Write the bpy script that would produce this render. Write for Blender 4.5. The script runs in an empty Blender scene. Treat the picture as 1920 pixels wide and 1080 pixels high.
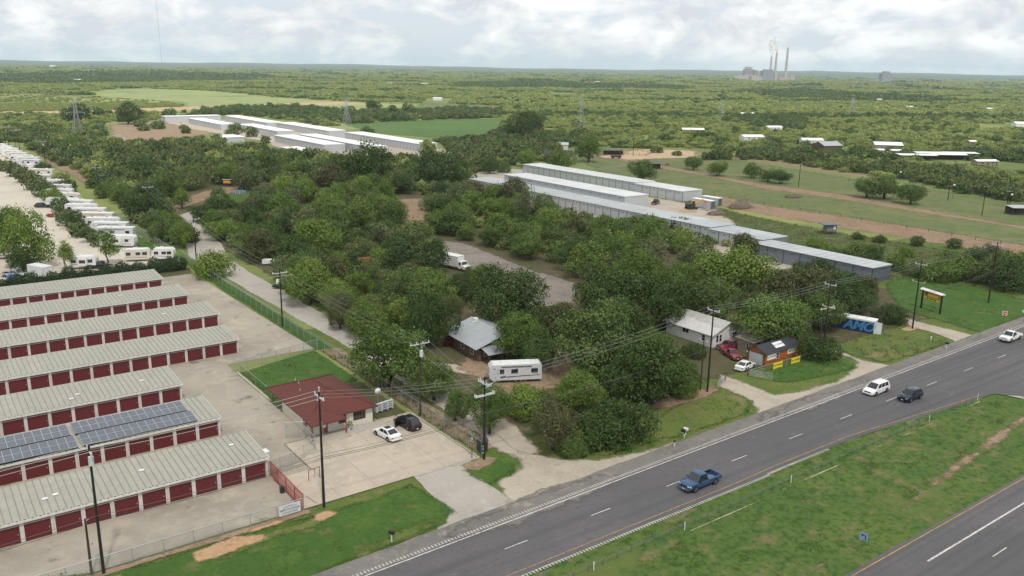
import bpy, math, random
import numpy as np
from mathutils import Vector, Matrix
from mathutils.geometry import tessellate_polygon
random.seed(7); RNG = np.random.default_rng(11)
SC = bpy.context.scene; COL = SC.collection
R = math.radians
# ------------------------------------------------------------------ camera
# world: X runs along the highway, Y away from it, metres; the drone hovers over the origin
CAM_H, FPX, HEAD, ROLL = 49.5, 1600.0, R(36.3), 0.0156
PITCH = math.atan((540 - 126) * math.cos(ROLL) / FPX)
_s, _c = math.sin(HEAD), math.cos(HEAD)
def _w(x, y, z): return np.array([x * _c + y * _s, -x * _s + y * _c, z])
_fw = _w(0, math.cos(PITCH), -math.sin(PITCH)); _up = _w(0, math.sin(PITCH), math.cos(PITCH)); _rt = _w(1, 0, 0)
_r2 = _rt * math.cos(ROLL) + _up * math.sin(ROLL); _u2 = -_rt * math.sin(ROLL) + _up * math.cos(ROLL)
cd = bpy.data.cameras.new('camera'); cam = bpy.data.objects.new('camera', cd); COL.objects.link(cam)
cd.sensor_width = 36; cd.lens = 36 * FPX / 1920; cd.clip_start = 1; cd.clip_end = 60000
cam.matrix_world = Matrix(((_r2[0], _u2[0], -_fw[0], 0), (_r2[1], _u2[1], -_fw[1], 0), (_r2[2], _u2[2], -_fw[2], CAM_H), (0, 0, 0, 1)))
SC.camera = cam
# ------------------------------------------------------------------ world, sun, exposure
SUN_EL, SUN_AZ = R(58), R(250)     # direction TO the sun, azimuth measured counter-clockwise from +X
SKY_STRENGTH, SUN_STRENGTH, SUN_ANGLE, HAZE_DENSITY = 0.10, 3.7, R(3), 0.00005
world = bpy.data.worlds.new('World'); SC.world = world; world.use_nodes = True
def build_world():
    nt = world.node_tree; N = nt.nodes; L = nt.links; N.clear()
    out = N.new('ShaderNodeOutputWorld'); bg = N.new('ShaderNodeBackground'); bg.inputs['Strength'].default_value = SKY_STRENGTH
    sky = N.new('ShaderNodeTexSky'); sky.sky_type = 'NISHITA'; sky.sun_disc = False
    sky.sun_elevation = SUN_EL; sky.sun_rotation = R(90) - SUN_AZ; sky.dust_density = 2.0; sky.air_density = 1.2
    tc = N.new('ShaderNodeTexCoord')
    def noise(scale, vec_scale, detail, rough, off):
        mp = N.new('ShaderNodeMapping'); mp.inputs['Scale'].default_value = vec_scale; mp.inputs['Location'].default_value = off
        L.new(tc.outputs['Generated'], mp.inputs['Vector'])
        n = N.new('ShaderNodeTexNoise'); n.inputs['Scale'].default_value = scale; n.inputs['Detail'].default_value = detail
        n.inputs['Roughness'].default_value = rough; n.inputs['Distortion'].default_value = 0.35
        L.new(mp.outputs[0], n.inputs['Vector']); return n.outputs[0]
    def ramp(x, stops):
        r = N.new('ShaderNodeValToRGB'); L.new(x, r.inputs[0])
        while len(r.color_ramp.elements) < len(stops): r.color_ramp.elements.new(.5)
        for e, (p, c) in zip(r.color_ramp.elements, stops): e.position = p; e.color = (*c, 1)
        return r.outputs[0]
    cover = ramp(noise(9, (1, 1, 2.2), 8, .58, (0, 0, .3)), [(.38, (0, 0, 0)), (.48, (.85, .85, .85)), (.56, (1, 1, 1))])
    # cloud tops white, undersides grey-blue (the clouds' own tone, all round the sky)
    tone = ramp(noise(9.5, (1, 1, 2.1), 10, .62, (3.1, 1.7, .9)), [(.41, (8.7, 9.0, 9.6)), (.475, (10.6, 10.75, 10.9)), (.52, (12.2, 12.2, 12.1)), (.57, (14.0, 13.9, 13.6))])
    pale = N.new('ShaderNodeMixRGB'); pale.inputs[0].default_value = .85; pale.inputs[2].default_value = (9.7, 10.5, 11.5, 1)
    L.new(sky.outputs[0], pale.inputs[1])
    mix = N.new('ShaderNodeMixRGB'); L.new(cover, mix.inputs[0]); L.new(pale.outputs[0], mix.inputs[1]); L.new(tone, mix.inputs[2])
    L.new(mix.outputs[0], bg.inputs['Color']); L.new(bg.outputs[0], out.inputs['Surface'])
build_world()
sd = bpy.data.lights.new('sun', 'SUN'); sd.energy = SUN_STRENGTH; sd.angle = SUN_ANGLE; sd.color = (1, .96, .9)
sun = bpy.data.objects.new('sun', sd); COL.objects.link(sun)
_td = Vector((math.cos(SUN_EL) * math.cos(SUN_AZ), math.cos(SUN_EL) * math.sin(SUN_AZ), math.sin(SUN_EL)))
sun.rotation_euler = (-_td).to_track_quat('-Z', 'Y').to_euler(); sun.location = _td * 300
vs = SC.view_settings; vs.view_transform = 'Standard'; vs.look = 'None'; vs.exposure = -0.25; vs.gamma = 1; vs.use_curve_mapping = False
SC.render.engine = 'CYCLES'
cy = SC.cycles; cy.use_denoising = True; cy.max_bounces = 6; cy.diffuse_bounces = 3; cy.glossy_bounces = 2; cy.transmission_bounces = 3
cy.transparent_max_bounces = 12; cy.volume_bounces = 2; cy.caustics_reflective = False; cy.caustics_refractive = False
try: cy.denoising_prefilter = 'ACCURATE'; cy.denoising_input_passes = 'RGB_ALBEDO_NORMAL'
except Exception: pass

# ------------------------------------------------------------------ survey helpers: photo pixel <-> ground metres
def P(px, py, z=0.0):
    d = _r2 * (px - 960) + _u2 * (540 - py) + _fw * FPX; t = (z - CAM_H) / d[2]
    return (d[0] * t, d[1] * t)
def PZ(px, py, z=0.0): q = P(px, py, z); return (q[0], q[1], z)
def proj(x, y, z=0.0):
    v = np.array([x, y, z - CAM_H]); w = v @ _fw
    return (960 + FPX * (v @ _r2) / w, 540 - FPX * (v @ _u2) / w) if w > 1 else (-9e9, -9e9)
def dist(x, y): return math.hypot(x, y)
def in_poly(x, y, poly):
    c = False; j = len(poly) - 1
    for i in range(len(poly)):
        xi, yi = poly[i]; xj, yj = poly[j]
        if (yi > y) != (yj > y) and x < (xj - xi) * (y - yi) / (yj - yi) + xi: c = not c
        j = i
    return c

# ------------------------------------------------------------------ mesh and object helpers
class MB:
    def __init__(s): s.v = []; s.f = []; s.mi = []; s.cur = 0
    def add(s, vs, fs):
        o = len(s.v); s.v.extend(tuple(map(float, p)) for p in vs)
        for f in fs: s.f.append(tuple(i + o for i in f)); s.mi.append(s.cur)
        return s
    def box(s, x0, x1, y0, y1, z0, z1):
        return s.add([(x0, y0, z0), (x1, y0, z0), (x1, y1, z0), (x0, y1, z0), (x0, y0, z1), (x1, y0, z1), (x1, y1, z1), (x0, y1, z1)],
                     [(3, 2, 1, 0), (4, 5, 6, 7), (0, 1, 5, 4), (1, 2, 6, 5), (2, 3, 7, 6), (3, 0, 4, 7)])
    def poly(s, pts): return s.add(pts, [tuple(range(len(pts)))])
    def hexa(s, lo, hi):            # two quads (bottom, top), same winding
        return s.add(list(lo) + list(hi), [(3, 2, 1, 0), (4, 5, 6, 7), (0, 1, 5, 4), (1, 2, 6, 5), (2, 3, 7, 6), (3, 0, 4, 7)])
    def prism(s, prof, y0, y1):     # profile in x,z extruded along y
        n = len(prof); vs = [(x, y0, z) for x, z in prof] + [(x, y1, z) for x, z in prof]
        return s.add(vs, [tuple(range(n)), tuple(range(2 * n - 1, n - 1, -1))] + [((i + 1) % n, i, n + i, n + (i + 1) % n) for i in range(n)])
    def prismx(s, prof, x0, x1):    # profile in y,z extruded along x
        n = len(prof); vs = [(x0, y, z) for y, z in prof] + [(x1, y, z) for y, z in prof]
        return s.add(vs, [tuple(range(n - 1, -1, -1)), tuple(range(n, 2 * n))] + [(i, (i + 1) % n, n + (i + 1) % n, n + i) for i in range(n)])
    def cyl(s, a, b, r0, r1=None, n=8, cap=True):
        a = Vector(a); b = Vector(b); r1 = r0 if r1 is None else r1; d = (b - a).normalized()
        t = d.orthogonal().normalized(); w = d.cross(t); vs = []
        for p, r in ((a, r0), (b, r1)):
            for i in range(n):
                q = 2 * math.pi * i / n; vs.append(p + (t * math.cos(q) + w * math.sin(q)) * r)
        fs = [(i, (i + 1) % n, n + (i + 1) % n, n + i) for i in range(n)]
        if cap: fs += [tuple(range(n - 1, -1, -1)), tuple(range(n, 2 * n))]
        return s.add(vs, fs)
    def tube(s, pts, rad, n=6):
        for i in range(len(pts) - 1):
            r0 = rad[i] if isinstance(rad, (list, tuple)) else rad; r1 = rad[i + 1] if isinstance(rad, (list, tuple)) else rad
            s.cyl(pts[i], pts[i + 1], r0, r1, n, cap=i in (0, len(pts) - 2))
        return s
    def loft(s, rings, cap=True):
        n = len(rings[0]); vs = [p for r in rings for p in r]; fs = []
        for k in range(len(rings) - 1):
            for i in range(n): fs.append((k * n + i, k * n + (i + 1) % n, (k + 1) * n + (i + 1) % n, (k + 1) * n + i))
        if cap: fs += [tuple(range(n - 1, -1, -1)), tuple(range((len(rings) - 1) * n, len(rings) * n))]
        return s.add(vs, fs)
    def ball(s, c, rx, ry, rz, nu=10, nv=6):
        rings = []
        for j in range(1, nv):
            t = math.pi * j / nv
            rings.append([(c[0] + rx * math.sin(t) * math.cos(2 * math.pi * i / nu), c[1] + ry * math.sin(t) * math.sin(2 * math.pi * i / nu), c[2] - rz * math.cos(t)) for i in range(nu)])
        return s.loft(rings)
    def mesh(s, name, mats, smooth=None):
        m = bpy.data.meshes.new(name); m.from_pydata(s.v, [], s.f)
        for mt in (mats if isinstance(mats, (list, tuple)) else [mats]): m.materials.append(mt)
        if any(s.mi): m.polygons.foreach_set('material_index', s.mi)
        m.validate(); 
        if smooth is not None:
            m.polygons.foreach_set('use_smooth', [True] * len(m.polygons)); m.set_sharp_from_angle(angle=R(smooth))
        m.update(); return m
    def build(s, name, mats, parent=None, smooth=None, loc=None, rz=None):
        return inst(name, s.mesh(name, mats, smooth), parent, loc, rz)
def inst(name, mesh, parent=None, loc=None, rz=None, scale=None):
    o = bpy.data.objects.new(name, mesh); COL.objects.link(o)
    if parent: o.parent = parent
    if loc: o.location = loc
    if rz: o.rotation_euler = (0, 0, rz)
    if scale: o.scale = scale
    return o
def tag(o, label=None, cat=None, group=None, kind=None):
    if label: o['label'] = label
    if cat: o['category'] = cat
    if group: o['group'] = group
    if kind: o['kind'] = kind
    return o
def thing(name, label, cat, loc=(0, 0, 0), rz=0.0, group=None):
    o = bpy.data.objects.new(name, None); COL.objects.link(o); o.empty_display_size = .3
    o.location = loc if len(loc) == 3 else (loc[0], loc[1], 0); o.rotation_euler = (0, 0, rz)
    return tag(o, label, cat, group)
_ORD = 'first second third fourth fifth sixth seventh eighth ninth tenth eleventh twelfth thirteenth fourteenth fifteenth sixteenth seventeenth eighteenth nineteenth'.split()
def ordinal(k):
    if k <= 19: return _ORD[k - 1]
    t, u = divmod(k, 10); T = {2: 'twent', 3: 'thirt', 4: 'fort', 5: 'fift', 6: 'sixt', 7: 'sevent', 8: 'eight', 9: 'ninet'}[t]
    return T + 'ieth' if u == 0 else T + 'y-' + _ORD[u - 1]
def copy_tree(o, parent=None):
    c = o.copy(); COL.objects.link(c); c.parent = parent
    for ch in o.children: copy_tree(ch, c)
    return c
FONT_CACHE = {}
def text_mesh(txt, size, mat, shear=0.0, bold=0.0, spacing=1.0):
    cu = bpy.data.curves.new('lettering', 'FONT'); cu.body = txt; cu.size = size; cu.align_x = 'CENTER'; cu.align_y = 'CENTER'
    cu.shear = shear; cu.offset = bold; cu.space_character = spacing; cu.resolution_u = 3
    ob = bpy.data.objects.new('lettering', cu); COL.objects.link(ob)
    dg = bpy.context.evaluated_depsgraph_get(); m = bpy.data.meshes.new_from_object(ob.evaluated_get(dg))
    bpy.data.objects.remove(ob); bpy.data.curves.remove(cu); m.materials.clear(); m.materials.append(mat); return m
def lettering(txt, size, mat, parent, loc, rot, **k):
    o = inst('lettering', text_mesh(txt, size, mat, **k), parent, loc); o.rotation_euler = rot; return o

# ------------------------------------------------------------------ materials
MATS = {}
def nodes_of(name):
    m = bpy.data.materials.new(name); m.use_nodes = True; nt = m.node_tree
    return m, nt, nt.nodes, nt.links, nt.nodes['Principled BSDF']
def tex_noise(N, L, vec, scale, detail=4, rough=.55, dist_=0.0):
    n = N.new('ShaderNodeTexNoise'); n.inputs['Scale'].default_value = scale; n.inputs['Detail'].default_value = detail
    n.inputs['Roughness'].default_value = rough; n.inputs['Distortion'].default_value = dist_; L.new(vec, n.inputs['Vector']); return n.outputs[0]
def ramp_node(N, L, fac, stops, interp='LINEAR'):
    r = N.new('ShaderNodeValToRGB'); r.color_ramp.interpolation = interp; L.new(fac, r.inputs[0])
    while len(r.color_ramp.elements) < len(stops): r.color_ramp.elements.new(.5)
    for e, (p, c) in zip(r.color_ramp.elements, stops): e.position = p; e.color = (*c, 1) if len(c) == 3 else c
    return r.outputs[0]
def mixc(N, L, fac, a, b, mode='MIX'):
    m = N.new('ShaderNodeMixRGB'); m.blend_type = mode
    for s, v in ((m.inputs[0], fac), (m.inputs[1], a), (m.inputs[2], b)):
        if isinstance(v, (int, float)): s.default_value = v
        elif isinstance(v, tuple): s.default_value = (*v, 1)
        else: L.new(v, s)
    return m.outputs[0]
def pos_of(N): return N.new('ShaderNodeNewGeometry').outputs['Position']
def mat(name, col, rough=.6, metal=0.0, var=.12, scale=1.5, spec=None, bump=0.0, coat=0.0):
    """one colour with a little dirt and fading at two sizes"""
    if name in MATS: return MATS[name]
    m, nt, N, L, b = nodes_of(name); p = pos_of(N)
    n1 = tex_noise(N, L, p, scale, 5, .6); n2 = tex_noise(N, L, p, scale * .17, 3)
    lo = tuple(c * (1 - var) for c in col); hi = tuple(min(1, c * (1 + var * .7)) for c in col)
    c1 = ramp_node(N, L, n1, [(.3, lo), (.7, hi)])
    c2 = mixc(N, L, ramp_node(N, L, n2, [(.35, (0, 0, 0)), (.7, (.5, .5, .5))]), c1, tuple(c * (1 - var * 1.2) for c in col))
    L.new(c2, b.inputs['Base Color']); b.inputs['Roughness'].default_value = rough; b.inputs['Metallic'].default_value = metal
    if spec is not None: b.inputs['Specular IOR Level'].default_value = spec
    if coat: b.inputs['Coat Weight'].default_value = coat; b.inputs['Coat Roughness'].default_value = .05
    if bump:
        bn = N.new('ShaderNodeBump'); bn.inputs['Strength'].default_value = bump; bn.inputs['Distance'].default_value = .05
        L.new(n1, bn.inputs['Height']); L.new(bn.outputs[0], b.inputs['Normal'])
    MATS[name] = m; return m
def ground_mat(name, layers, rough=.95, bump=.0, bscale=3.0, streak=None):
    """layers: (scale, detail, lo, hi, colour): each one lies over those before where its noise passes lo..hi"""
    if name in MATS: return MATS[name]
    m, nt, N, L, b = nodes_of(name); p = pos_of(N); c = None
    for k, (sc, det, lo, hi, col) in enumerate(layers):
        if c is None: c = col; continue
        mp = N.new('ShaderNodeMapping'); mp.inputs['Location'].default_value = (k * 13.7, k * 7.3, k * 3.1); L.new(p, mp.inputs['Vector'])
        n = tex_noise(N, L, mp.outputs[0], sc, det, .62, .3); f = ramp_node(N, L, n, [(lo, (0, 0, 0)), (hi, (1, 1, 1))])
        c = mixc(N, L, f, c, col)
    if streak:      # worn bands along a direction: (vector scale, noise scale, lo, hi, colour)
        vsx, sc, lo, hi, col = streak
        mp = N.new('ShaderNodeMapping'); mp.inputs['Scale'].default_value = vsx; L.new(p, mp.inputs['Vector'])
        n = tex_noise(N, L, mp.outputs[0], sc, 5, .6); c = mixc(N, L, ramp_node(N, L, n, [(lo, (0, 0, 0)), (hi, (1, 1, 1))]), c, col)
    L.new(c, b.inputs['Base Color']); b.inputs['Roughness'].default_value = rough; b.inputs['Specular IOR Level'].default_value = .2
    if bump:
        bn = N.new('ShaderNodeBump'); bn.inputs['Strength'].default_value = bump; bn.inputs['Distance'].default_value = .3
        L.new(tex_noise(N, L, p, bscale, 6, .7), bn.inputs['Height']); L.new(bn.outputs[0], b.inputs['Normal'])
    MATS[name] = m; return m
def soft(m):
    """the same ground, thinning out in ragged flecks toward the edge of its sheet"""
    nm = m.name + '_soft'
    if nm in MATS: return MATS[nm]
    c = m.copy(); c.name = nm; nt = c.node_tree; N = nt.nodes; L = nt.links; b = N['Principled BSDF']
    at = N.new('ShaderNodeAttribute'); at.attribute_name = 'inset'; p = pos_of(N); n1 = tex_noise(N, L, p, .55, 8, .72); n2 = tex_noise(N, L, p, .08, 5, .6)
    s = N.new('ShaderNodeMath'); s.operation = 'ADD'; L.new(n1, s.inputs[0]); L.new(n2, s.inputs[1]); s2 = N.new('ShaderNodeMath'); s2.operation = 'MULTIPLY_ADD'; s2.inputs[1].default_value = 1.15; s2.inputs[2].default_value = -1.15; L.new(s.outputs[0], s2.inputs[0])
    s3 = N.new('ShaderNodeMath'); s3.operation = 'ADD'; L.new(s2.outputs[0], s3.inputs[0]); L.new(at.outputs['Fac'], s3.inputs[1])
    f = ramp_node(N, L, s3.outputs[0], [(.36, (0, 0, 0)), (.62, (1, 1, 1))]); t = N.new('ShaderNodeBsdfTransparent'); mx = N.new('ShaderNodeMixShader'); L.new(f, mx.inputs[0]); L.new(t.outputs[0], mx.inputs[1]); L.new(b.outputs[0], mx.inputs[2]); L.new(mx.outputs[0], N['Material Output'].inputs['Surface'])
    MATS[nm] = c; return c
def paint(name, col, rough=.22, metal=0.0):
    return mat('paint_' + name, col, rough, metal, .04, 3, coat=.35)
def leaf_mat(name, cols, trans=.18):
    """leaves: each plant takes its own tone between the given ones, each leaf differs a little"""
    if name in MATS: return MATS[name]
    m = bpy.data.materials.new(name); m.use_nodes = True; nt = m.node_tree; N = nt.nodes; L = nt.links; N.clear()
    out = N.new('ShaderNodeOutputMaterial'); oi = N.new('ShaderNodeObjectInfo'); at = N.new('ShaderNodeAttribute'); at.attribute_name = 'leafvar'
    tone = ramp_node(N, L, oi.outputs['Random'], [(i / (len(cols) - 1), c) for i, c in enumerate(cols)])
    br = N.new('ShaderNodeMapRange'); br.inputs[3].default_value = .68; br.inputs[4].default_value = 1.36; L.new(at.outputs['Fac'], br.inputs[0])
    c = mixc(N, L, 1.0, tone, br.outputs[0], 'MULTIPLY')
    n = tex_noise(N, L, pos_of(N), .45, 2); c = mixc(N, L, ramp_node(N, L, n, [(.4, (0, 0, 0)), (.75, (.55, .55, .55))]), c, tuple(v * 1.0 for v in cols[-1]))
    d = N.new('ShaderNodeBsdfDiffuse'); t = N.new('ShaderNodeBsdfTranslucent'); mx = N.new('ShaderNodeMixShader'); mx.inputs[0].default_value = trans
    g = N.new('ShaderNodeBsdfGlossy'); g.inputs['Roughness'].default_value = .5; g.inputs['Color'].default_value = (.5, .55, .5, 1); mg = N.new('ShaderNodeMixShader'); mg.inputs[0].default_value = .035
    L.new(c, d.inputs['Color']); L.new(c, t.inputs['Color']); L.new(d.outputs[0], mx.inputs[1]); L.new(t.outputs[0], mx.inputs[2])
    L.new(mx.outputs[0], mg.inputs[1]); L.new(g.outputs[0], mg.inputs[2]); L.new(mg.outputs[0], out.inputs['Surface'])
    MATS[name] = m; return m
def wire_mesh_mat(name, col, cover):
    """woven wire seen from afar: part metal, part air"""
    if name in MATS: return MATS[name]
    m, nt, N, L, b = nodes_of(name); b.inputs['Base Color'].default_value = (*col, 1); b.inputs['Roughness'].default_value = .5; b.inputs['Metallic'].default_value = .3
    t = N.new('ShaderNodeBsdfTransparent'); mx = N.new('ShaderNodeMixShader'); mx.inputs[0].default_value = cover
    L.new(t.outputs[0], mx.inputs[1]); L.new(b.outputs[0], mx.inputs[2]); L.new(mx.outputs[0], N['Material Output'].inputs['Surface'])
    MATS[name] = m; return m
M = dict(
    white=mat('white_paint', (.72, .72, .70), .5), cream=mat('cream_render', (.62, .59, .50), .7, var=.08), offwhite=mat('pillar_white', (.60, .55, .52), .6),
    steel=mat('galvanised_steel', (.45, .46, .47), .45, .5), darkmetal=mat('dark_metal', (.03, .03, .03), .5), black=mat('black_plastic', (.012, .012, .013), .45),
    tyre=mat('tyre_rubber', (.015, .015, .015), .85), rim=mat('wheel_rim', (.45, .46, .48), .3, .8), chrome=mat('chrome', (.65, .66, .68), .15, 1.0),
    glass=mat('dark_glass', (.018, .022, .025), .06, spec=.8), lamp=mat('headlight_glass', (.75, .77, .78), .1, spec=.7), tail=mat('tail_light_red', (.35, .01, .01), .15, spec=.7),
    plate=mat('number_plate', (.75, .76, .78), .4), door_red=mat('door_red', (.118, .014, .019), .45, var=.07, scale=.6), gate_red=mat('gate_red', (.36, .035, .03), .5),
    roof_grey=mat('roof_sheet_grey_green', (.345, .335, .275), .5, .1, .14, .9), seam=mat('roof_seam', (.19, .195, .165), .5, .1), trim=mat('eave_trim', (.60, .58, .53), .5),
    roof_red=mat('red_shingle', (.112, .025, .018), .8, var=.25, scale=2.5, bump=.2), wood_pole=mat('tarred_pole', (.018, .013, .011), .9, var=.3, scale=4),
    pole_brown=mat('brown_pole', (.055, .032, .02), .9, var=.3, scale=4), arm=mat('grey_crossarm', (.52, .54, .54), .6), armwood=mat('weathered_crossarm', (.38, .33, .22), .8), insul=mat('insulator', (.62, .64, .66), .3),
    wire=mat('grey_conductor', (.30, .31, .31), .5, .3), wire_light=mat('bright_conductor', (.62, .63, .62), .4, .5), wire_dark=mat('black_cable', (.02, .02, .02), .7),
    bark=mat('bark', (.085, .066, .05), .95, var=.35, scale=5, bump=.3), bark_dark=mat('dark_bark', (.04, .032, .026), .95, var=.35, scale=5),
    twig=mat('bare_twig', (.16, .14, .125), .95, var=.25, scale=5), sheet=mat('pale_steel_sheet', (.50, .52, .54), .45, .15, .05, .4), sheet_roof=mat('white_steel_roof', (.62, .63, .62), .45, .1, .16, .12),
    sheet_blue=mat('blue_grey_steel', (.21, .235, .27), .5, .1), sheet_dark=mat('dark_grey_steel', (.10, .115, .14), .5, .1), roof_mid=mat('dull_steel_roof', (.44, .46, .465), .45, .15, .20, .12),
    far_white=mat('far_white_roof', (.80, .80, .79), .45, 0, .05, .2), concrete_new=mat('kerb_concrete', (.42, .38, .33), .9, var=.2, scale=2),
    orange=mat('orange_siding', (.37, .105, .025), .7, var=.15, scale=2), charcoal=mat('charcoal_shingle', (.032, .036, .044), .8, var=.15, scale=4), tan=mat('tan_wall', (.30, .24, .17), .8),
    brownwood=mat('old_brown_board', (.13, .085, .05), .85, var=.35, scale=2), yellow=mat('banner_yellow', (.72, .60, .03), .6), ink=mat('dark_lettering', (.02, .02, .03), .6), ink_grey=mat('grey_lettering', (.17, .175, .19), .6),
    rust=mat('rusty_steel', (.22, .07, .035), .85, var=.35, scale=3), machine=mat('machine_yellow', (.55, .28, .03), .5, var=.2), brickred=mat('dull_red', (.25, .05, .04), .7),
    blue=mat('sky_blue_paint', (.06, .25, .46), .55, var=.15), navy=mat('deep_navy', (.008, .03, .10), .5), tarp=mat('blue_tarp', (.025, .12, .38), .5),
    sign_blue=mat('sign_blue', (.03, .13, .38), .5), sign_red=mat('sign_red', (.6, .03, .03), .5), haymeal=mat('dry_brush', (.16, .12, .09), .95, var=.4, scale=3, bump=.5),
    green_metal=mat('dark_green_metal', (.01, .035, .022), .6), skin=mat('skin', (.42, .24, .17), .6), cloth_pink=mat('pale_orange_shirt', (.55, .30, .20), .8), denim=mat('denim', (.05, .08, .14), .85), hair=mat('dark_hair', (.02, .014, .01), .7),
    linkmesh=wire_mesh_mat('chain_link', (.34, .36, .36), .22), greenmesh=wire_mesh_mat('green_chain_link', (.05, .12, .09), .22), redmesh=wire_mesh_mat('red_slatted_mesh', (.40, .055, .05), .62),
    solar=mat('solar_cell', (.095, .108, .132), .16, .0, .10, .8, spec=.6), solar_frame=mat('panel_frame', (.40, .41, .42), .45, .3),
)
# ================================================================== THE SETTING
def jag(pts, seg, amp, seed=0):
    """a closed outline with an uneven edge"""
    rr = random.Random(seed); out = []; n = len(pts)
    for i in range(n):
        a = pts[i]; b = pts[(i + 1) % n]; d = math.hypot(b[0] - a[0], b[1] - a[1]); k = max(1, int(d / seg)); nx, ny = -(b[1] - a[1]) / (d + 1e-9), (b[0] - a[0]) / (d + 1e-9)
        w = 0
        for j in range(k):
            t = j / k; w = w * .6 + rr.uniform(-amp, amp) * .8
            e = min(1, 4 * min(t, 1 - t)) if amp else 0
            out.append((a[0] + (b[0] - a[0]) * t + nx * w * e, a[1] + (b[1] - a[1]) * t + ny * w * e))
    return out
_layer = [0]
def sheet(name, pts, m, z=None, seg=2.0, amp=0.0, parent=None, label=None):
    if z is None: _layer[0] += 1; z = .002 * _layer[0]
    p = jag(pts, seg, amp, hash(name) % 1000 + len(pts)) if amp else pts
    tris = tessellate_polygon([[Vector((x, y, 0)) for x, y in p]])
    mb = MB(); mb.add([(x, y, z) for x, y in p], [tuple(t) for t in tris])
    me = mb.mesh(name, m); 
    if me.polygons and me.polygons[0].normal.z < 0: me.flip_normals()
    o = inst(name, me, parent)
    if not parent: tag(o, kind='structure')
    return o
def fsheet(name, pts, m, fade, cell=None, z=None, seg=None, amp=None):
    """a ground sheet whose border frays over `fade` metres"""
    if z is None: _layer[0] += 1; z = .002 * _layer[0]
    poly = np.array(pts, float); cell = cell or max(.4, fade * .45); g = fade * .35
    lo, hi = poly.min(0) - g, poly.max(0) + g; nx, ny = (np.ceil((hi - lo) / cell).astype(int) + 1)
    X, Y = np.meshgrid(lo[0] + np.arange(nx) * cell, lo[1] + np.arange(ny) * cell, indexing='ij'); Q = np.stack([X.ravel(), Y.ravel()], 1)
    d2 = np.full(len(Q), 1e18); ins = np.zeros(len(Q), bool)
    for a, b in zip(poly, np.roll(poly, -1, 0)):
        e = b - a; t = np.clip(((Q - a) @ e) / (e @ e + 1e-9), 0, 1); d2 = np.minimum(d2, ((Q - a - t[:, None] * e) ** 2).sum(1))
        cr = ((a[1] > Q[:, 1]) != (b[1] > Q[:, 1])) & (Q[:, 0] < (b[0] - a[0]) * (Q[:, 1] - a[1]) / (b[1] - a[1] + 1e-12) + a[0]); ins ^= cr
    sd_ = np.sqrt(d2) * np.where(ins, 1, -1); val = np.clip((sd_ + g) / (fade + g), 0, 1.6); keep = (val > 0).reshape(nx, ny)
    cells = keep[:-1, :-1] | keep[1:, :-1] | keep[:-1, 1:] | keep[1:, 1:]; I, J = np.nonzero(cells); idx = np.arange(nx * ny).reshape(nx, ny)
    F_ = np.stack([idx[I, J], idx[I + 1, J], idx[I + 1, J + 1], idx[I, J + 1]], 1); used, inv = np.unique(F_, return_inverse=True); F_ = inv.reshape(-1, 4)
    me = bpy.data.meshes.new(name); me.from_pydata([(x, y, z) for x, y in Q[used]], [], F_.tolist()); me.attributes.new('inset', 'FLOAT', 'POINT').data.foreach_set('value', val[used].astype(np.float32)); me.materials.append(soft(m)); me.update()
    return tag(inst(name, me), kind='structure')
def px(*pts): return [P(*q) for q in pts]
G_GRASS = ground_mat('mown_grass', [(1, 1, 0, 0, (0.074, 0.133, 0.025)), (.12, 6, .42, .62, (0.123, 0.148, 0.036)), (.5, 8, .50, .66, (0.167, 0.148, 0.058)), (2.2, 8, .50, .72, (0.049, 0.099, 0.018)), (.07, 5, .62, .72, (0.216, 0.163, 0.081))], bump=.5, bscale=2.5)
G_LUSH = ground_mat('lush_grass', [(1, 1, 0, 0, (0.054, 0.113, 0.020)), (.25, 6, .45, .65, (0.081, 0.136, 0.026)), (2.0, 8, .48, .7, (0.035, 0.082, 0.014)), (.35, 6, .60, .72, (0.156, 0.136, 0.058))], bump=.6, bscale=3)
G_WEED = ground_mat('median_weeds', [(1, 1, 0, 0, (0.078, 0.132, 0.028)), (.1, 7, .44, .58, (0.106, 0.152, 0.035)), (1.3, 8, .45, .62, (0.037, 0.083, 0.014)), (.3, 8, .54, .66, (0.183, 0.157, 0.069)), (3.5, 6, .5, .7, (0.076, 0.130, 0.031)), (.05, 6, .58, .66, (0.112, 0.146, 0.039))], bump=.8, bscale=2)
G_FAR = ground_mat('open_country', [(1, 1, 0, 0, (0.158, 0.194, 0.063)), (.0035, 6, .42, .58, (0.240, 0.256, 0.084)), (.0016, 5, .56, .62, (0.375, 0.333, 0.140)), (.012, 6, .5, .62, (0.105, 0.147, 0.042)), (.0011, 6, .58, .64, (0.068, 0.109, 0.042)), (.06, 5, .5, .7, (0.135, 0.178, 0.049))])
G_DIRT = ground_mat('brown_dirt', [(1, 1, 0, 0, (.27, .19, .125)), (.25, 7, .45, .65, (.20, .14, .09)), (1.5, 7, .5, .68, (.33, .25, .17)), (.5, 7, .58, .7, (.12, .125, .05))], bump=.3)
G_RED = ground_mat('red_dirt', [(1, 1, 0, 0, (0.257, 0.171, 0.113)), (.12, 7, .45, .62, (0.204, 0.137, 0.088)), (.8, 7, .5, .68, (0.304, 0.225, 0.152)), (.4, 8, .58, .68, (0.114, 0.127, 0.049))])
G_ORANGE = ground_mat('spilt_orange_earth', [(1, 1, 0, 0, (.46, .29, .165)), (1.2, 7, .45, .65, (.37, .22, .12)), (4, 6, .5, .7, (.52, .37, .24))], bump=.6, bscale=4)
G_GRAVEL = ground_mat('pale_gravel', [(1, 1, 0, 0, (.40, .35, .28)), (.2, 7, .45, .65, (.34, .29, .225)), (2.2, 7, .5, .7, (.45, .40, .33)), (.6, 8, .6, .72, (.25, .21, .155))], bump=.25, bscale=6)
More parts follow.
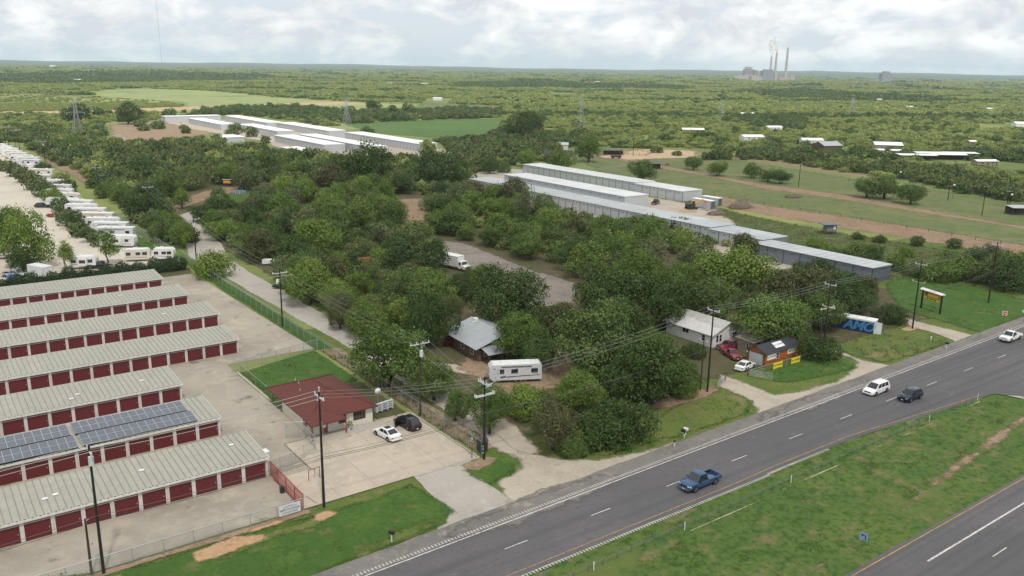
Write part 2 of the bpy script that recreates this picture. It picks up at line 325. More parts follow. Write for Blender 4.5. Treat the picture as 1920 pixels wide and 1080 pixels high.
G_LOT = ground_mat('dark_gravel_lot', [(1, 1, 0, 0, (.22, .19, .16)), (.12, 7, .45, .62, (.16, .14, .125)), (.7, 8, .52, .68, (.28, .24, .20)), (.35, 7, .62, .7, (.10, .09, .085))], bump=.2)
G_RV = ground_mat('rv_park_gravel', [(1, 1, 0, 0, (0.515, 0.460, 0.381)), (.06, 6, .45, .62, (0.460, 0.405, 0.326)), (.9, 6, .5, .7, (0.552, 0.506, 0.428)), (.03, 5, .62, .7, (0.386, 0.368, 0.344))])
G_CONC = ground_mat('yard_concrete', [(1, 1, 0, 0, (0.347, 0.306, 0.248)), (.07, 6, .44, .58, (0.279, 0.249, 0.203)), (.6, 8, .5, .68, (0.360, 0.320, 0.256)), (.16, 7, .56, .68, (0.414, 0.364, 0.280)), (1.6, 8, .58, .72, (0.243, 0.215, 0.175)), (.30, 8, .62, .70, (0.167, 0.147, 0.120))], rough=.85)
G_SLAB = ground_mat('parking_concrete', [(1, 1, 0, 0, (0.440, 0.379, 0.296)), (.12, 6, .45, .62, (0.384, 0.336, 0.265)), (.8, 8, .5, .68, (0.474, 0.413, 0.328)), (.4, 8, .62, .72, (0.300, 0.259, 0.210)), (2.5, 8, .62, .75, (0.349, 0.298, 0.237))], rough=.85)
G_ROAD = ground_mat('side_road_concrete', [(1, 1, 0, 0, (.37, .34, .295)), (.12, 6, .45, .62, (.31, .285, .25)), (.9, 8, .52, .7, (.41, .375, .325)), (.3, 8, .6, .7, (.28, .245, .20))], rough=.9)
G_ASPH = ground_mat('asphalt', [(1, 1, 0, 0, (0.104, 0.100, 0.103)), (.05, 5, .4, .6, (0.122, 0.116, 0.120)), (1.8, 8, .52, .72, (0.088, 0.083, 0.086)), (.35, 7, .62, .72, (0.153, 0.145, 0.142))], rough=.8,
                    streak=((.010, 1.1, 1), .85, .46, .70, (.082, .080, .079)))
G_SHOULD = ground_mat('worn_shoulder', [(1, 1, 0, 0, (0.174, 0.162, 0.147)), (.15, 7, .45, .62, (0.138, 0.130, 0.118)), (1.2, 8, .52, .68, (0.228, 0.210, 0.183)), (.4, 8, .6, .7, (0.276, 0.246, 0.201))], rough=.9)
G_PAST = ground_mat('short_pasture', [(1, 1, 0, 0, (0.117, 0.142, 0.052)), (.03, 6, .44, .60, (0.151, 0.162, 0.065)), (.15, 7, .48, .62, (0.092, 0.126, 0.042)), (.5, 7, .58, .70, (0.205, 0.180, 0.090))])
G_GREENF = ground_mat('green_crop', [(1, 1, 0, 0, (0.071, 0.129, 0.034)), (.02, 6, .45, .6, (0.086, 0.142, 0.040)), (.2, 7, .5, .7, (0.057, 0.107, 0.028))])
G_STRAW = ground_mat('straw_field', [(1, 1, 0, 0, (0.245, 0.278, 0.113)), (.02, 6, .45, .6, (0.204, 0.247, 0.092)), (.1, 7, .52, .68, (0.286, 0.315, 0.143)), (.008, 6, .58, .66, (0.155, 0.210, 0.071))])
G_BRUSH = ground_mat('weedy_brush_ground', [(1, 1, 0, 0, (.075, .105, .032)), (.12, 7, .45, .6, (.11, .125, .045)), (.5, 8, .5, .65, (.05, .085, .022)), (.3, 8, .6, .7, (.19, .16, .10))], bump=.5)
G_LITTER = ground_mat('leaf_litter', [(1, 1, 0, 0, (.085, .08, .04)), (.15, 7, .44, .6, (.115, .085, .05)), (.6, 8, .5, .66, (.06, .085, .025)), (.3, 7, .6, .7, (.17, .125, .08))], bump=.4)  # brown and olive litter, mottled at random
MARK_W = ground_mat('road_paint_white', [(1, 1, 0, 0, (.56, .55, .52)), (.9, 8, .46, .68, (.36, .35, .33)), (4, 7, .56, .64, (.14, .135, .13))]); MARK_Y = ground_mat('road_paint_yellow', [(1, 1, 0, 0, (.42, .28, .10)), (.9, 8, .44, .66, (.28, .20, .10)), (4, 7, .54, .62, (.13, .115, .10))])

# one ground sheet to the horizon
S = 26000
ground = MB().add([(-S, -S, 0), (S, -S, 0), (S, S, 0), (-S, S, 0)], [(0, 1, 2, 3)]).build('ground', G_FAR); tag(ground, kind='structure')
sheet('roadside_grass', [(-260, 22), (560, 22), (560, 118), (60, 150), (58, 86), (-60, 86), (-260, 88)], G_GRASS)
# land between road and horizon (pasture, crops, brush), surveyed off the photograph
fsheet('straw_field', px((140, 176), (200, 168), (260, 166), (420, 172), (520, 182), (640, 190), (800, 196), (940, 201), (935, 208), (700, 212), (640, 213), (440, 206), (300, 209), (180, 212), (-300, 224), (-300, 216), (200, 206), (335, 200), (328, 191), (200, 183)), G_STRAW, 25)
fsheet('straw_field', px((205, 168), (330, 165), (420, 172), (500, 178), (420, 181), (260, 178)), G_STRAW, 25)
fsheet('bare_track', px((-300, 214), (180, 205), (340, 200), (640, 190), (700, 196), (640, 196), (340, 207), (180, 212), (-300, 219)), ground_mat('sandy_track', [(1, 1, 0, 0, (.42, .31, .18)), (.1, 6, .5, .65, (.33, .25, .13))]), 6)
sheet('crop_field', px((640, 232), (735, 225), (940, 222), (945, 230), (915, 258), (850, 262), (790, 257), (700, 250)), G_GREENF, seg=8, amp=1.5)
fsheet('meadow', px((800, 190), (940, 198), (935, 207), (760, 204)), G_PAST, 12)
fsheet('pasture', px((1080, 297), (1180, 283), (1320, 290), (1440, 308), (1610, 336), (1800, 362), (2300, 435), (2300, 520), (1920, 478), (1700, 445), (1460, 398), (1340, 375), (1240, 352), (1120, 322)), G_PAST, 5)
fsheet('dirt_lane', px((1090, 291), (1150, 299), (1250, 318), (1345, 335), (1420, 352), (1560, 372), (1700, 395), (1920, 430), (2300, 500), (2300, 490), (1920, 424), (1710, 388), (1590, 366), (1420, 343), (1330, 326), (1245, 310), (1150, 291), (1110, 287)), G_RED, 3.2)
fsheet('bare_strip', px((1330, 362), (1420, 382), (1560, 402), (1700, 423), (1920, 458), (2300, 528), (2300, 556), (1920, 484), (1760, 458), (1600, 432), (1440, 405), (1340, 385)), G_RED, 4)
fsheet('dirt_pen', px((1150, 284), (1210, 279), (1310, 283), (1320, 290), (1290, 296), (1180, 300), (1120, 294)), ground_mat('pale_pen_dirt', [(1, 1, 0, 0, (.46, .34, .22)), (.2, 6, .5, .65, (.38, .26, .17))]), 5)
fsheet('dirt_margin', px((1300, 285), (1440, 300), (1600, 325), (1680, 334), (1680, 338), (1600, 330), (1440, 305), (1300, 290)), G_RED, 2.5)
fsheet('brush_ground', px((1230, 360), (1340, 388), (1440, 410), (1600, 440), (1760, 465), (1920, 492), (2200, 540), (2200, 620), (1920, 556), (1800, 520), (1640, 525), (1480, 470), (1340, 420)), G_BRUSH, 5)
fsheet('earthworks', px((200, 232), (310, 228), (430, 236), (400, 250), (330, 262), (250, 268), (205, 255)), G_DIRT, 8)
fsheet('grove_floor', [(60, 86), (190, 86), (186, 150), (194, 300), (185, 460), (110, 560), (66, 560), (66, 300), (71, 240), (69, 120)], G_LITTER, 4)
fsheet('storage_row_yard', [(180, 132), (196, 128), (212, 165), (246, 205), (247, 232), (232, 345), (186, 345), (178, 230)], G_GRAVEL, 3)
sheet('storage_driveway', px((780, 285), (862, 305), (1010, 322), (960, 335), (870, 318), (770, 296)), G_ROAD, seg=5, amp=.5)
fsheet('far_storage_yard', [(186, 440), (282, 430), (276, 600), (262, 780), (196, 790), (190, 700), (200, 570)], G_GRAVEL, 6)
fsheet('gravel_lot', px((800, 455), (828, 450), (872, 455), (930, 477), (1010, 508), (1085, 530), (1090, 548), (1070, 572), (1000, 580), (930, 540), (860, 500), (815, 478)), G_LOT, 2.5)
fsheet('bare_clearing', px((738, 372), (800, 372), (805, 395), (790, 440), (760, 445), (735, 395)), G_RED, 3)
fsheet('junk_yard_dirt', px((310, 388), (345, 372), (400, 352), (452, 350), (446, 368), (400, 374), (365, 382), (330, 400), (350, 402), (342, 408), (312, 412)), G_RED, 2.5)
fsheet('yard_lawn', px((402, 370), (470, 350), (520, 352), (500, 380), (440, 392), (410, 385)), G_LUSH, 3)
fsheet('dirt_track', px((82, 298), (120, 306), (150, 318), (178, 340), (160, 346), (128, 328), (92, 312)), G_DIRT, 2.5)
# RV park, side road, yard
sheet('rv_park', [(-140, 213), (54.5, 213), (57.2, 245), (57.0, 330), (57.5, 430), (55, 600), (-140, 640)], G_RV, seg=6, amp=.4)
fsheet('rv_park_lawn', [(52.2, 241), (57.4, 238), (57.4, 262), (56.6, 300), (54.6, 300), (54.6, 262)], G_LUSH, 1)
fsheet('hedge_bed', [(-60, 206), (56, 206), (58, 214), (50, 217), (20, 217), (-60, 217)], G_LITTER, 1.5)
fsheet('side_road', [(61.6, 96), (67.4, 96), (68.0, 112), (68.3, 150), (68.6, 200), (69.5, 222), (74, 240), (76.5, 262), (78, 280), (88, 300), (86, 303), (74, 290), (70.6, 278), (68.8, 262), (64.5, 243), (60.8, 226), (61.3, 205), (62.0, 165), (62.8, 135), (62.0, 112)], G_ROAD, 0.8)
fsheet('house_driveway', [(67.2, 118), (70, 122), (74.5, 117), (76, 111.5), (73.6, 110.8), (71.5, 114.5), (69, 115.6)], G_GRAVEL, 0.9)
fsheet('house_yard', [(72, 100), (90, 96), (97, 100), (95, 116), (86, 118), (78, 120), (73, 116)], G_DIRT, 3)
fsheet('fence_strip', [(57.2, 137), (61.2, 137), (60.9, 165), (60.2, 205), (59.2, 232), (57.8, 232), (57.2, 190)], G_LUSH, 0.8)
fsheet('fence_dirt', [(57.8, 86), (61.5, 86), (61.8, 112), (61.8, 136), (58, 137)], G_DIRT, 0.8)
yard = sheet('storage_yard', [(-60, 85.2), (33.15, 85.2), (33.15, 94.05), (38.05, 94.05), (38.05, 103), (42, 103), (42, 138.2), (57.6, 138.2), (57.2, 160), (56.6, 205), (55.5, 207), (-60, 207)], G_CONC, seg=3, amp=.12)
# office parking: separate slabs with recessed joints
lot = sheet('parking_lot', [(33.2, 85.0), (57.3, 85.0), (57.3, 102.9), (38.1, 102.9), (38.1, 94), (33.2, 94)], mat('joint_dirt', (.12, .10, .08), .95))
zl = .002 * _layer[0]; ZP = zl + .017
for i in range(5):
    for j in range(4):
        x0 = 33.4 + i * 4.77; y0 = 85.15 + j * 4.45; x1, y1 = x0 + 4.74, y0 + 4.42
        if x0 < 38 and y0 > 93: continue
        y1 = min(y1, 102.85)
        tag(MB().box(x0, x1, y0, y1, zl, zl + .012 + .004 * random.random()).build('slab', G_SLAB, lot))
for a, b in (((57.3, 84.95), (57.5, 103.0)), ((51.7, 102.9), (57.5, 103.1)), ((48.0, 84.75), (57.5, 84.95))):
    MB().box(min(a[0], b[0]), max(a[0], b[0]), min(a[1], b[1]), max(a[1], b[1]), 0, .15).build('kerb', M['concrete_new'], lot)
fsheet('office_lawn', [(42.4, 119), (57.3, 119), (57.5, 137.6), (42.4, 133.4)], G_LUSH, 0.7)
lk = tag(MB().box(42.0, 42.3, 118.5, 133.6, 0, .16).build('lawn_kerb', M['concrete_new']), kind='structure')
fsheet('office_side_ground', [(51.8, 103.1), (57.3, 103.1), (57.3, 119), (51.8, 119)], G_LITTER, 1)
sheet('driveway', [(47.8, 85.2), (56.0, 84.9), (54.2, 78.0), (54.6, 72.6), (43.4, 72.2), (47.0, 77.5)], G_ROAD, seg=1.2, amp=.12)
fsheet('road_mouth', [(60.6, 82), (65.5, 81), (67.5, 90), (68.2, 101), (61.8, 101), (60.9, 92)], G_GRAVEL, 1.4)
fsheet('gravel_apron', px((893, 780), (910, 795), (938, 816), (978, 846), (1048, 858), (1120, 861), (1200, 846), (1262, 826), (1330, 815), (1400, 795), (1416, 772), (1400, 752), (1340, 725), (1345, 700), (1390, 712), (1450, 738), (1490, 735), (1560, 715), (1606, 690), (1600, 676), (1546, 655), (1560, 652), (1622, 676), (1700, 690), (1600, 716), (1480, 778), (1350, 834), (1180, 896), (1010, 938), (950, 945), (920, 900), (975, 880), (970, 862), (930, 850), (905, 830)), G_GRAVEL, 1.6)
fsheet('washed_dirt', px((960, 940), (1010, 918), (1080, 898), (1180, 868), (1290, 840), (1330, 832), (1310, 846), (1200, 882), (1100, 912), (1010, 936)), G_LOT, 1.3)
fsheet('washed_dirt', px((1400, 800), (1470, 768), (1540, 738), (1620, 712), (1630, 716), (1540, 752), (1430, 800)), G_LOT, 1.2)
fsheet('sign_driveway', px((1690, 590), (1722, 603), (1800, 622), (1840, 632), (1800, 650), (1786, 640), (1740, 622), (1700, 612)), G_GRAVEL, 1.2)
fsheet('verge_grass', px((-200, 1180), (85, 1082), (262, 1057), (420, 1010), (575, 966), (640, 952), (700, 932), (770, 904), (800, 918), (862, 962), (846, 984), (760, 1022), (640, 1062), (560, 1110), (300, 1250), (-200, 1400)), G_LUSH, 1.6)
fsheet('verge_grass', px((850, 880), (905, 862), (968, 866), (970, 884), (930, 912), (915, 918)), G_LUSH, 1.6)
fsheet('verge_dirt', px((856, 874), (905, 855), (938, 858), (930, 872), (900, 885), (866, 886)), G_DIRT, 1.2)
fsheet('front_lawn', px((1060, 856), (1140, 858), (1270, 822), (1400, 780), (1418, 756), (1390, 735), (1345, 738), (1290, 745), (1225, 790), (1120, 835)), G_GRASS, 2)
fsheet('front_lawn_lush', px((1030, 848), (1100, 858), (1150, 842), (1200, 838), (1225, 822), (1150, 825), (1060, 838)), G_LUSH, 2)
fsheet('shop_lawn', px((1420, 700), (1500, 678), (1545, 668), (1605, 690), (1550, 708), (1480, 720), (1445, 716)), G_LUSH, 1.5)
fsheet('corner_lawn', px((1548, 652), (1640, 622), (1700, 612), (1790, 642), (1740, 660), (1660, 682), (1600, 668)), G_GRASS, 2)
fsheet('sign_lawn', px((1650, 530), (1700, 515), (1800, 530), (1900, 555), (1960, 575), (1940, 590), (1850, 628), (1780, 610), (1700, 585), (1665, 560)), G_LUSH, 3)
fsheet('dry_verge', px((400, 1048), (440, 1022), (520, 990), (600, 962), (612, 985), (560, 1000), (480, 1030), (420, 1058)), G_GRASS, 1.8)
fsheet('fence_base_dirt', [(2, 83.7), (34, 83.6), (34, 84.9), (2, 85.0)], G_DIRT, .6)
fsheet('dry_verge', px((640, 1040), (760, 985), (850, 955), (862, 968), (780, 1010), (660, 1062)), G_GRASS, 2.2)
for k, pp in enumerate((((355, 1038), (395, 1022), (440, 1005), (500, 1000), (505, 1012), (460, 1028), (410, 1050), (362, 1062)), ((592, 962), (618, 955), (638, 960), (625, 972), (600, 982), (575, 978)), ((452, 998), (520, 975), (560, 975), (470, 1003)), ((205, 1078), (235, 1074), (240, 1090), (200, 1090)))):
    fsheet('spilt_earth', px(*pp), G_ORANGE, 1.1)
for k, (cx, cy_) in enumerate(((1540, 670), (1705, 617))):
    q = P(cx, cy_); fsheet('spilt_earth', [(q[0] + (1.6 + .8 * (k == 1)) * math.cos(t), q[1] + 1.3 * math.sin(t)) for t in np.linspace(0, 6.0, 14)], G_ORANGE, 1.1)
q = P(1300, 748); fsheet('bare_earth', [(q[0] + 8.5 * math.cos(t), q[1] + 2.2 * math.sin(t) + 1) for t in np.linspace(0, 6.0, 16)], G_RED, 2)
# highway: near side of the photo is the far carriageway
def band(name, us, lo, hi, m, seg=None, amp=0):
    pts = [(u, lo(u)) for u in us] + [(u, hi(u)) for u in reversed(us)]
    return sheet(name, pts, m, seg=seg or 3, amp=amp)
white_v = lambda u: 69.0 + .0225 * (u - 33.6) if u > -100 else 66
dash_v = lambda u: 65.0 + .006 * (u - 40)
def yellow_v(u): return 60.9 if u < 85 else (61.2 if u < 104 else 61.2 - (u - 104) * .09)
US = list(range(-260, 600, 8))
band('road_shoulder', US, lambda u: white_v(u) - .3, lambda u: white_v(u) + 3.3, G_SHOULD, 1.5, .18)
highway = band('highway', US, lambda u: yellow_v(min(u, 136)) - .75, lambda u: white_v(u) + .25, G_ASPH)
sheet('crossover', [(136.2, 58.2), (138.4, 57.4), (141.5, 52.0), (142, 46), (137, 41.0), (185, 41), (180, 46), (181, 54), (186, 58.2)], G_ASPH)
band('median_edge_strip', list(range(-260, 100, 8)), lambda u: yellow_v(u) - 1.75, lambda u: yellow_v(u) - .74, G_GRAVEL, 1, .1)
near_road = band('near_carriageway', US, lambda u: 20.0, lambda u: 41.6, G_ASPH)
median = sheet('median', [(-260, 41.5), (112, 41.5), (130, 41.3), (137, 42.5), (141, 47), (141, 52), (137.2, 57.6), (132, 57.9), (104, 60.3), (85, 60.1), (-260, 59.4)], G_WEED, seg=1.2, amp=.22)
fsheet('median_path', [(-260, 43.3), (60, 43.2), (78, 43.6), (100, 46), (135, 49.5), (138, 51), (134, 51.4), (100, 47.4), (84, 44.8), (60, 44.5), (-260, 44.7)], G_DIRT, 1.5)
sheet('median_nose', [(139.2, 56.0), (140.6, 54.8), (142.2, 50), (142, 47), (140.8, 47), (140.9, 50)], G_ROAD)
for k in range(9):
    u0 = 46 + k * 10 + random.uniform(-2, 2); w = random.uniform(3, 6)
    fsheet('bare_patch', [(u0, 58.9), (u0 + w, 59.1), (u0 + w * .8, 59.6), (u0 + .5, 59.5)], G_LOT, 0.7)
fsheet('road_dust', [(43, 70.0), (50, 68.2), (63, 68.6), (70, 70.2), (66, 73), (44, 72.6)], G_SHOULD, 2.4)
fsheet('road_dust', [(97, 71.0), (108, 69.6), (117, 70.4), (122, 72), (112, 74), (98, 73.5)], G_SHOULD, 2.2)
# painted lines and rumble strips, each mark its own piece
zroad = .002 * (_layer[0] + 1)
def line(name, u0, u1, vf, w, m, parent, step=8):
    us = [u0 + (u1 - u0) * i / max(1, int((u1 - u0) / step)) for i in range(max(1, int((u1 - u0) / step)) + 1)]
    mb = MB()
    mb.add([(u, vf(u) - w / 2, zroad) for u in us] + [(u, vf(u) + w / 2, zroad) for u in us], [(i, i + 1, len(us) + i + 1, len(us) + i) for i in range(len(us) - 1)])
    return mb.build(name, m, parent)
line('edge_line', -260, 560, white_v, .16, MARK_W, highway); line('edge_line', -260, 136, yellow_v, .12, MARK_Y, highway)
k = -260.0 + 2.6
dash = MB().box(0, 3.05, -.065, .065, 0, .003).mesh('lane_dash', MARK_W)
while k < 400:
    if k > -30: inst('lane_dash', dash, highway, (k, dash_v(k + 1.5), zroad))
    k += 12.19
tick = MB().box(-.10, .10, -.24, .24, 0, .003).mesh('rumble_bar', ground_mat('worn_rumble', [(1, 1, 0, 0, (.42, .40, .37)), (1, 6, .5, .7, (.30, .285, .26))]))
near_t = [22 + i * .42 for i in range(290)]
for u in near_t: inst('rumble_bar', tick, highway, (u, white_v(u) + .62, zroad))
mb = MB()
for u in np.arange(near_t[-1] + .42, 300, .42): mb.box(u - .1, u + .1, white_v(u) + .38, white_v(u) + .86, zroad, zroad + .003)
tag(mb.build('rumble_row', tick.materials[0], highway), kind='stuff')
mb = MB()
for u in np.arange(20, 98, .42): mb.box(u - .1, u + .1, yellow_v(u) - 1.15, yellow_v(u) - .72, zroad, zroad + .003)
tag(mb.build('rumble_row', tick.materials[0], median), kind='stuff')
line('edge_line', -260, 137, lambda u: 41.0, .14, MARK_Y, near_road); line('turn_lane_line', 82.4, 137, lambda u: 38.0, .22, MARK_W, near_road)
for k in range(-2, 14): inst('lane_dash', dash, near_road, (89.0 + k * 12.19, 34.5, zroad))
# far ridge that closes the view
mb = MB(); rr = random.Random(3); n = 160
ring = []
for i in range(n + 1):
    a = -HEAD + R(90) + R(75) - R(150) * i / n
    h = 46 + 10 * math.sin(i * .21) + 6 * math.sin(i * .83 + 1) + rr.uniform(-2.5, 2.5) + (12 if i > n * .62 else 0)
    ring.append((math.cos(a), math.sin(a), h))
vs_ = []
for rad, hz in ((9000, -.5), (12500, .55), (15500, 1.0), (19000, .9), (24500, .5)): vs_ += [(c * rad, s * rad, -1 if hz < 0 else h * hz) for c, s, h in ring]
fs_ = [(k * (n + 1) + i, k * (n + 1) + i + 1, (k + 1) * (n + 1) + i + 1, (k + 1) * (n + 1) + i) for k in range(4) for i in range(n)]
G_RIDGE = ground_mat('wooded_ridge', [(1, 1, 0, 0, (.045, .065, .035)), (.004, 6, .45, .6, (.06, .085, .035)), (.0018, 7, .60, .66, (.16, .15, .09)), (.02, 5, .55, .7, (.03, .045, .025))])
me = MB().add(vs_, fs_).mesh('hills', G_RIDGE, 60)
if me.polygons[0].normal.z < 0: me.flip_normals()
tag(inst('hills', me), kind='structure')
# ================================================================== BUILDINGS
BAY = 2.95
def mini_storage(label, u_end, v0, nbay, group='rows of red-door storage units'):
    L_ = nbay * BAY; D = 8.2; z0, z1 = 2.62, 3.05
    t = thing('storage_building', label, 'storage building', (u_end, v0, 0), 0, group)       # local x runs back from the near end: -L..0
    w = MB(); w.box(-L_, 0, .12, D - .1, .02, z0 - .10); w.add([(0, .12, z0 - .1), (0, D - .1, z0 - .1), (0, D - .1, z1 - .1)], [(0, 1, 2)]); w.build('wall', M['offwhite'], t)
    rf = MB().hexa([(-L_ - .2, -.18, z0 - .03), (.22, -.18, z0 - .03), (.22, D, z1 - .03), (-L_ - .2, D, z1 - .03)], [(-L_ - .2, -.18, z0), (.22, -.18, z0), (.22, D, z1), (-L_ - .2, D, z1)]).build('roof', M['roof_grey'], t)
    pw = BAY / 4; pm = MB(); sl = (z1 - z0) / (D + .18)
    pm.hexa([(.012, -.2, z0 + .002), (pw - .012, -.2, z0 + .002), (pw - .012, D + .02, z1 + .002), (.012, D + .02, z1 + .002)], [(.012, -.2, z0 + .018), (pw - .012, -.2, z0 + .018), (pw - .012, D + .02, z1 + .018), (.012, D + .02, z1 + .018)])
    pm.cur = 1; pm.hexa([(-.03, -.21, z0), (.03, -.21, z0), (.03, D + .02, z1), (-.03, D + .02, z1)], [(-.02, -.21, z0 + .07), (.02, -.21, z0 + .07), (.02, D + .02, z1 + .07), (-.02, D + .02, z1 + .07)])
    pm.cur = 2; pm.box(pw * .35, pw * .65, -.215, -.12, z0 + .019, z0 + .06)
    me = pm.mesh('roof_panel', [M['roof_grey'], M['seam'], M['darkmetal']])
    for i in range(nbay * 4): inst('roof_panel', me, rf, (-L_ + i * pw, 0, 0))
    MB().box(-L_ - .22, .24, -.34, -.18, z0 - .2, z0 + .01).build('gutter', M['trim'], t)
    MB().hexa([(.20, -.3, z0 - .12), (.27, -.3, z0 - .12), (.27, D, z1 - .12), (.20, D, z1 - .12)], [(.20, -.3, z0 + .09), (.27, -.3, z0 + .09), (.27, D, z1 + .09), (.20, D, z1 + .09)]).build('rake_trim', M['trim'], t)
    dm = MB(); zz = .03
    while zz < 2.0: dm.box(-1.26, 1.26, .06, .10 + (.012 if int(zz * 10) % 2 else 0), zz, zz + .145); zz += .155
    dm = dm.mesh('roller_door', M['door_red'])
    hd = MB().box(-1.26, 1.26, .04, .13, 2.14, 2.42).mesh('door_header', M['door_red']); st = MB().box(-1.26, 1.26, .015, .05, 2.04, 2.11).mesh('door_rail', M['trim'])
    lk = MB().box(1.02, 1.14, .03, .07, 1.0, 1.1).mesh('latch', M['steel'])
    pl = MB().box(-.21, .21, -.05, .12, 0, 2.42).mesh('pillar', M['offwhite']); sp = MB().cyl((0, -.12, .05), (0, -.12, 2.45), .05).mesh('downpipe', M['trim'])
    for i in range(nbay):
        x = -BAY * (i + .5); d = inst('roller_door', dm, t, (x, 0, 0)); inst('door_header', hd, d); inst('door_rail', st, d); inst('latch', lk, d)
        p = inst('pillar', pl, t, (x - BAY / 2, 0, 0))
        if i % 2: inst('downpipe', sp, p)
    inst('pillar', pl, t, (-.02, 0, 0)).scale = (.55, 1, 1)
    MB().box(-L_, 0, .0, .13, 2.42, 2.5).build('lintel', M['offwhite'], t)
    return t
SB = [mini_storage('red-door storage row nearest the highway, its end by the red gate', 32.9, 95.2, 14),
      mini_storage('red-door storage row carrying the solar panels', 32.0, 110.7, 14),
      mini_storage('red-door storage row just behind the solar panel row', 31.3, 126.4, 14),
      mini_storage('middle red-door storage row whose end reaches toward the office lawn fence', 45.7, 143.4, 18),
      mini_storage('third red-door storage row from the RV park hedge', 48.0, 161.2, 19),
      mini_storage('second red-door storage row from the RV park hedge', 47.2, 178.6, 19),
      mini_storage('red-door storage row against the RV park hedge', 46.4, 195.6, 19)]
for t, spots in ((SB[0], ((-2.6, 5.2), (-13.5, 4.3), (-23.8, 3.2), (-22.7, 3.6))), (SB[2], ((-4.6, 4.0), (-13.5, 3.3), (-14.5, 2.1))), (SB[4], ((-9, 4),)), (SB[5], ((-12, 5),))):
    for x, y in spots:
        z = 2.62 + (y + .18) * .0526; MB().box(x - .28, x + .28, y - .18, y + .18, z + .05, z + .14).build('vent_cap', M['white'], t)
tag(MB().box(33.3, 34.6, 99.2, 100.2, 0, 1.3).box(33.2, 34.7, 99.1, 100.3, 1.3, 1.4).box(33.28, 33.32, 99.35, 100.05, .3, 1.1).build('cooling_unit', M['white']), 'white box unit standing against the end of the nearest storage row', 'cooling unit')
# solar arrays on the second row
pw_, ph_ = 1.0, 1.62
pv = MB().box(.012, pw_ - .012, .012, ph_ - .012, .02, .05); 
pv.cur = 1; pv.box(0, pw_, 0, .03, 0, .053).box(0, pw_, ph_ - .03, ph_, 0, .053).box(0, .03, .031, ph_ - .031, 0, .053).box(pw_ - .03, pw_, .031, ph_ - .031, 0, .053)
pv = pv.mesh('solar_panel', [M['solar'], M['solar_frame']])
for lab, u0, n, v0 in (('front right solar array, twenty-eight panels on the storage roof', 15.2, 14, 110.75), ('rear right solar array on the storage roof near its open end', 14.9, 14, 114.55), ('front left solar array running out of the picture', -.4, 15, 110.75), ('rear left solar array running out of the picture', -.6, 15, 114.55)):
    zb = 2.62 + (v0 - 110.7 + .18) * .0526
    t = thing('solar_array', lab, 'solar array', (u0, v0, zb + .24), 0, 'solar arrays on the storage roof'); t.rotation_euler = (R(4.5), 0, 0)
    for i in range(n):
        for j in range(2): inst('solar_panel', pv, t, (i * pw_, .02 + j * ph_, 0))
    for y in (.3, 1.3, 2.0, 2.9): MB().box(0, n * pw_, y, y + .06, -.06, -.002).build('rail', M['darkmetal'], t)
    MB().box(0, n * pw_, -.02, .01, -.26, -.0).build('shade_strip', M['black'], t)  # black strip standing in for the shade under the raised panels

def window(parent, x, y, z, w, h, axis='x', m_frame=None, nx=2, nz=2, proud=.04):
    """a window set in a wall: frame, pane and bars; axis tells along which local axis the wall runs"""
    m_frame = m_frame or M['white']; s = 1 if proud > 0 else -1; a = abs(proud)
    def bx(mb, a0, a1, d0, d1, z0, z1):
        d0, d1 = sorted((d0 * s, d1 * s))
        if axis == 'x': mb.box(x + a0, x + a1, y + d0, y + d1, z + z0, z + z1)
        else: mb.box(x + d0, x + d1, y + a0, y + a1, z + z0, z + z1)
        return mb
    g = MB(); bx(g, -w / 2, w / 2, -.01, a * .5, 0, h); g = g.build('window', M['glass'], parent)
    f = MB(); b = .07
    bx(f, -w / 2 - b, w / 2 + b, 0, a, -b, 0); bx(f, -w / 2 - b, w / 2 + b, 0, a, h, h + b); bx(f, -w / 2 - b, -w / 2, 0, a, 0, h); bx(f, w / 2, w / 2 + b, 0, a, 0, h)
    f.build('window_frame', m_frame, g); f = MB()
    for i in range(1, nx): bx(f, -w / 2 + w * i / nx - .02, -w / 2 + w * i / nx + .02, 0, a * .8, 0, h)
    for i in range(1, nz): bx(f, -w / 2, w / 2, 0, a * .75, h * i / nz - .02, h * i / nz + .02)
    if f.v: f.build('glazing_bars', m_frame, g)
    return g
# ---- office with the red hip roof
of = thing('office', 'cream storage office with dark red hip roof and small entrance porch', 'office', (42, 103.2, 0))
W_, D_ = 9.5, 14.4
w = MB(); w.box(0, W_, .0, 10.2, .02, 2.5); w.box(3.2, W_, 10.21, D_, .02, 2.5); w.build('wall', M['cream'], of)
dk = M['brownwood']
for x in (-.03, W_ - .09):
    MB().box(x, x + .12, -.03, .09, .02, 2.5).build('corner_board', dk, of)
MB().box(.1, .2, D_ - .15, D_ - .05, 0, 2.5).build('carport_post', dk, of)
e = .55; zE, zR = 2.5, 4.55
A_ = [(-e, -e, zE), (W_ + e, -e, zE), (W_ + e, D_ + e, zE), (-e, D_ + e, zE)]; r0, r1 = (W_ / 2, 5.3, zR), (W_ / 2, 9.6, zR)
rb = MB(); rb.add(A_ + [r0, r1] + [(x, y, z - .14) for x, y, z in A_], [(0, 1, 4), (1, 2, 5, 4), (2, 3, 5), (3, 0, 4, 5), (0, 6, 7, 1), (1, 7, 8, 2), (2, 8, 9, 3), (3, 9, 6, 0), (6, 9, 8, 7)])
rf = rb.build('roof', M['roof_red'], of)
for a, b in ((A_[0], r0), (A_[1], r0), (A_[2], r1), (A_[3], r1), (r0, r1)): MB().cyl((a[0], a[1], a[2] + .02), (b[0], b[1], b[2] + .02), .09, n=6).build('ridge_cap', M['roof_red'], rf)
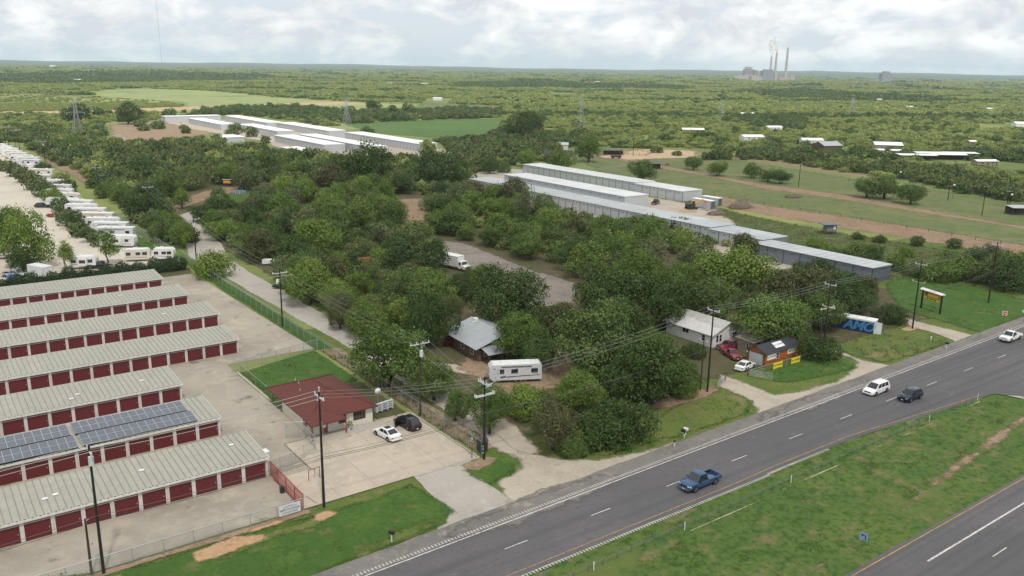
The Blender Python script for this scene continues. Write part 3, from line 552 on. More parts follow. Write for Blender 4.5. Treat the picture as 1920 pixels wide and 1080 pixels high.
for x, y, h in ((3.0, 12.3, .45), (2.2, 8.6, .3), (2.5, 3.2, .5), (2.9, 10.8, .3)):
    z = zE + (zR - zE) * min((x + e) / (W_ / 2 + e), 1); MB().cyl((x, y, z - .1), (x, y, z + h), .05).cyl((x, y, z), (x, y, z + .1), .12, .06).build('vent_pipe', M['steel'], rf)
pr = MB(); py0 = -2.0; pts = [(-.7, py0, 2.38), (4.6, py0, 2.38), (4.6, -.2, 2.38), (-.7, -.2, 2.38)]
pr.add(pts + [(1.95, -.1, 3.25), (1.95, 1.3, 3.25), (4.9, 1.0, 2.9), (-.75, 1.0, 2.82)] + [(x, y, z - .13) for x, y, z in pts], [(0, 1, 4), (1, 2, 6, 5, 4), (3, 0, 4, 5, 7), (0, 8, 9, 1), (1, 9, 10, 2), (3, 11, 8, 0), (8, 11, 10, 9)])
pr.build('porch_roof', M['roof_red'], of)
for x, m in ((-.5, dk), (4.4, M['gate_red'])): MB().box(x, x + .12, py0 + .15, py0 + .27, 0, 2.3).build('porch_post', m, of)
MB().box(-.8, 9.4, -2.4, -.02, .0, .12).build('porch_step', M['concrete_new'], of)
d = MB().box(1.55, 2.5, -.05, .05, .12, 2.15).build('door', M['brickred'], of); MB().prism([(1.83, .9), (2.22, .9), (2.27, 1.4), (2.22, 1.9), (1.83, 1.9), (1.78, 1.4)], -.07, -.051).build('door_glass', M['lamp'], d)
MB().cyl((2.38, -.12, 1.05), (2.38, -.05, 1.05), .04).build('door_handle', M['chrome'], d)
window(of, 7.35, 0, .95, 1.75, 1.15, 'x', dk, 4, 4, -.05); window(of, 4.75, 0, 1.0, 1.0, 1.1, 'x', dk, 2, 2, -.05); window(of, 0, 1.8, 1.0, 1.05, 1.1, 'y', dk, 2, 2, -.05)
MB().box(2.8, 3.0, -.16, -.01, 1.75, 2.0).build('wall_lamp', M['black'], of)
# ---- old house with pale metal roof
ho = thing('house', 'old brown house with pale blue-grey metal roof among the trees', 'house', (78.2, 116.0, 0), R(-4))
w = MB(); w.box(0, 9.6, 0, 11, .02, 2.6); w.prismx([(0, 2.6), (11, 2.6), (9.9, 2.61)], 0, 9.6); w.build('wall', M['brownwood'], ho)
mr = mat('blue_grey_metal_roof', (.36, .38, .39), .45, .2, .14, .7)
zl_, zr_ = 2.55, 4.5; rid = 5.2
rf = MB(); rf.hexa([(-.9, -.8, zl_ - .05), (rid, -.8, zr_ - .05), (rid, 11.6, zr_ - .05), (-.9, 11.6, zl_ - .05)], [(-.9, -.8, zl_), (rid, -.8, zr_), (rid, 11.6, zr_), (-.9, 11.6, zl_)])
rf.hexa([(rid + .004, -.8, zr_ - .05), (10.6, -.8, zl_ - .05), (10.6, 11.6, zl_ - .05), (rid + .004, 11.6, zr_ - .05)], [(rid + .004, -.8, zr_), (10.6, -.8, zl_), (10.6, 11.6, zl_), (rid + .004, 11.6, zr_)])
rf = rf.build('roof', mr, ho)
for i in range(18):
    y = -.7 + i * .71; MB().cyl((-.9, y, zl_ + .01), (rid, y, zr_ + .01), .025, n=4).build('roof_seam', mr, rf)
MB().add([(0, 0.004, 2.6), (9.6, .004, 2.6), (rid, .004, 4.3)], [(0, 1, 2)]).build('gable', M['brownwood'], ho)
MB().hexa([(.2, -3.2, 2.05), (7.5, -3.2, 2.05), (7.5, -.2, 2.75), (.2, -.2, 2.75)], [(.2, -3.2, 2.1), (7.5, -3.2, 2.1), (7.5, -.2, 2.8), (.2, -.2, 2.8)]).build('porch_roof', mr, ho)
for x in (.35, 3.8, 7.3): MB().box(x, x + .1, -3.1, -3.0, 0, 2.05).build('porch_post', dk, ho)
MB().box(4.2, 5.0, 8.7, 9.5, 4.2, 4.95).box(3.9, 5.4, 8.9, 9.3, 4.1, 4.35).build('roof_cooler', M['white'], ho)
window(ho, 0, 2.2, .9, 1.0, 1.2, 'y', M['white'], 1, 2, -.05); window(ho, 0, 5.6, .9, 1.0, 1.2, 'y', M['white'], 1, 2, -.05); window(ho, 1.6, 0, .9, .8, 1.2, 'x', M['white'], 1, 2, -.05)
MB().box(3.0, 3.9, -.05, .03, .05, 2.0).build('door', M['darkmetal'], ho)
# ---- long white house
wh = thing('house', 'white weatherboard house with low pale shingle roof behind the red pickups', 'house', (118.3, 98.5, 0), R(1))
w = MB(); w.box(0, 8.6, 0, 11.4, .02, 2.65); w.add([(0, .001, 2.65), (8.6, .001, 2.65), (4.3, .001, 4.3)], [(0, 1, 2)]); w.build('wall', M['white'], wh)
sh = mat('pale_worn_shingle', (.40, .39, .355), .8, var=.18, scale=1.2, bump=.2); sh2 = mat('pale_patched_shingle', (.50, .49, .47), .8, var=.12, scale=1.5)
rf = MB(); zl_, zr_ = 2.45, 4.4
rf.hexa([(-.6, -.5, zl_ - .08), (4.3, -.5, zr_ - .08), (4.3, 12, zr_ - .08), (-.6, 12, zl_ - .08)], [(-.6, -.5, zl_), (4.3, -.5, zr_), (4.3, 12, zr_), (-.6, 12, zl_)])
rf.hexa([(4.304, -.5, zr_ - .08), (9.2, -.5, zl_ - .08), (9.2, 12, zl_ - .08), (4.304, 12, zr_ - .08)], [(4.304, -.5, zr_), (9.2, -.5, zl_), (9.2, 12, zl_), (4.304, 12, zr_)])
rf = rf.build('roof', sh, wh)
sl = (zr_ - zl_) / 4.9; ed = [(-.55, -.3), (2.0, -.3), (1.7, 1.5), (2.3, 3.2), (1.9, 5.2), (2.6, 7.0), (2.2, 9.2), (2.5, 10.4), (-.55, 11.0)]
pts = [(x, y, zl_ + (x + .6) * sl + .02) for x, y in ed]; MB().add(pts + [(x, y, z - .018) for x, y, z in pts], [tuple(range(9))] + [(i, i + 9, (i + 1) % 9 + 9, (i + 1) % 9) for i in range(9)]).build('patched_shingles', sh2, rf)
for i in range(1, 9): MB().box(.0, 8.6, -.012, -.002, i * .3, i * .3 + .02).build('clapboard_edge', M['white'], wh)
for x in (1.2, 2.1): window(wh, x, 0, .95, .6, 1.25, 'x', M['white'], 1, 2, -.05)
window(wh, 6.1, 0, 1.0, 1.15, 1.1, 'x', M['white'], 2, 2, -.05); window(wh, 0, 6.6, 1.35, 1.5, .8, 'y', M['white'], 2, 1, -.05); window(wh, 0, 2.2, .9, .7, 1.1, 'y', M['white'], 1, 2, -.05)
MB().box(-.06, .02, 3.4, 4.3, .1, 2.1).build('door', M['white'], wh); MB().box(4.15, 4.45, -.05, -.01, 3.6, 3.95).build('gable_vent', M['steel'], wh)
# ---- orange shed with banners
sd_ = thing('shed', 'orange wooden shed with charcoal roof and training banners beside the highway', 'shed', (118.0, 86.5, 0), R(1))
w = MB(); w.box(0, 9.6, 0, 3.9, .02, 2.35); w.add([(.0, 0, 2.35), (0, 3.9, 2.35), (0, 1.95, 3.25)], [(0, 1, 2)]); w.add([(9.6, 0, 2.35), (9.6, 3.9, 2.35), (9.6, 1.95, 3.25)], [(0, 1, 2)]); w.build('wall', M['orange'], sd_)
for i in range(1, 24): MB().box(i * .4 - .01, i * .4 + .01, -.012, -.001, .05, 2.3).build('board_joint', M['brownwood'], sd_)
rf = MB(); zl_, zr_ = 2.28, 3.38
rf.hexa([(-.25, -.3, zl_ - .07), (9.85, -.3, zl_ - .07), (9.85, 1.95, zr_ - .07), (-.25, 1.95, zr_ - .07)], [(-.25, -.3, zl_), (9.85, -.3, zl_), (9.85, 1.95, zr_), (-.25, 1.95, zr_)])
rf.hexa([(-.25, 1.954, zr_ - .07), (9.85, 1.954, zr_ - .07), (9.85, 4.2, zl_ - .07), (-.25, 4.2, zl_ - .07)], [(-.25, 1.954, zr_), (9.85, 1.954, zr_), (9.85, 4.2, zl_), (-.25, 4.2, zl_)])
rf = rf.build('roof', M['charcoal'], sd_)
dr = MB()
for i in range(9): dr.box(-.05 - .01 * (i % 2), 0, .55, 3.35, .05 + i * .225, .05 + i * .225 + .21)
dr.build('roller_door', M['sheet'], sd_)
for y in (.0, 3.62): MB().box(-.10, .02, y, y + .28, .02, 2.3).build('corner_board', M['brownwood'], sd_)
MB().box(-.09, .02, .29, 3.61, 2.05, 2.3).build('lintel', M['brownwood'], sd_)
window(sd_, 3.45, 0, .95, .62, .95, 'x', M['white'], 1, 2, -.05)
for x in (.35,): MB().box(-.2, -.0, 3.7, 3.85, 1.7, 1.95).build('wall_lamp', M['white'], sd_)
def banner(label, parent_loc, rz, w_, h_, txts, m_bg, m_ink, tilt=0.0, border=None):
    t = thing('banner', label, 'banner', parent_loc, rz); t.rotation_euler = (tilt, 0, rz)
    MB().box(-w_ / 2, w_ / 2, 0, .025, 0, h_).build('panel', m_bg, t)
    if border:
        f = MB(); b = .07
        f.box(-w_ / 2, w_ / 2, -.006, -.001, 0, b).box(-w_ / 2, w_ / 2, -.006, -.001, h_ - b, h_).box(-w_ / 2, -w_ / 2 + b, -.006, -.001, b, h_ - b).box(w_ / 2 - b, w_ / 2, -.006, -.001, b, h_ - b); f.build('border', border, t)
    for s, size, zc in txts:
        lettering(s, size, m_ink, t, (0, -.008, zc), (R(90), 0, 0), bold=.012)
    return t
banner('white and yellow edged training banner left of the shed window', (119.6, 86.45, 1.02), R(1), 2.4, 1.05, [('CDL TRAINING', .36, .55)], M['white'], M['ink_grey'], 0, M['yellow'])
banner('white and yellow edged banner at the far end of the shed wall', (125.4, 86.55, 1.12), R(1), 2.5, 1.05, [], M['white'], M['ink_grey'], 0, M['yellow'])
_b = bpy.data.objects['banner.001']
for k_, (x_, w_) in enumerate(((-.95, .34), (-.5, .28), (-.1, .3), (.4, .5))): MB().box(x_, x_ + w_, -.010, -.004, .3, .72).build('worn_print', M['ink_grey'], _b)
banner('white training board lying on the charcoal shed roof', (122.7, 87.0, 2.68), R(1), 2.6, 1.25, [('CDL TRAINING', .38, .62)], M['white'], M['ink_grey'], R(-60))
# small tan outbuilding behind it
tb = thing('outbuilding', 'small tan flat-roofed outbuilding between the shed and the white house', 'outbuilding', (121.6, 92.2, 0), R(2))
MB().box(0, 4.2, 0, 3.2, .02, 2.2).build('wall', M['tan'], tb); MB().hexa([(-.5, -.5, 2.2), (4.8, -.5, 2.2), (4.8, 3.7, 2.45), (-.5, 3.7, 2.45)], [(-.5, -.5, 2.28), (4.8, -.5, 2.28), (4.8, 3.7, 2.53), (-.5, 3.7, 2.53)]).build('roof', mat('tan_roll_roof', (.20, .165, .135), .85), tb)
window(tb, 0, 1.0, .9, .4, .9, 'y', M['white'], 1, 2, -.05); MB().box(1.5, 2.3, -.04, .02, .05, 1.9).build('door', M['darkmetal'], tb)
# ---- steel storage rows: long sheds of tall bays; local x = +u depth, y = +v length
def steel_row(label, u0, u1, v0, v1, h, bay, front, roof, group, drop=.25, end=None, posts=True, facing=1):
    t = thing('steel_storage_row', label, 'storage building', (u0, v0, 0), 0, group); Dp, Ln = u1 - u0, v1 - v0
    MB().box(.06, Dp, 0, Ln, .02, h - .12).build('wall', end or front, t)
    MB().hexa([(-.25, -.15, h - .1), (Dp + .15, -.15, h - .1 - drop), (Dp + .15, Ln + .15, h - .1 - drop), (-.25, Ln + .15, h - .1)], [(-.25, -.15, h), (Dp + .15, -.15, h - drop + .22), (Dp + .15, Ln + .15, h - drop + .22), (-.25, Ln + .15, h)]).build('roof', roof, t)
    n = max(1, round(Ln / bay)); b = Ln / n
    dm = MB()
    k = 8
    for i in range(k): y = .07 + (b - .14) * i / k; dm.box(.0, .05 + (.02 if i % 2 else 0), y, y + (b - .14) / k, .05, h - .2)
    dm = dm.mesh('bay_door', front); pm = MB().box(-.045, .02, -.08, .08, .02, h - .15).mesh('bay_post', M['darkmetal']); nm = MB().box(-.03, .0, b * .42, b * .58, h * .74, h * .80).mesh('bay_number', M['sheet_dark'])
    sm_ = MB().hexa([(-.24, -.03, h - .01), (Dp + .14, -.03, h - drop + .21), (Dp + .14, .03, h - drop + .21), (-.24, .03, h - .01)], [(-.24, -.02, h + .06), (Dp + .14, -.02, h - drop + .28), (Dp + .14, .02, h - drop + .28), (-.24, .02, h + .06)]).mesh('roof_seam', roof)
    for i in range(n * 2): inst('roof_seam', sm_, t, (0, (i + .5) * b / 2, 0))
    for i in range(n):
        d = inst('bay_door', dm, t, (0, i * b, 0)); inst('bay_number', nm, d)
        if posts: inst('bay_post', pm, t, (0, i * b, 0))
    return t
g = 'pale steel storage rows beyond the grove'
steel_row('long front row of grey steel storage bays facing the grove', 197, 208, 168.2, 300, 4.0, 4.0, M['sheet'], M['roof_mid'], g)
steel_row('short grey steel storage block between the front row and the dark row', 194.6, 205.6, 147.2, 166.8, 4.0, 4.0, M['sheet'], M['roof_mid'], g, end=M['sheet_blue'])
steel_row('dark blue-grey steel storage row closest to the highway', 189.2, 197.4, 110.5, 146.4, 3.9, 5.2, M['sheet_blue'], M['roof_mid'], g, end=M['sheet_dark'])  # the shade on this row is put into darker steel colours
steel_row('middle grey steel storage row with blue trim under its eaves', 217.5, 229.5, 227, 303, 4.2, 5.6, mat('pale_blue_sheet', (.42, .46, .50), .5), M['sheet_roof'], g, posts=False, end=M['sheet'])
steel_row('rearmost grey steel storage row beside the pasture', 248.5, 259.5, 253, 331, 4.3, 4.2, M['sheet'], M['sheet_roof'], g)
steel_row('stepped near end of the rearmost grey storage row', 247.2, 258.2, 226, 252.6, 4.1, 4.2, M['sheet'], M['sheet_roof'], g)
g = 'white steel storage rows of the far depot'
steel_row('white steel depot row beside the bright green field', 258.5, 272.5, 450, 550, 4.4, 4.2, M['sheet'], M['far_white'], g)
steel_row('near half of the longest white depot row below the dark tree belt', 254, 267, 566, 662, 4.5, 5, M['sheet'], M['far_white'], g)
steel_row('far half of the longest white depot row below the dark tree belt', 246, 259, 663, 765, 4.6, 5, M['sheet'], M['far_white'], g)
steel_row('middle white depot row half hidden by a small tree', 222, 234, 580, 660, 4.3, 5, M['sheet'], M['far_white'], g)
steel_row('far end block of the middle white depot row beside the earthworks', 209, 221, 661, 745, 4.3, 5, M['sheet'], M['far_white'], g)
steel_row('front white depot row whose wall shows above the grove', 207.5, 221, 470, 548, 4.2, 4.2, M['sheet'], M['far_white'], g)
steel_row('white depot row with its roof between two taller depot rows', 225, 237, 448, 549, 4.2, 4.2, M['sheet'], M['far_white'], g)
t = thing('steel_storage_row', 'white depot building closing the far end, seen broadside', 'storage building', (196, 766, 0), 0, g)
MB().box(0, 47, 0, 12, .02, 4.6).build('wall', M['sheet'], t); MB().box(-.3, 47.3, -.3, 12.3, 4.6, 4.8).build('roof', M['far_white'], t)
dm = MB().box(.1, 4.1, -.08, -.0, .05, 4.2).mesh('bay_door', M['sheet'])
for i in range(11): inst('bay_door', dm, t, (i * 4.27, 0, 0))
for lab, a in (('low white roof poking from the trees left of the front depot row', ((419, 258), 14, 22)), ('low white roof corner below the front depot row', ((560, 283), 10, 26))):
    (qx, qy), w_, l_ = a; q = P(qx, qy, 3.2); t = thing('white_shed', lab, 'shed', (q[0], q[1], 0)); MB().box(0, w_, 0, l_, .02, 3.1).build('wall', M['sheet'], t); MB().box(-.3, w_ + .3, -.3, l_ + .3, 3.1, 3.3).build('roof', M['far_white'], t)
# ---- gabled farm buildings further off
def gabled(name, label, cat, loc, rz, w_, l_, h, rise, m_wall, m_roof, wins=2, group=None):
    t = thing(name, label, cat, loc, rz, group)
    wl = MB(); wl.box(0, l_, 0, w_, .02, h); wl.prismx([(0, h), (w_, h), (w_ / 2, h + rise)], .001, l_ - .001); wl.build('wall', m_wall, t)
    rf = MB(); o = .4; s = rise / (w_ / 2)
    rf.hexa([(-o, -o, h - o * s), (l_ + o, -o, h - o * s), (l_ + o, w_ / 2, h + rise), (-o, w_ / 2, h + rise)], [(-o, -o, h - o * s + .12), (l_ + o, -o, h - o * s + .12), (l_ + o, w_ / 2, h + rise + .12), (-o, w_ / 2, h + rise + .12)])
    rf.hexa([(-o, w_ / 2 + .004, h + rise), (l_ + o, w_ / 2 + .004, h + rise), (l_ + o, w_ + o, h - o * s), (-o, w_ + o, h - o * s)], [(-o, w_ / 2 + .004, h + rise + .12), (l_ + o, w_ / 2 + .004, h + rise + .12), (l_ + o, w_ + o, h - o * s + .12), (-o, w_ + o, h - o * s + .12)])
    rf.build('roof', m_roof, t)
    for i in range(wins): window(t, l_ * (i + .5) / wins, 0, 1.0, 1.1, 1.1, 'x', M['white'], 1, 2, -.05)
    if wins: MB().box(l_ * .5 - .45, l_ * .5 + .45, -.05, .01, .05, 2.05).build('door', M['brownwood'], t)
    return t
RZ = -HEAD
gabled('house', 'low house with charcoal roof behind the rearmost storage row', 'house', PZ(1022, 297), RZ + R(4), 9, 16, 2.7, 1.3, M['cream'], M['charcoal'], 3)
gabled('outbuilding', 'small cream outbuilding behind the charcoal-roofed house', 'outbuilding', PZ(1044, 281), RZ, 6, 7, 3.2, 1.2, M['cream'], M['roof_mid'], 1)
FARB = [P(1545, 284), P(1690, 300), P(1720, 297), P(1750, 300), P(1775, 297)]
def open_shelter(label, loc, rz, w_, l_, h, m_roof, dark=True):
    t = thing('open_shelter', label, 'shelter', loc, rz)
    MB().hexa([(0, 0, h - .35), (l_, 0, h - .35), (l_, w_, h), (0, w_, h)], [(0, 0, h - .25), (l_, 0, h - .25), (l_, w_, h + .1), (0, w_, h + .1)]).build('roof', m_roof, t)
    for x in (.2, l_ / 2, l_ - .2):
        for y in (.2, w_ - .2): MB().box(x - .08, x + .08, y - .08, y + .08, 0, h - .4).build('post', M['darkmetal'], t)
    MB().box(.1, l_ - .1, w_ - .18, w_ - .1, .05, h - .3).build('back_wall', M['brownwood'], t)
    return t
open_shelter('black livestock shelter in the pasture behind a round tree', PZ(1195, 317), RZ + R(2), 5, 13, 3.0, mat('dull_black_roof', (.05, .06, .065), .5))
open_shelter('small dark shelter beside the dirt pen', PZ(1132, 291), RZ, 5, 12, 3.0, M['darkmetal'])
open_shelter('grey flat shelter at the right edge of the pasture', PZ(1898, 404), RZ + R(3), 5, 8, 3.0, M['roof_mid'])
for k, (a, b, w_, l_, lab) in enumerate(((1703, 301, 8, 22, 'leftmost of four pale roofed stable sheds'), (1735, 297, 8, 24, 'second stable shed with pale tilted roof'), (1765, 300, 7, 22, 'third stable shed with pale tilted roof'), (1790, 297, 7, 20, 'rightmost of the four pale roofed stable sheds'))):
    open_shelter(lab + ' beyond the pasture', PZ(a - 15, b), RZ, w_, l_, 3.4, M['far_white'])
gabled('barn', 'brown gabled barn beside the pale stable yard', 'barn', PZ(1545, 284), RZ + R(20), 12, 14, 3.6, 2.2, M['brownwood'], M['roof_mid'], 0)
for k, (a, b, w_, l_, h, lab) in enumerate(((1640, 281, 16, 24, 4.0, 'wide white-roofed barn right of the brown barn'), (1505, 272, 12, 20, 4.0, 'bright white roof left of the brown barn'), (1395, 264, 12, 22, 3.4, 'white-roofed house left of the stable yard'), (1280, 249, 10, 24, 3.2, 'long white roof in the scrub above the pasture'), (1640, 289, 6, 9, 3, 'white-roofed cabin below the wide white barn'), (1672, 290, 6, 9, 3, 'grey-white cabin right of the wide white barn'),
        (1832, 311, 7, 18, 3, 'low white roof beside the thin pale lane'), (1905, 238, 14, 32, 4, 'white farm shed at the right edge of the picture'), (1440, 245, 10, 18, 3.4, 'pale roof in the scrub below the second stack'), (1818, 273, 6, 6, 3.5, 'small white house at the foot of the brown thicket'), (1390, 218, 10, 22, 3.4, 'white roofed house far left of the power station'), (1700, 204, 9, 12, 3.5, 'grey house far off in the pale scrub'),
        (1852, 208, 9, 14, 3.5, 'pink-roofed house far off near the right edge'), (812, 188, 10, 18, 3.6, 'white farmhouse at the top of the far meadow'), (725, 158, 10, 20, 4, 'white roof left of the far meadow'), (790, 159, 10, 22, 4, 'second white roof in the far row above the meadow'), (138, 152, 12, 26, 4, 'white building in the dark belt at far left'), (318, 143, 12, 30, 4, 'pale blue-white shed in the dark belt below the mast'),
        (490, 145, 12, 40, 4, 'pale building at the right end of the dark belt'), (92, 126, 40, 60, 9, 'bright white tank-like shed far off at left'), (195, 122, 25, 50, 6, 'white building far off left of the mast'), (1115, 155, 10, 24, 4, 'tiny white roof far off in the middle'), (1645, 190, 9, 14, 4, 'pale cottage right of the fourth pylon'))):
    FARB.append(P(a, b)); gabled('farm_building', lab, 'building', PZ(a, b), RZ + R((k * 37) % 25 - 12), w_ * .75, l_ * .72, h * .85, w_ * .10, M['white'] if k % 3 else M['tan'], M['far_white'], 2 if dist(*P(a, b)) < 900 else 0)
# ================================================================== VEHICLES   local x forward, y left, z up
def lerp(a, b, t): return tuple(a[i] + (b[i] - a[i]) * t for i in range(3))
def quad_at(c, a0, a1, b0, b1, off):       # patch on a face c=(p00,p10,p11,p01), pushed out by off
    f = lambda s, t: Vector(lerp(lerp(c[0], c[1], s), lerp(c[3], c[2], s), t))
    q = [f(a0, b0), f(a1, b0), f(a1, b1), f(a0, b1)]; n = (q[1] - q[0]).cross(q[3] - q[0]).normalized()
    return [tuple(p + n * off) for p in q]
WHEELS = {}
def wheel(parent, x, y, r, w_):
    key = (round(r, 2), round(w_, 2))
    if key not in WHEELS:
        t = MB(); n = 16
        prof = [(-w_ / 2, r * .68), (-w_ / 2, r * .93), (-w_ * .38, r), (w_ * .38, r), (w_ / 2, r * .93), (w_ / 2, r * .68)]
        rings = [[(rr_ * math.cos(2 * math.pi * i / n), yy, rr_ * math.sin(2 * math.pi * i / n)) for i in range(n)] for yy, rr_ in prof]; t.loft(rings)
        rim = MB(); rim.cyl((0, -w_ * .46, 0), (0, w_ * .46, 0), r * .67, n=14); 
        for s in (-1, 1):
            for i in range(5):
                a = 2 * math.pi * i / 5; rim.box(-.01, .01, min(s * w_ * .46, s * w_ * .52), max(s * w_ * .46, s * w_ * .52), 0, .01); rim.cyl((0, s * w_ * .5, 0), (math.cos(a) * r * .6, s * w_ * .5, math.sin(a) * r * .6), .045, .035, 4)
        WHEELS[key] = (t.mesh('tyre', M['tyre'], 40), rim.mesh('rim', M['rim'], 40))
    o = inst('wheel', WHEELS[key][0], parent, (x, y, r)); inst('rim', WHEELS[key][1], o); return o
SPEC = dict(
    pickup=dict(L=5.9, W=2.0, r=.40, wb=3.6, clear=.34, prof=[(-2.95, .88), (-2.85, .98), (-.45, 1.0), (.9, 1.06), (1.25, 1.14), (2.5, 1.06), (2.85, .95), (2.95, .72)], belt=1.06, roof=1.86, gh=(-.55, -.28, .78, 1.55), bed=(-2.8, -.6)),
    old_pickup=dict(L=4.9, W=1.75, r=.34, wb=2.9, clear=.30, prof=[(-2.45, .78), (-2.38, .86), (-.35, .88), (.6, .92), (.9, .98), (2.1, .94), (2.38, .84), (2.45, .62)], belt=.92, roof=1.6, gh=(-.42, -.2, .55, 1.15), bed=(-2.32, -.46)),
    sedan=dict(L=4.7, W=1.83, r=.33, wb=2.75, clear=.20, prof=[(-2.35, .55), (-2.3, .86), (-1.75, .97), (-.6, .93), (.75, .92), (1.1, .91), (2.0, .76), (2.28, .62), (2.35, .42)], belt=.90, roof=1.42, gh=(-1.85, -.75, .35, 1.15), bed=None),
    suv=dict(L=4.6, W=1.86, r=.36, wb=2.7, clear=.24, prof=[(-2.3, .55), (-2.27, .95), (-1.9, 1.02), (.7, .98), (1.05, 1.0), (1.95, .92), (2.22, .78), (2.3, .5)], belt=1.0, roof=1.66, gh=(-2.12, -1.55, .35, 1.1), bed=None),
    minivan=dict(L=5.1, W=1.98, r=.34, wb=3.05, clear=.2, prof=[(-2.55, .5), (-2.52, .95), (-2.2, 1.02), (.9, .98), (1.4, .98), (2.15, .86), (2.46, .7), (2.55, .45)], belt=1.0, roof=1.74, gh=(-2.42, -2.1, .55, 1.6), bed=None))
def vehicle(name, label, cat, loc, heading, kind, pm, group=None, open_door=False, sunroof=False):
    s = SPEC[kind]; L_, W_ = s['L'], s['W']; t = thing(name, label, cat, loc, heading, group)
    xs = [p[0] for p in s['prof']]; zs = [p[1] for p in s['prof']]
    st = sorted(set([-L_ / 2, -L_ / 2 + .06, -L_ / 2 + .2, L_ / 2 - .3, L_ / 2 - .12, L_ / 2] + xs)); rings = []
    bed = s['bed']
    for x in st:
        zt = float(np.interp(x, xs, zs)); e = (abs(x) / (L_ / 2)) ** 6; hw = W_ / 2 * (1 - .10 * e); zb = s['clear'] + .10 * e
        if bed and bed[0] - .02 <= x <= bed[1] + .02: zt = s['clear'] + .30
        zt = max(zt, zb + .12); zm = zb + (zt - zb) * .62
        half = [(hw * .80, zb), (hw * .97, zb + .06), (hw, zm), (hw * .965, zt - .05), (hw * .86, zt)]
        rings.append([(x, 0, zb)] + [(x, y, z) for y, z in half] + [(x, 0, zt + .025)] + [(x, -y, z) for y, z in reversed(half)])
    MB().loft(rings[::-1]).build('body', pm, t, 32)
    # cabin
    xr0, xr1, xf1, xf0 = s['gh']; zb, zr = s['belt'] - .03, s['roof']; wb, wr = W_ * .455, W_ * .36
    B_ = [(xr0, -wb, zb), (xf0, -wb, zb - .02), (xf0, wb, zb - .02), (xr0, wb, zb)]; T_ = [(xr1, -wr, zr - .03), (xf1, -wr, zr - .03), (xf1, wr, zr - .03), (xr1, wr, zr - .03)]
    MB().hexa(B_, T_).build('cabin', pm, t)
    MB().hexa([(xr1 - .04, -wr, zr - .031), (xf1 + .05, -wr, zr - .031), (xf1 + .05, wr, zr - .031), (xr1 - .04, wr, zr - .031)], [(xr1 + .1, -wr * .85, zr + .02), (xf1 - .08, -wr * .85, zr + .02), (xf1 - .08, wr * .85, zr + .02), (xr1 + .1, wr * .85, zr + .02)]).build('roof_panel', pm, t, 60)
    MB().poly(quad_at((B_[1], B_[2], T_[2], T_[1]), .05, .95, .08, .94, .012)).build('windshield', M['glass'], t)
    MB().poly(quad_at((B_[3], B_[0], T_[0], T_[3]), .07, .93, .12, .9, .012)).build('rear_window', M['glass'], t)
    nwin = 1 if kind in ('old_pickup',) else (3 if kind in ('minivan', 'suv') else 2)
    for face, flip in (((B_[0], B_[1], T_[1], T_[0]), False), ((B_[2], B_[3], T_[3], T_[2]), True)):
        for i in range(nwin):
            a0, a1 = .06 + .88 * i / nwin, .06 + .88 * (i + 1) / nwin - .035
            MB().poly(quad_at(face, a0, a1, .12, .90, .012)).build('side_window', M['glass'], t)
    if sunroof: MB().hexa([(-.55, -.45, zr + .02), (.3, -.45, zr + .02), (.3, .45, zr + .02), (-.55, .45, zr + .02)], [(-.5, -.42, zr + .03), (.25, -.42, zr + .03), (.25, .42, zr + .03), (-.5, .42, zr + .03)]).build('sunroof', M['glass'], t)
    if bed:
        b0, b1 = bed; fl = s['clear'] + .33; zt = float(np.interp((b0 + b1) / 2, xs, zs)) + .03; hw = W_ / 2
        for y0, y1 in ((-hw, -hw + .13), (hw - .13, hw)): MB().hexa([(b0 - .1, y0, fl - .1), (b1 + .05, y0, fl - .1), (b1 + .05, y1, fl - .1), (b0 - .1, y1, fl - .1)], [(b0 - .1, y0 * .985, zt), (b1 + .05, y0 * .985, zt), (b1 + .05, y1 * .985, zt), (b0 - .1, y1 * .985, zt)]).build('bed_side', pm, t)
        MB().box(b0 - .12, b0 - .03, -hw + .14, hw - .14, fl, zt).build('tailgate', pm, t); MB().box(b1, b1 + .06, -hw + .14, hw - .14, fl, zt).build('bed_front', pm, t)
        MB().box(b0 - .02, b1 - .01, -hw + .14, hw - .14, fl - .02, fl + .02).build('bed_floor', M['black'], t)
        for y0, y1 in ((-hw + .131, -hw + .16), (hw - .16, hw - .131)): MB().box(b0 - .02, b1 - .01, y0, y1, fl + .021, zt - .02).build('bed_liner', M['black'], t)
    x0 = L_ / 2; zl = float(np.interp(x0 - .12, xs, zs)) - .17; wl = W_ / 2
    for sgn in (-1, 1):
        MB().hexa([(x0 - .28, sgn * wl * .60, zl), (x0 - .02, sgn * wl * .60, zl), (x0 - .09, sgn * wl * .90, zl), (x0 - .30, sgn * wl * .955, zl)], [(x0 - .30, sgn * wl * .60, zl + .15), (x0 - .05, sgn * wl * .60, zl + .15), (x0 - .12, sgn * wl * .89, zl + .15), (x0 - .32, sgn * wl * .945, zl + .15)]).build('headlight', M['lamp'], t)
        zt_ = float(np.interp(-x0 + .1, xs, zs)); MB().box(-x0 - .015, -x0 + .12, min(sgn * wl * .66, sgn * wl * .9), max(sgn * wl * .66, sgn * wl * .9), zt_ - .24, zt_ - .06).build('tail_light', M['tail'], t)
        MB().box(xf0 - .52, xf0 - .36, min(sgn * wl * .93, sgn * wl * 1.10), max(sgn * wl * .93, sgn * wl * 1.10), s['belt'] + .02, s['belt'] + .2).build('mirror', M['black'] if kind == 'pickup' else pm, t)
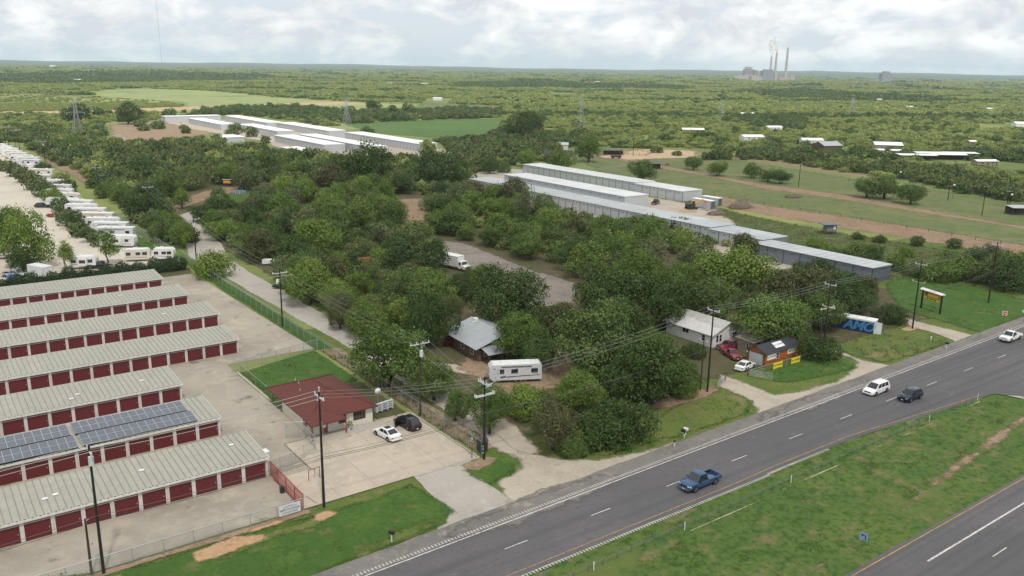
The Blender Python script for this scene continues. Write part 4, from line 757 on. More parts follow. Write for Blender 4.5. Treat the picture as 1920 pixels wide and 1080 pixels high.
        for x in (-s['wb'] / 2 + .05, s['wb'] / 2 + .05):
            n = 14; a = MB(); yy = sgn * (wl + .004); a.poly([(x + (s['r'] + .07) * math.cos(math.pi * 2 * i / n * sgn), yy, s['r'] + (s['r'] + .07) * math.sin(math.pi * 2 * i / n * sgn)) for i in range(n)]); a.build('wheel_arch', M['black'], t)
            wheel(t, x, sgn * (wl - .085), s['r'], .22)
    g = (zl + .02, zl + .13) if kind != 'pickup' else (zl - .18, zl + .12)
    MB().box(x0 - .2, x0 - .005, -wl * .52, wl * .52, g[0] - .12, g[1] - .02).build('grille', M['black'], t)
    MB().box(x0 - .16, x0 + .05, -wl * .84, wl * .84, s['clear'] + .06, s['clear'] + .24).build('front_bumper', M['chrome'] if 'pickup' in kind else pm, t)
    MB().box(-x0 - .06, -x0 + .14, -wl * .84, wl * .84, s['clear'] + .08, s['clear'] + .26).build('rear_bumper', M['chrome'] if 'pickup' in kind else pm, t)
    MB().box(-x0 - .075, -x0 - .062, -.16, .16, s['clear'] + .12, s['clear'] + .24).build('number_plate', M['plate'], t); MB().box(x0 + .052, x0 + .06, -.16, .16, s['clear'] + .09, s['clear'] + .2).build('number_plate', M['plate'], t)
    if open_door:
        d = MB().box(0, .06, 0, 1.0, s['clear'] + .1, s['belt']).build('open_door', pm, t, loc=(xf0 - .45, wl, 0), rz=R(18)); MB().box(.01, .05, .1, .85, s['belt'], s['roof'] - .12).build('door_glass', M['glass'], d)
    return t
HW = math.pi        # traffic on this carriageway runs toward -X
vehicle('pickup_truck', 'blue pickup truck with open bed driving on the highway', 'pickup truck', (75.4, 63.1, zroad), HW + R(1), 'pickup', paint('metallic_blue', (.032, .085, .185), .25, .3))
vehicle('minivan', 'white minivan driving in the outer highway lane', 'minivan', (122.8, 68.6, zroad), HW + R(.6), 'minivan', paint('white', (.74, .74, .73)))
vehicle('suv', 'dark navy SUV driving beside the white minivan', 'SUV', (124.6, 63.9, zroad), HW + R(-1), 'suv', paint('navy', (.01, .012, .035), .18))
vehicle('pickup_truck', 'white pickup truck at the right edge of the highway', 'pickup truck', (170.3, 69.6, zroad), HW + R(1), 'pickup', paint('white', (.74, .74, .73)))
vehicle('car', 'white coupe-like car with black sunroof parked at the office', 'car', (50.6, 97.3, ZP), R(97), 'sedan', paint('white', (.74, .74, .73)), sunroof=True)
vehicle('suv', 'black SUV with an open door parked at the office', 'SUV', (54.6, 98.8, ZP), R(97), 'suv', paint('black', (.008, .008, .01), .15), open_door=True)
vehicle('car', 'white sedan parked on the lawn by the orange shed', 'car', (114.5, 87.9, .0), R(10), 'sedan', paint('white', (.74, .74, .73)))
vehicle('pickup_truck', 'faded red pickup facing the highway beside the shed', 'pickup truck', (117.3, 93.3, .0), R(-112), 'old_pickup', paint('faded_red', (.24, .03, .04), .35))
vehicle('pickup_truck', 'dark red pickup in front of the white house', 'pickup truck', (120.6, 96.6, .0), R(172), 'old_pickup', paint('dark_red', (.20, .008, .02), .3))
vehicle('car', 'dark blue car parked in the shade behind the gate poles', 'car', (102.4, 90.3, .0), R(190), 'sedan', paint('deep_blue', (.01, .025, .08), .2))
# RV park vehicles
gq = PZ(79, 389); vehicle('suv', 'dark SUV parked in the RV park lane', 'SUV', gq, R(-30), 'suv', paint('charcoal', (.02, .025, .03)))
gq = PZ(102, 407); vehicle('pickup_truck', 'red pickup parked in the RV park lane', 'pickup truck', gq, R(-45), 'old_pickup', paint('bright_red', (.33, .02, .02)))
gq = PZ(121, 424); vehicle('car', 'tan sedan parked in the RV park lane', 'car', gq, R(-45), 'sedan', paint('tan', (.42, .35, .28)))
gq = PZ(28, 521); vehicle('pickup_truck', 'silver pickup parked by the hedge at the left edge', 'pickup truck', (gq[0], gq[1] + 1, 0), R(-40), 'pickup', paint('silver', (.5, .52, .54), .25, .4))
gq = PZ(187, 503); vehicle('pickup_truck', 'black pickup backed up to the slide-in camper by the hedge', 'pickup truck', gq, R(-28), 'pickup', paint('black', (.008, .008, .01), .15))
tp = thing('covered_cart', 'bright blue tarpaulin-covered cart by the silver pickup', 'cart', PZ(24, 524), R(-30)); tp.scale = (.75, .75, .75)
MB().loft([[(x, y * k, z) for y, z in ((-.9, .3), (-.95, 1.0), (-.6, 1.45), (.6, 1.5), (.95, 1.0), (.9, .3))] for x, k in ((-1.4, .9), (-1.2, 1), (1.2, 1), (1.4, .85))]).build('tarpaulin', M['tarp'], tp, 50)
for sx in (-.7, .7):
    for sy in (-.85, .85): wheel(tp, sx, sy, .28, .16)
# ---- travel trailers and caravans
TRIMS = [mat('rv_stripe_grey', (.22, .22, .24), .5), mat('rv_stripe_tan', (.33, .24, .16), .5), mat('rv_stripe_dark', (.05, .055, .07), .5)]
RVW = [mat('rv_white', (.66, .66, .64), .35, var=.06), mat('rv_cream', (.60, .57, .50), .4, var=.06), mat('rv_offwhite', (.58, .59, .60), .4, var=.08)]
def make_rv(name, label, loc, rz, L_, k, W_=2.45, H_=3.15, fifth=False, slide=True, group=None):
    t = thing(name, label, 'travel trailer', loc, rz, group); b = RVW[k % 3]; z0 = .55; x0, x1 = -L_ / 2, L_ / 2
    prof = [(x0 + .05, z0), (x1 - .55, z0), (x1 - .1, z0 + .45), (x1, z0 + 1.1), (x1 - .08, H_ - .55), (x1 - .55, H_), (x0 + .18, H_), (x0, H_ - .18), (x0, z0 + .1)]
    if fifth: prof = [(x0 + .05, z0), (x1 - 2.4, z0), (x1 - 2.4, 1.35), (x1 - .25, 1.35), (x1, 1.75), (x1 - .25, H_ + .25), (x1 - .8, H_ + .4), (x1 - 2.6, H_ + .3), (x0 + .18, H_), (x0, H_ - .18), (x0, z0 + .1)]
    MB().prism(prof, -W_ / 2, W_ / 2).build('body', b, t)
    MB().box(x0 + .35, x1 - .9, -W_ / 2 + .12, W_ / 2 - .12, H_ + (.001), H_ + .03).build('roof_membrane', mat('rv_roof', (.68, .68, .66), .5, var=.12, scale=.8), t)
    for xa in ((-.12,) if L_ < 8 else (-.24, .22)): MB().hexa([(xa * L_ - .5, -.36, H_ + .03), (xa * L_ + .5, -.36, H_ + .03), (xa * L_ + .5, .36, H_ + .03), (xa * L_ - .5, .36, H_ + .03)], [(xa * L_ - .38, -.3, H_ + .33), (xa * L_ + .3, -.3, H_ + .33), (xa * L_ + .3, .3, H_ + .33), (xa * L_ - .38, .3, H_ + .33)]).build('air_conditioner', M['white'], t)
    for xa, ya in ((.1, .6), (-.36, -.5), (.33, .1)): MB().box(xa * L_ - .22, xa * L_ + .22, ya - .2, ya + .2, H_ + .03, H_ + .12).build('roof_vent', M['white'], t)
    st = TRIMS[k % 3]
    for s in (-1, 1):
        ys = (s * W_ / 2, s * (W_ / 2 + .012)); y0, y1 = min(ys), max(ys)
        sw = MB(); sw.hexa([(x0 + .3, y0, 1.25), (x1 - .9, y0, .95), (x1 - .9, y1, .95), (x0 + .3, y1, 1.25)], [(x0 + .3, y0, 1.37), (x1 - .9, y0, 1.13), (x1 - .9, y1, 1.13), (x0 + .3, y1, 1.37)]).build('stripe', st, t)
        sw = MB(); sw.hexa([(x1 - 2.3, y0, 2.1), (x1 - .75, y0, 2.45), (x1 - .75, y1, 2.45), (x1 - 2.3, y1, 2.1)], [(x1 - 2.2, y0, 2.2), (x1 - .75, y0, 2.62), (x1 - .75, y1, 2.62), (x1 - 2.2, y1, 2.2)]).build('stripe', st, t)
        for xa in (-.36, .28) if slide and s < 0 else (-.36, .02, .28): window(t, xa * L_, s * W_ / 2, 1.75, .95, .6, 'x', M['black'], 1, 1, s * .03)
    if slide:
        sl_ = MB().box(-.16 * L_, .17 * L_, -W_ / 2 - .55, -W_ / 2, 1.0, 2.85).build('slide_out', b, t); window(sl_, .0, -W_ / 2 - .55, 1.7, 1.3, .65, 'x', M['black'], 1, 1, -.03)
    MB().box(.30 * L_, .30 * L_ + .7, W_ / 2, W_ / 2 + .03, .75, 2.6).build('door', b, t); MB().cyl((-.3 * L_, W_ / 2 + .06, 2.85), (.27 * L_, W_ / 2 + .06, 2.85), .07).build('awning_roll', st, t)
    for xa in (-.08, .02):
        for s in (-1, 1): wheel(t, xa * L_ - .2, s * (W_ / 2 - .14), .34, .2)
    if not fifth: MB().cyl((x1 - .5, .55, .5), (x1 + 1.0, 0, .5), .05).cyl((x1 - .5, -.55, .5), (x1 + 1.0, 0, .5), .05).box(x1 + .2, x1 + .6, -.3, .3, .5, .85).build('hitch', M['darkmetal'], t)
    return t
tr = make_rv('travel_trailer', 'white travel trailer with grey swooshes parked below the old house', (78.1, 105.3, 0), R(153), 8.6, 2)
rv_px = [(234, 463), (226, 447), (217, 437), (204, 428), (190, 418), (176, 409), (163, 401), (151, 393), (128, 390), (131, 379), (121, 371), (114, 362), (103, 352), (97, 343), (84, 331), (76, 322), (63, 312), (58, 307), (47, 303), (38, 298), (29, 294), (20, 289), (10, 285), (2, 281)]
rv_lab = ['nearest trailer of the RV row, two dark side windows toward the camera', 'second trailer of the RV row', 'third trailer of the RV row', 'fourth trailer of the RV row behind a dark round tree', 'fifth trailer of the RV row', 'sixth trailer of the RV row', 'seventh trailer of the RV row', 'eighth trailer of the RV row', 'large dark-striped fifth-wheel trailer standing forward of the RV row', 'tall trailer just behind the forward fifth-wheel', 'trailer above the yellowish tree in the RV row']
for i, q in enumerate(rv_px):
    x, y = P(*q); L_ = 9.6 + (i * 37 % 10) * .22; x -= 1.2; y += .9
    lab = rv_lab[i] if i < len(rv_lab) else ordinal(i + 1) + ' trailer of the RV row counted from its near end'
    make_rv('travel_trailer', lab, (x, y, 0), R(-34 + (i * 53 % 7) - 3) + (math.pi if i % 3 else 0), L_, (0, 2, 0, 2, 1)[i % 5], H_=3.35, fifth=(i in (8, 13)), slide=i % 2 == 0, group='travel trailers in the RV row')
x, y = P(-2, 484); make_rv('travel_trailer', 'white trailer cut by the left edge beyond the dark tree', (x - 1, y, 0), R(-30), 9.5, 0)
x, y = P(262, 490); make_rv('travel_trailer', 'tan camper with open awning beside the hedge', (x, y + 1.0, 0), R(-20), 6.0, 1, slide=False)
x, y = P(310, 487); make_rv('travel_trailer', 'white camper roof showing above the hedge end', (x, y, 0), R(-30), 5.0, 0, slide=False)
x, y = P(160, 503)
cm = make_rv('travel_trailer', 'white boxy camper by the hedge between two young trees', (x, y, 0), R(-28), 6.0, 0, slide=True)
ct = thing('cargo_trailer', 'white box cargo trailer by the hedge near the left edge', 'trailer', PZ(77, 520), R(-64))
MB().box(-3, 3, -1.2, 1.2, .5, 2.9).build('body', RVW[2], ct); MB().box(-3.03, 3.03, -1.23, 1.23, 2.9, 2.97).build('roof', mat('rv_roof', (.68, .68, .66)), ct)
for x in (-3.02, 2.96):
    for y in (-1.22, 1.16): MB().box(x, x + .06, y, y + .06, .5, 2.9).build('corner_trim', M['steel'], ct)
MB().box(3.0, 3.03, -1.0, 1.0, .6, 2.7).build('rear_door', RVW[0], ct); MB().box(-.4, .4, -.4, .4, 2.97, 3.1).build('roof_vent', M['white'], ct)
for x in (-.5, .4):
    for y in (-1.08, 1.08): wheel(ct, x, y, .33, .2)
# ---- box truck, box van body, containers
bt = thing('box_truck', 'white box truck parked on the dark gravel lot', 'truck', (112.6, 177.2, 0), R(-75))
MB().box(-4.6, 1.6, -1.25, 1.25, .95, 3.55).build('cargo_box', M['white'], bt); MB().box(-4.65, 1.65, -1.28, 1.28, 3.55, 3.62).build('cargo_roof', mat('rv_roof', (.68, .68, .66)), bt)
MB().prism([(1.75, .6), (3.9, .6), (3.95, 1.3), (2.9, 1.55), (2.55, 2.4), (1.75, 2.45)], -1.1, 1.1).build('cab', M['white'], bt)
MB().poly([(2.93, -.95, 1.6), (2.93, .95, 1.6), (2.6, .95, 2.3), (2.6, -.95, 2.3)]).build('windshield', M['glass'], bt)
for s in (-1, 1): MB().box(1.9, 2.55, min(s * 1.1, s * 1.112), max(s * 1.1, s * 1.112), 1.55, 2.2).build('side_window', M['glass'], bt)
MB().box(3.93, 4.0, -.8, .8, .7, 1.2).build('grille', M['black'], bt); MB().box(-4.6, 3.4, -.45, .45, .55, .95).build('chassis', M['darkmetal'], bt)
for i in range(7): MB().box(-4.5 + i * 1.0, -4.46 + i * 1.0, -1.27, -1.25, 1.0, 3.5).build('side_rib', M['steel'], bt)
for x in (-3.2, 2.9):
    for s in (-1, 1): wheel(bt, x, s * 1.02, .45, .28)
# lettered container box: long side faces the highway
cn = thing('shipping_container', 'white container painted with big blue letters under the roadside trees', 'container', (153.7, 87.3, 0), R(108))
MB().box(0, 12, 0, 2.4, .12, 2.55).build('body', mat('container_pale', (.36, .44, .47), .5), cn); MB().box(-.05, 12.05, -.03, 2.43, 2.55, 2.66).build('roof', M['white'], cn)
MB().box(-.03, 12, 2.4, 2.44, 2.36, 2.54).build('top_rail', M['white'], cn); MB().box(-.04, .1, 2.4, 2.45, .1, 2.36).build('corner_post', M['white'], cn)
MB().box(.12, 9.5, 2.40, 2.412, .14, 2.34).build('painted_panel', M['navy'], cn)  # dark navy ground behind the letters
lettering('AMO', 2.65, M['blue'], cn, (2.95, 2.425, 1.22), (R(90), 0, R(180)), shear=.28, bold=.07, spacing=.92)
d = MB().box(-1.3, -.02, 2.2, 2.28, .15, 2.5).build('open_door', M['white'], cn)
for i in range(6): MB().box(2 + i * 1.7, 2.06 + i * 1.7, .2, 2.2, 2.66, 2.69).build('roof_rib', M['steel'], cn)
rc = thing('shipping_container', 'rusty red container with a white side half hidden in the grove', 'container', PZ(692, 502), R(-10))
MB().box(-2.6, 2.6, -1.2, 1.2, .1, 2.6).build('body', M['rust'], rc); MB().box(.3, 2.5, -1.23, -1.2, .2, 2.4).build('side_panel', M['white'], rc)
for i in range(5): MB().box(-2.4 + i * .5, -2.2 + i * .5, -1.24, -1.2, .2, 2.5).build('rib', M['rust'], rc)
for lab, q, l_, rz in (('white site container beside the yellow machine', (1318, 389), 9, R(92)), ('second white site container behind the yellow machine', (1345, 386), 8, R(92))):
    t = thing('shipping_container', lab, 'container', (P(*q)[0], P(*q)[1] + (0 if q[0] < 1330 else 3), 0), rz); MB().box(-l_ / 2, l_ / 2, -1.2, 1.2, .1, 3.0).build('body', M['sheet'], t); MB().box(-l_ / 2 - .05, l_ / 2 + .05, -1.23, 1.23, 3.0, 3.1).build('roof', M['far_white'], t); MB().box(-l_ / 2 - .04, -l_ / 2, -1.1, 1.1, .2, 2.8).build('end_door', M['sheet_dark'], t)
    for i in range(int(l_)): MB().box(-l_ / 2 + i + .1, -l_ / 2 + i + .16, 1.2, 1.23, .2, 2.9).build('rib', M['steel'], t)
# excavator with its folded boom
ex = thing('excavator', 'weathered yellow excavator with lowered boom beside the white containers', 'excavator', PZ(1296, 392), R(-20))
for s in (-1, 1): MB().prism([(-1.8, .1), (1.8, .1), (2.1, .5), (1.8, .9), (-1.8, .9), (-2.1, .5)], s * 1.1 - .3, s * 1.1 + .3).build('track', M['darkmetal'], ex)
MB().box(-2.0, 1.0, -1.2, 1.2, 1.0, 2.1).build('engine_deck', M['darkmetal'], ex); MB().prism([(.2, 1.2), (1.6, 1.2), (1.5, 2.9), (.4, 3.0)], .2, 1.2).build('cab', M['machine'], ex); MB().box(.5, 1.45, .15, .2, 1.8, 2.8).build('cab_glass', M['glass'], ex)
MB().prism([(1.0, 1.5), (1.4, 1.9), (4.2, 3.6), (7.0, 2.6), (6.9, 2.2), (4.2, 3.0), (1.8, 1.3)], -.35, .15).build('boom', M['machine'], ex); MB().prism([(6.7, 2.9), (7.2, 2.7), (9.2, .6), (8.8, .4)], -.3, .1).build('stick', M['machine'], ex)
MB().prism([(8.6, .7), (9.3, .8), (9.6, .2), (9.0, .05), (8.4, .2)], -.6, .4).build('bucket', M['rust'], ex); MB().cyl((2.2, -.1, 1.9), (4.6, -.1, 3.0), .1).build('ram', M['chrome'], ex)
t = thing('lattice_boom', 'yellow crane boom section lying beside the excavator', 'crane boom', PZ(1288, 398), R(-35))
for y in (-.3, .3):
    for z in (.15, .75): MB().cyl((-3, y, z), (3.5, y * .4, z), .06, n=5).build('chord', M['machine'], t)
for i in range(10): MB().cyl((-3 + i * .65, -.3 if i % 2 else .3, .15), (-2.35 + i * .65, .3 if i % 2 else -.3, .75), .04, n=4).build('brace', M['machine'], t)
# pickup and odds beside row B
q = P(1224, 383); vehicle('pickup_truck', 'black pickup parked at the end of the middle grey storage row', 'pickup truck', (q[0] + 1.5, q[1], 0), R(30), 'pickup', paint('black', (.008, .008, .01), .15))
# things in the clearing of the left grove
gs = thing('garden_shed', 'small pale gambrel garden shed in the clearing', 'shed', PZ(410, 372), R(-50))
MB().box(-1.6, 1.6, -1.3, 1.3, .05, 2.0).build('wall', M['cream'], gs); MB().prismx([(-1.45, 2.0), (-1.15, 2.6), (0, 3.05), (1.15, 2.6), (1.45, 2.0)], -1.7, 1.7).build('roof', M['charcoal'], gs); MB().box(1.6, 1.64, -.5, .5, .1, 1.9).build('door', M['white'], gs)
pl_ = thing('swimming_pool', 'round above-ground pool with white rim on the lawn', 'pool', PZ(449, 363)); n = 20
MB().loft([[(2.4 * k * math.cos(2 * math.pi * i / n), 2.4 * k * math.sin(2 * math.pi * i / n), z) for i in range(n)] for k, z in ((1, .05), (1, 1.1), (.93, 1.1), (.93, .9))]).build('pool_wall', M['sheet_blue'], pl_); MB().cyl((0, 0, .88), (0, 0, .95), 2.2, n=20).build('water', mat('pool_water', (.12, .3, .36), .05), pl_)
for i in range(10): a = 2 * math.pi * i / 10; MB().cyl((2.45 * math.cos(a), 2.45 * math.sin(a), 0), (2.45 * math.cos(a), 2.45 * math.sin(a), 1.15), .05, n=6).build('pool_post', M['white'], pl_)
om = thing('food_trailer', 'small trailer with a glowing orange panel in the clearing', 'trailer', PZ(428, 348), R(-40))
MB().box(-2, 2, -1, 1, .6, 2.5).build('body', M['darkmetal'], om); MB().box(-1.6, 1.6, -1.03, -1.0, 1.1, 2.2).build('orange_panel', mat('orange_panel', (.75, .33, .05), .6), om); MB().box(-2.1, 2.1, -1.1, 1.1, 2.5, 2.6).build('roof', M['white'], om)  # orange colour without emission
for x in (-.5, .5):
    for y in (-.9, .9): wheel(om, x, y, .32, .2)
bo = thing('boat', 'black and white boat on a trailer under the trees of the clearing', 'boat', PZ(448, 341), R(-60))
MB().loft([[(x, y * k, z * 1.0 + .6) for y, z in ((0, .0), (-.9, .5), (-1.1, 1.1), (1.1, 1.1), (.9, .5))] for x, k in ((-2.6, .95), (0, 1), (1.6, .8), (2.9, .08))]).build('hull', M['black'], bo); MB().prism([(-.6, 1.7), (.7, 1.7), (.3, 2.5), (-.5, 2.5)], -.7, .7).build('cabin', M['white'], bo); MB().box(-1.2, .4, -.9, .9, 2.9, 3.0).build('canopy', M['white'], bo)
for x in (-1.1, .3):
    for y in (-.85, .85): MB().cyl((x, y, 1.7), (x, y, 2.9), .03, n=5).build('canopy_pole', M['steel'], bo)
for y in (-.9, .9): wheel(bo, -.6, y, .32, .2)
tk = thing('tank_trailer', 'white round tank on a black trailer beside the side road', 'trailer', PZ(530, 541), R(-40))
MB().cyl((-1.2, 0, 1.5), (1.2, 0, 1.5), .75, n=14).build('tank', M['white'], tk, 40); MB().box(-2.2, 2.6, -.9, .9, .5, .72).build('deck', M['black'], tk)
for y in (-.95, .95): wheel(tk, 0, y, .36, .2)
t = thing('small_trailer', 'white low trailer half hidden behind the road-side tree', 'trailer', PZ(505, 497), R(-30)); MB().box(-1.6, 1.6, -.9, .9, .5, 1.5).build('body', M['white'], t); [wheel(t, .0, y, .3, .18) for y in (-.9, .9)]
# deer stand like hut in the brush
hb = thing('hunting_blind', 'grey raised hut with flat roof in the weedy brush', 'hut', PZ(1555, 438), R(-30))
MB().box(-1.6, 1.6, -1.3, 1.3, .9, 3.0).build('wall', mat('weathered_hut', (.16, .17, .18), .8), hb); MB().box(-3, 2.6, -1.9, 1.9, 3.0, 3.15).build('roof', M['sheet_dark'], hb); MB().box(.5, 1.3, -1.33, -1.3, 1.6, 2.7).build('pale_panel', M['white'], hb)
for x in (-1.5, 1.5):
    for y in (-1.2, 1.2): MB().box(x - .07, x + .07, y - .07, y + .07, 0, .9).build('leg', M['brownwood'], hb)
# person by the black SUV (one continuous body)
def person(label, loc, rz):
    t = thing('person', label, 'person', loc, rz)
    J = dict(pel=(0, 0, .95), ch=(0, .02, 1.25), nk=(0, .03, 1.47), hd=(0, -.02, 1.62), top=(0, -.02, 1.72), lh=(.1, 0, .9), lk=(.11, -.03, .5), la=(.11, .03, .09), lt=(.12, -.12, .05), rh=(-.1, 0, .9), rk=(-.12, -.06, .5), ra=(-.13, .05, .09), rt=(-.14, -.1, .05),
             ls=(.19, .03, 1.4), le=(.25, .0, 1.12), lw=(.24, -.2, 1.0), lf=(.23, -.28, .98), rs=(-.19, .03, 1.4), re=(-.26, -.02, 1.13), rw=(-.2, -.24, 1.08), rf=(-.18, -.32, 1.08))
    ra = dict(pel=.15, ch=.16, nk=.055, hd=.09, top=.06, lh=.1, lk=.062, la=.045, lt=.04, rh=.1, rk=.062, ra=.045, rt=.04, ls=.065, le=.045, lw=.034, lf=.035, rs=.065, re=.045, rw=.034, rf=.035)
    K = list(J); Ed = [('pel', 'ch'), ('ch', 'nk'), ('nk', 'hd'), ('hd', 'top'), ('pel', 'lh'), ('lh', 'lk'), ('lk', 'la'), ('la', 'lt'), ('pel', 'rh'), ('rh', 'rk'), ('rk', 'ra'), ('ra', 'rt'), ('ch', 'ls'), ('ls', 'le'), ('le', 'lw'), ('lw', 'lf'), ('ch', 'rs'), ('rs', 're'), ('re', 'rw'), ('rw', 'rf')]
    me = bpy.data.meshes.new('body'); me.from_pydata([J[k] for k in K], [(K.index(a), K.index(b)) for a, b in Ed], [])
    o = inst('body', me, t); md = o.modifiers.new('Skin', 'SKIN')
    for i, k in enumerate(K): me.skin_vertices[0].data[i].radius = (ra[k], ra[k] * .85)
    me.skin_vertices[0].data[0].use_root = True; o.modifiers.new('Sub', 'SUBSURF').levels = 2
    bpy.context.view_layer.update(); dg = bpy.context.evaluated_depsgraph_get(); m2 = bpy.data.meshes.new_from_object(o.evaluated_get(dg)); o.modifiers.clear(); o.data = m2
    m2.materials.clear()
    for k in ('cloth_pink', 'denim', 'skin', 'black'): m2.materials.append(M[k])
    for p in m2.polygons:
        z = p.center.z; x = abs(p.center.x); p.use_smooth = True
        p.material_index = 3 if z < .1 else 1 if z < .95 and x < .2 else 2 if z > 1.47 or (x > .17 and z < 1.2) else 0
    h = MB().ball((0, .01, 1.665), .098, .108, .095, 12, 8); h.build('hair', M['hair'], t, 60)
    return t
person('person in a pale orange top and jeans standing at the open SUV door', (53.25, 99.6, ZP), R(-60))
# ================================================================== POLES, WIRES, FENCES, SIGNS
POLE_TOPS = []
def arm_with_insulators(t, z, half, ax, m, n=3, off=0.0, tilt=0.0, gap=None):
    """crossarm along local y (ax='y') or x with pin insulators"""
    c, s = (0, 1) if ax == 'y' else (1, 0)
    b = MB(); 
    if ax == 'y': b.hexa([(-.06 + off, -half, z - tilt), (.06 + off, -half, z - tilt), (.06 + off, half, z + tilt), (-.06 + off, half, z + tilt)], [(-.06 + off, -half, z + .13 - tilt), (.06 + off, -half, z + .13 - tilt), (.06 + off, half, z + .13 + tilt), (-.06 + off, half, z + .13 + tilt)])
    else: b.box(-half, half, -.06 + off, .06 + off, z, z + .13)
    a = b.build('crossarm', m, t); tops = []
    for f in (np.linspace(-.92, .92, n) if gap is None else gap):
        x, y = (off, f * half) if ax == 'y' else (f * half, off)
        MB().cyl((x, y, z + .13), (x, y, z + .2), .03, n=6).cyl((x, y, z + .2), (x, y, z + .3), .09, .07, 8).cyl((x, y, z + .3), (x, y, z + .42), .075, .045, 8).build('insulator', M['insul'], a)
        tops.append((x, y, z + .42))
    MB().cyl((0, 0, z - .7), (0 if ax == 'y' else half * .6, half * .6 if ax == 'y' else 0, z + .02), .02, n=5).cyl((0, 0, z - .7), (0 if ax == 'y' else -half * .6, -half * .6 if ax == 'y' else 0, z + .02), .02, n=5).build('arm_brace', M['steel'], a)
    return tops
def pole(label, loc, h, m=None, r=.17, rz=0.0, lean=0.0, group='wooden utility poles'):
    t = thing('utility_pole', label, 'utility pole', (loc[0], loc[1], 0), rz, group)
    MB().cyl((0, 0, -.3), (lean, 0, h), r, r * .62, 10).build('shaft', m or M['wood_pole'], t, 50)
    return t
def transformer(t, z, y=.35, s=1.0):
    MB().cyl((0, y, z), (0, y, z + .95 * s), .28 * s, n=12).ball((0, y, z + .95 * s), .28 * s, .28 * s, .1, 12, 5).build('transformer', mat('transformer_grey', (.55, .57, .58), .5), t, 40); MB().box(-.05, .05, min(0, y), max(0, y), z + .4, z + .5).build('bracket', M['steel'], t)
HV = 84.3
hp = {}
hp[0] = pole('thick dark pole at the lower left before the nearest storage row', (12.0, HV), 13.9); arm_with_insulators(hp[0], 13.2, 1.1, 'y', M['arm']); transformer(hp[0], 12.0, -.42, .9)
st = pole('short brown stub pole beside the thick lower-left pole', (11.0, 84.8), 6.2, M['pole_brown'], .15); MB().cyl((0, 0, 5.9), (.3, 0, 6.05), .05).build('cap', M['steel'], st)
hp[1] = pole('dark pole standing at the edge of the office parking lot', (35.5, HV), 14.2); arm_with_insulators(hp[1], 13.5, 1.25, 'y', M['arm']); MB().cyl((0, 0, 14.2), (0, 0, 14.6), .05).cyl((0, 0, 14.6), (0, 0, 14.8), .08).build('insulator', M['insul'], hp[1])
hp[2] = pole('double-armed pole at the mouth of the side road with a street lamp', (57.7, 84.1), 11.4, r=.18)
for zz, oo in ((10.5, -.16), (10.5, .16)): arm_with_insulators(hp[2], zz, 1.25, 'y', M['arm'], off=oo)
for oo in (-.16, .16): arm_with_insulators(hp[2], 8.9, 1.5, 'x', M['arm'], 2, off=oo)
MB().tube([(.1, 0, 9.8), (1.6, .3, 10.3), (3.1, .6, 10.55)], .05).build('lamp_arm', M['steel'], hp[2]); MB().hexa([(2.9, .4, 10.45), (3.7, .55, 10.5), (3.7, .85, 10.5), (2.9, .75, 10.45)], [(2.95, .45, 10.62), (3.6, .6, 10.62), (3.6, .8, 10.62), (2.95, .7, 10.62)]).build('lamp_head', M['darkmetal'], hp[2])
for zz in (.9, 1.4, 1.8): MB().box(-.19, -.17, -.06, .06, zz, zz + .22).build('tag_plate', M['plate'], hp[2])
hp[3] = pole('dark pole beside the metal gates near the white house', (100.5, 84.0), 14.3); arm_with_insulators(hp[3], 13.4, 1.2, 'y', M['arm'])
p3b = pole('thin brown pole just left of the gate pole', P(1313, 732), 8.6, M['pole_brown'], .14); arm_with_insulators(p3b, 8.1, .8, 'y', M['armwood'], 2); MB().cyl((0, 0, 7.4), (.5, .4, 7.7), .04).build('service_bracket', M['steel'], p3b)
hp[4] = pole('tall pole with yellow and grey arms beside the orange shed', (131.5, HV), 14.0); arm_with_insulators(hp[4], 13.2, 1.15, 'y', M['arm']); arm_with_insulators(hp[4], 9.1, 1.3, 'y', M['arm'], off=.15); arm_with_insulators(hp[4], 8.9, 2.0, 'x', mat('yellow_crossarm', (.55, .45, .15), .7), 2, off=.12)
p4b = pole('slimmer pole standing right next to the shed-side tall pole', (130.6, 84.6), 9.5, M['pole_brown'], .14)
hp[5] = pole('dark pole at the gravel drive right of the lettered container', (161.4, HV), 14.0); arm_with_insulators(hp[5], 13.2, 1.2, 'y', M['arm']); arm_with_insulators(hp[5], 9.6, 1.3, 'y', M['armwood'], 2)
hp[6] = pole('dark pole of the highway line beyond the right edge of the picture', (195, 85.5), 14.0); arm_with_insulators(hp[6], 13.2, 1.2, 'y', M['arm'])
sp = {}
SR = 58.2
sp[1] = pole('pole with transformer behind the parked cars at the fence', (58.2, 101.3), 11.6, M['pole_brown']); arm_with_insulators(sp[1], 10.9, 1.6, 'x', M['arm'], 4, tilt=0); transformer(sp[1], 9.2, -.42, .95); MB().cyl((.1, 0, 11.0), (.9, 0, 8.4), .03).build('guy_strut', mat('guy_yellow', (.6, .58, .35), .6), sp[1])
sp[2] = pole('dark pole inside the storage fence beside the concrete side road', (58.1, 154.3), 11.3); arm_with_insulators(sp[2], 10.6, 1.5, 'x', M['arm'], 3); MB().box(-2.1, 2.6, -.05, .05, 10.0, 10.1).build('long_arm', M['armwood'], sp[2])
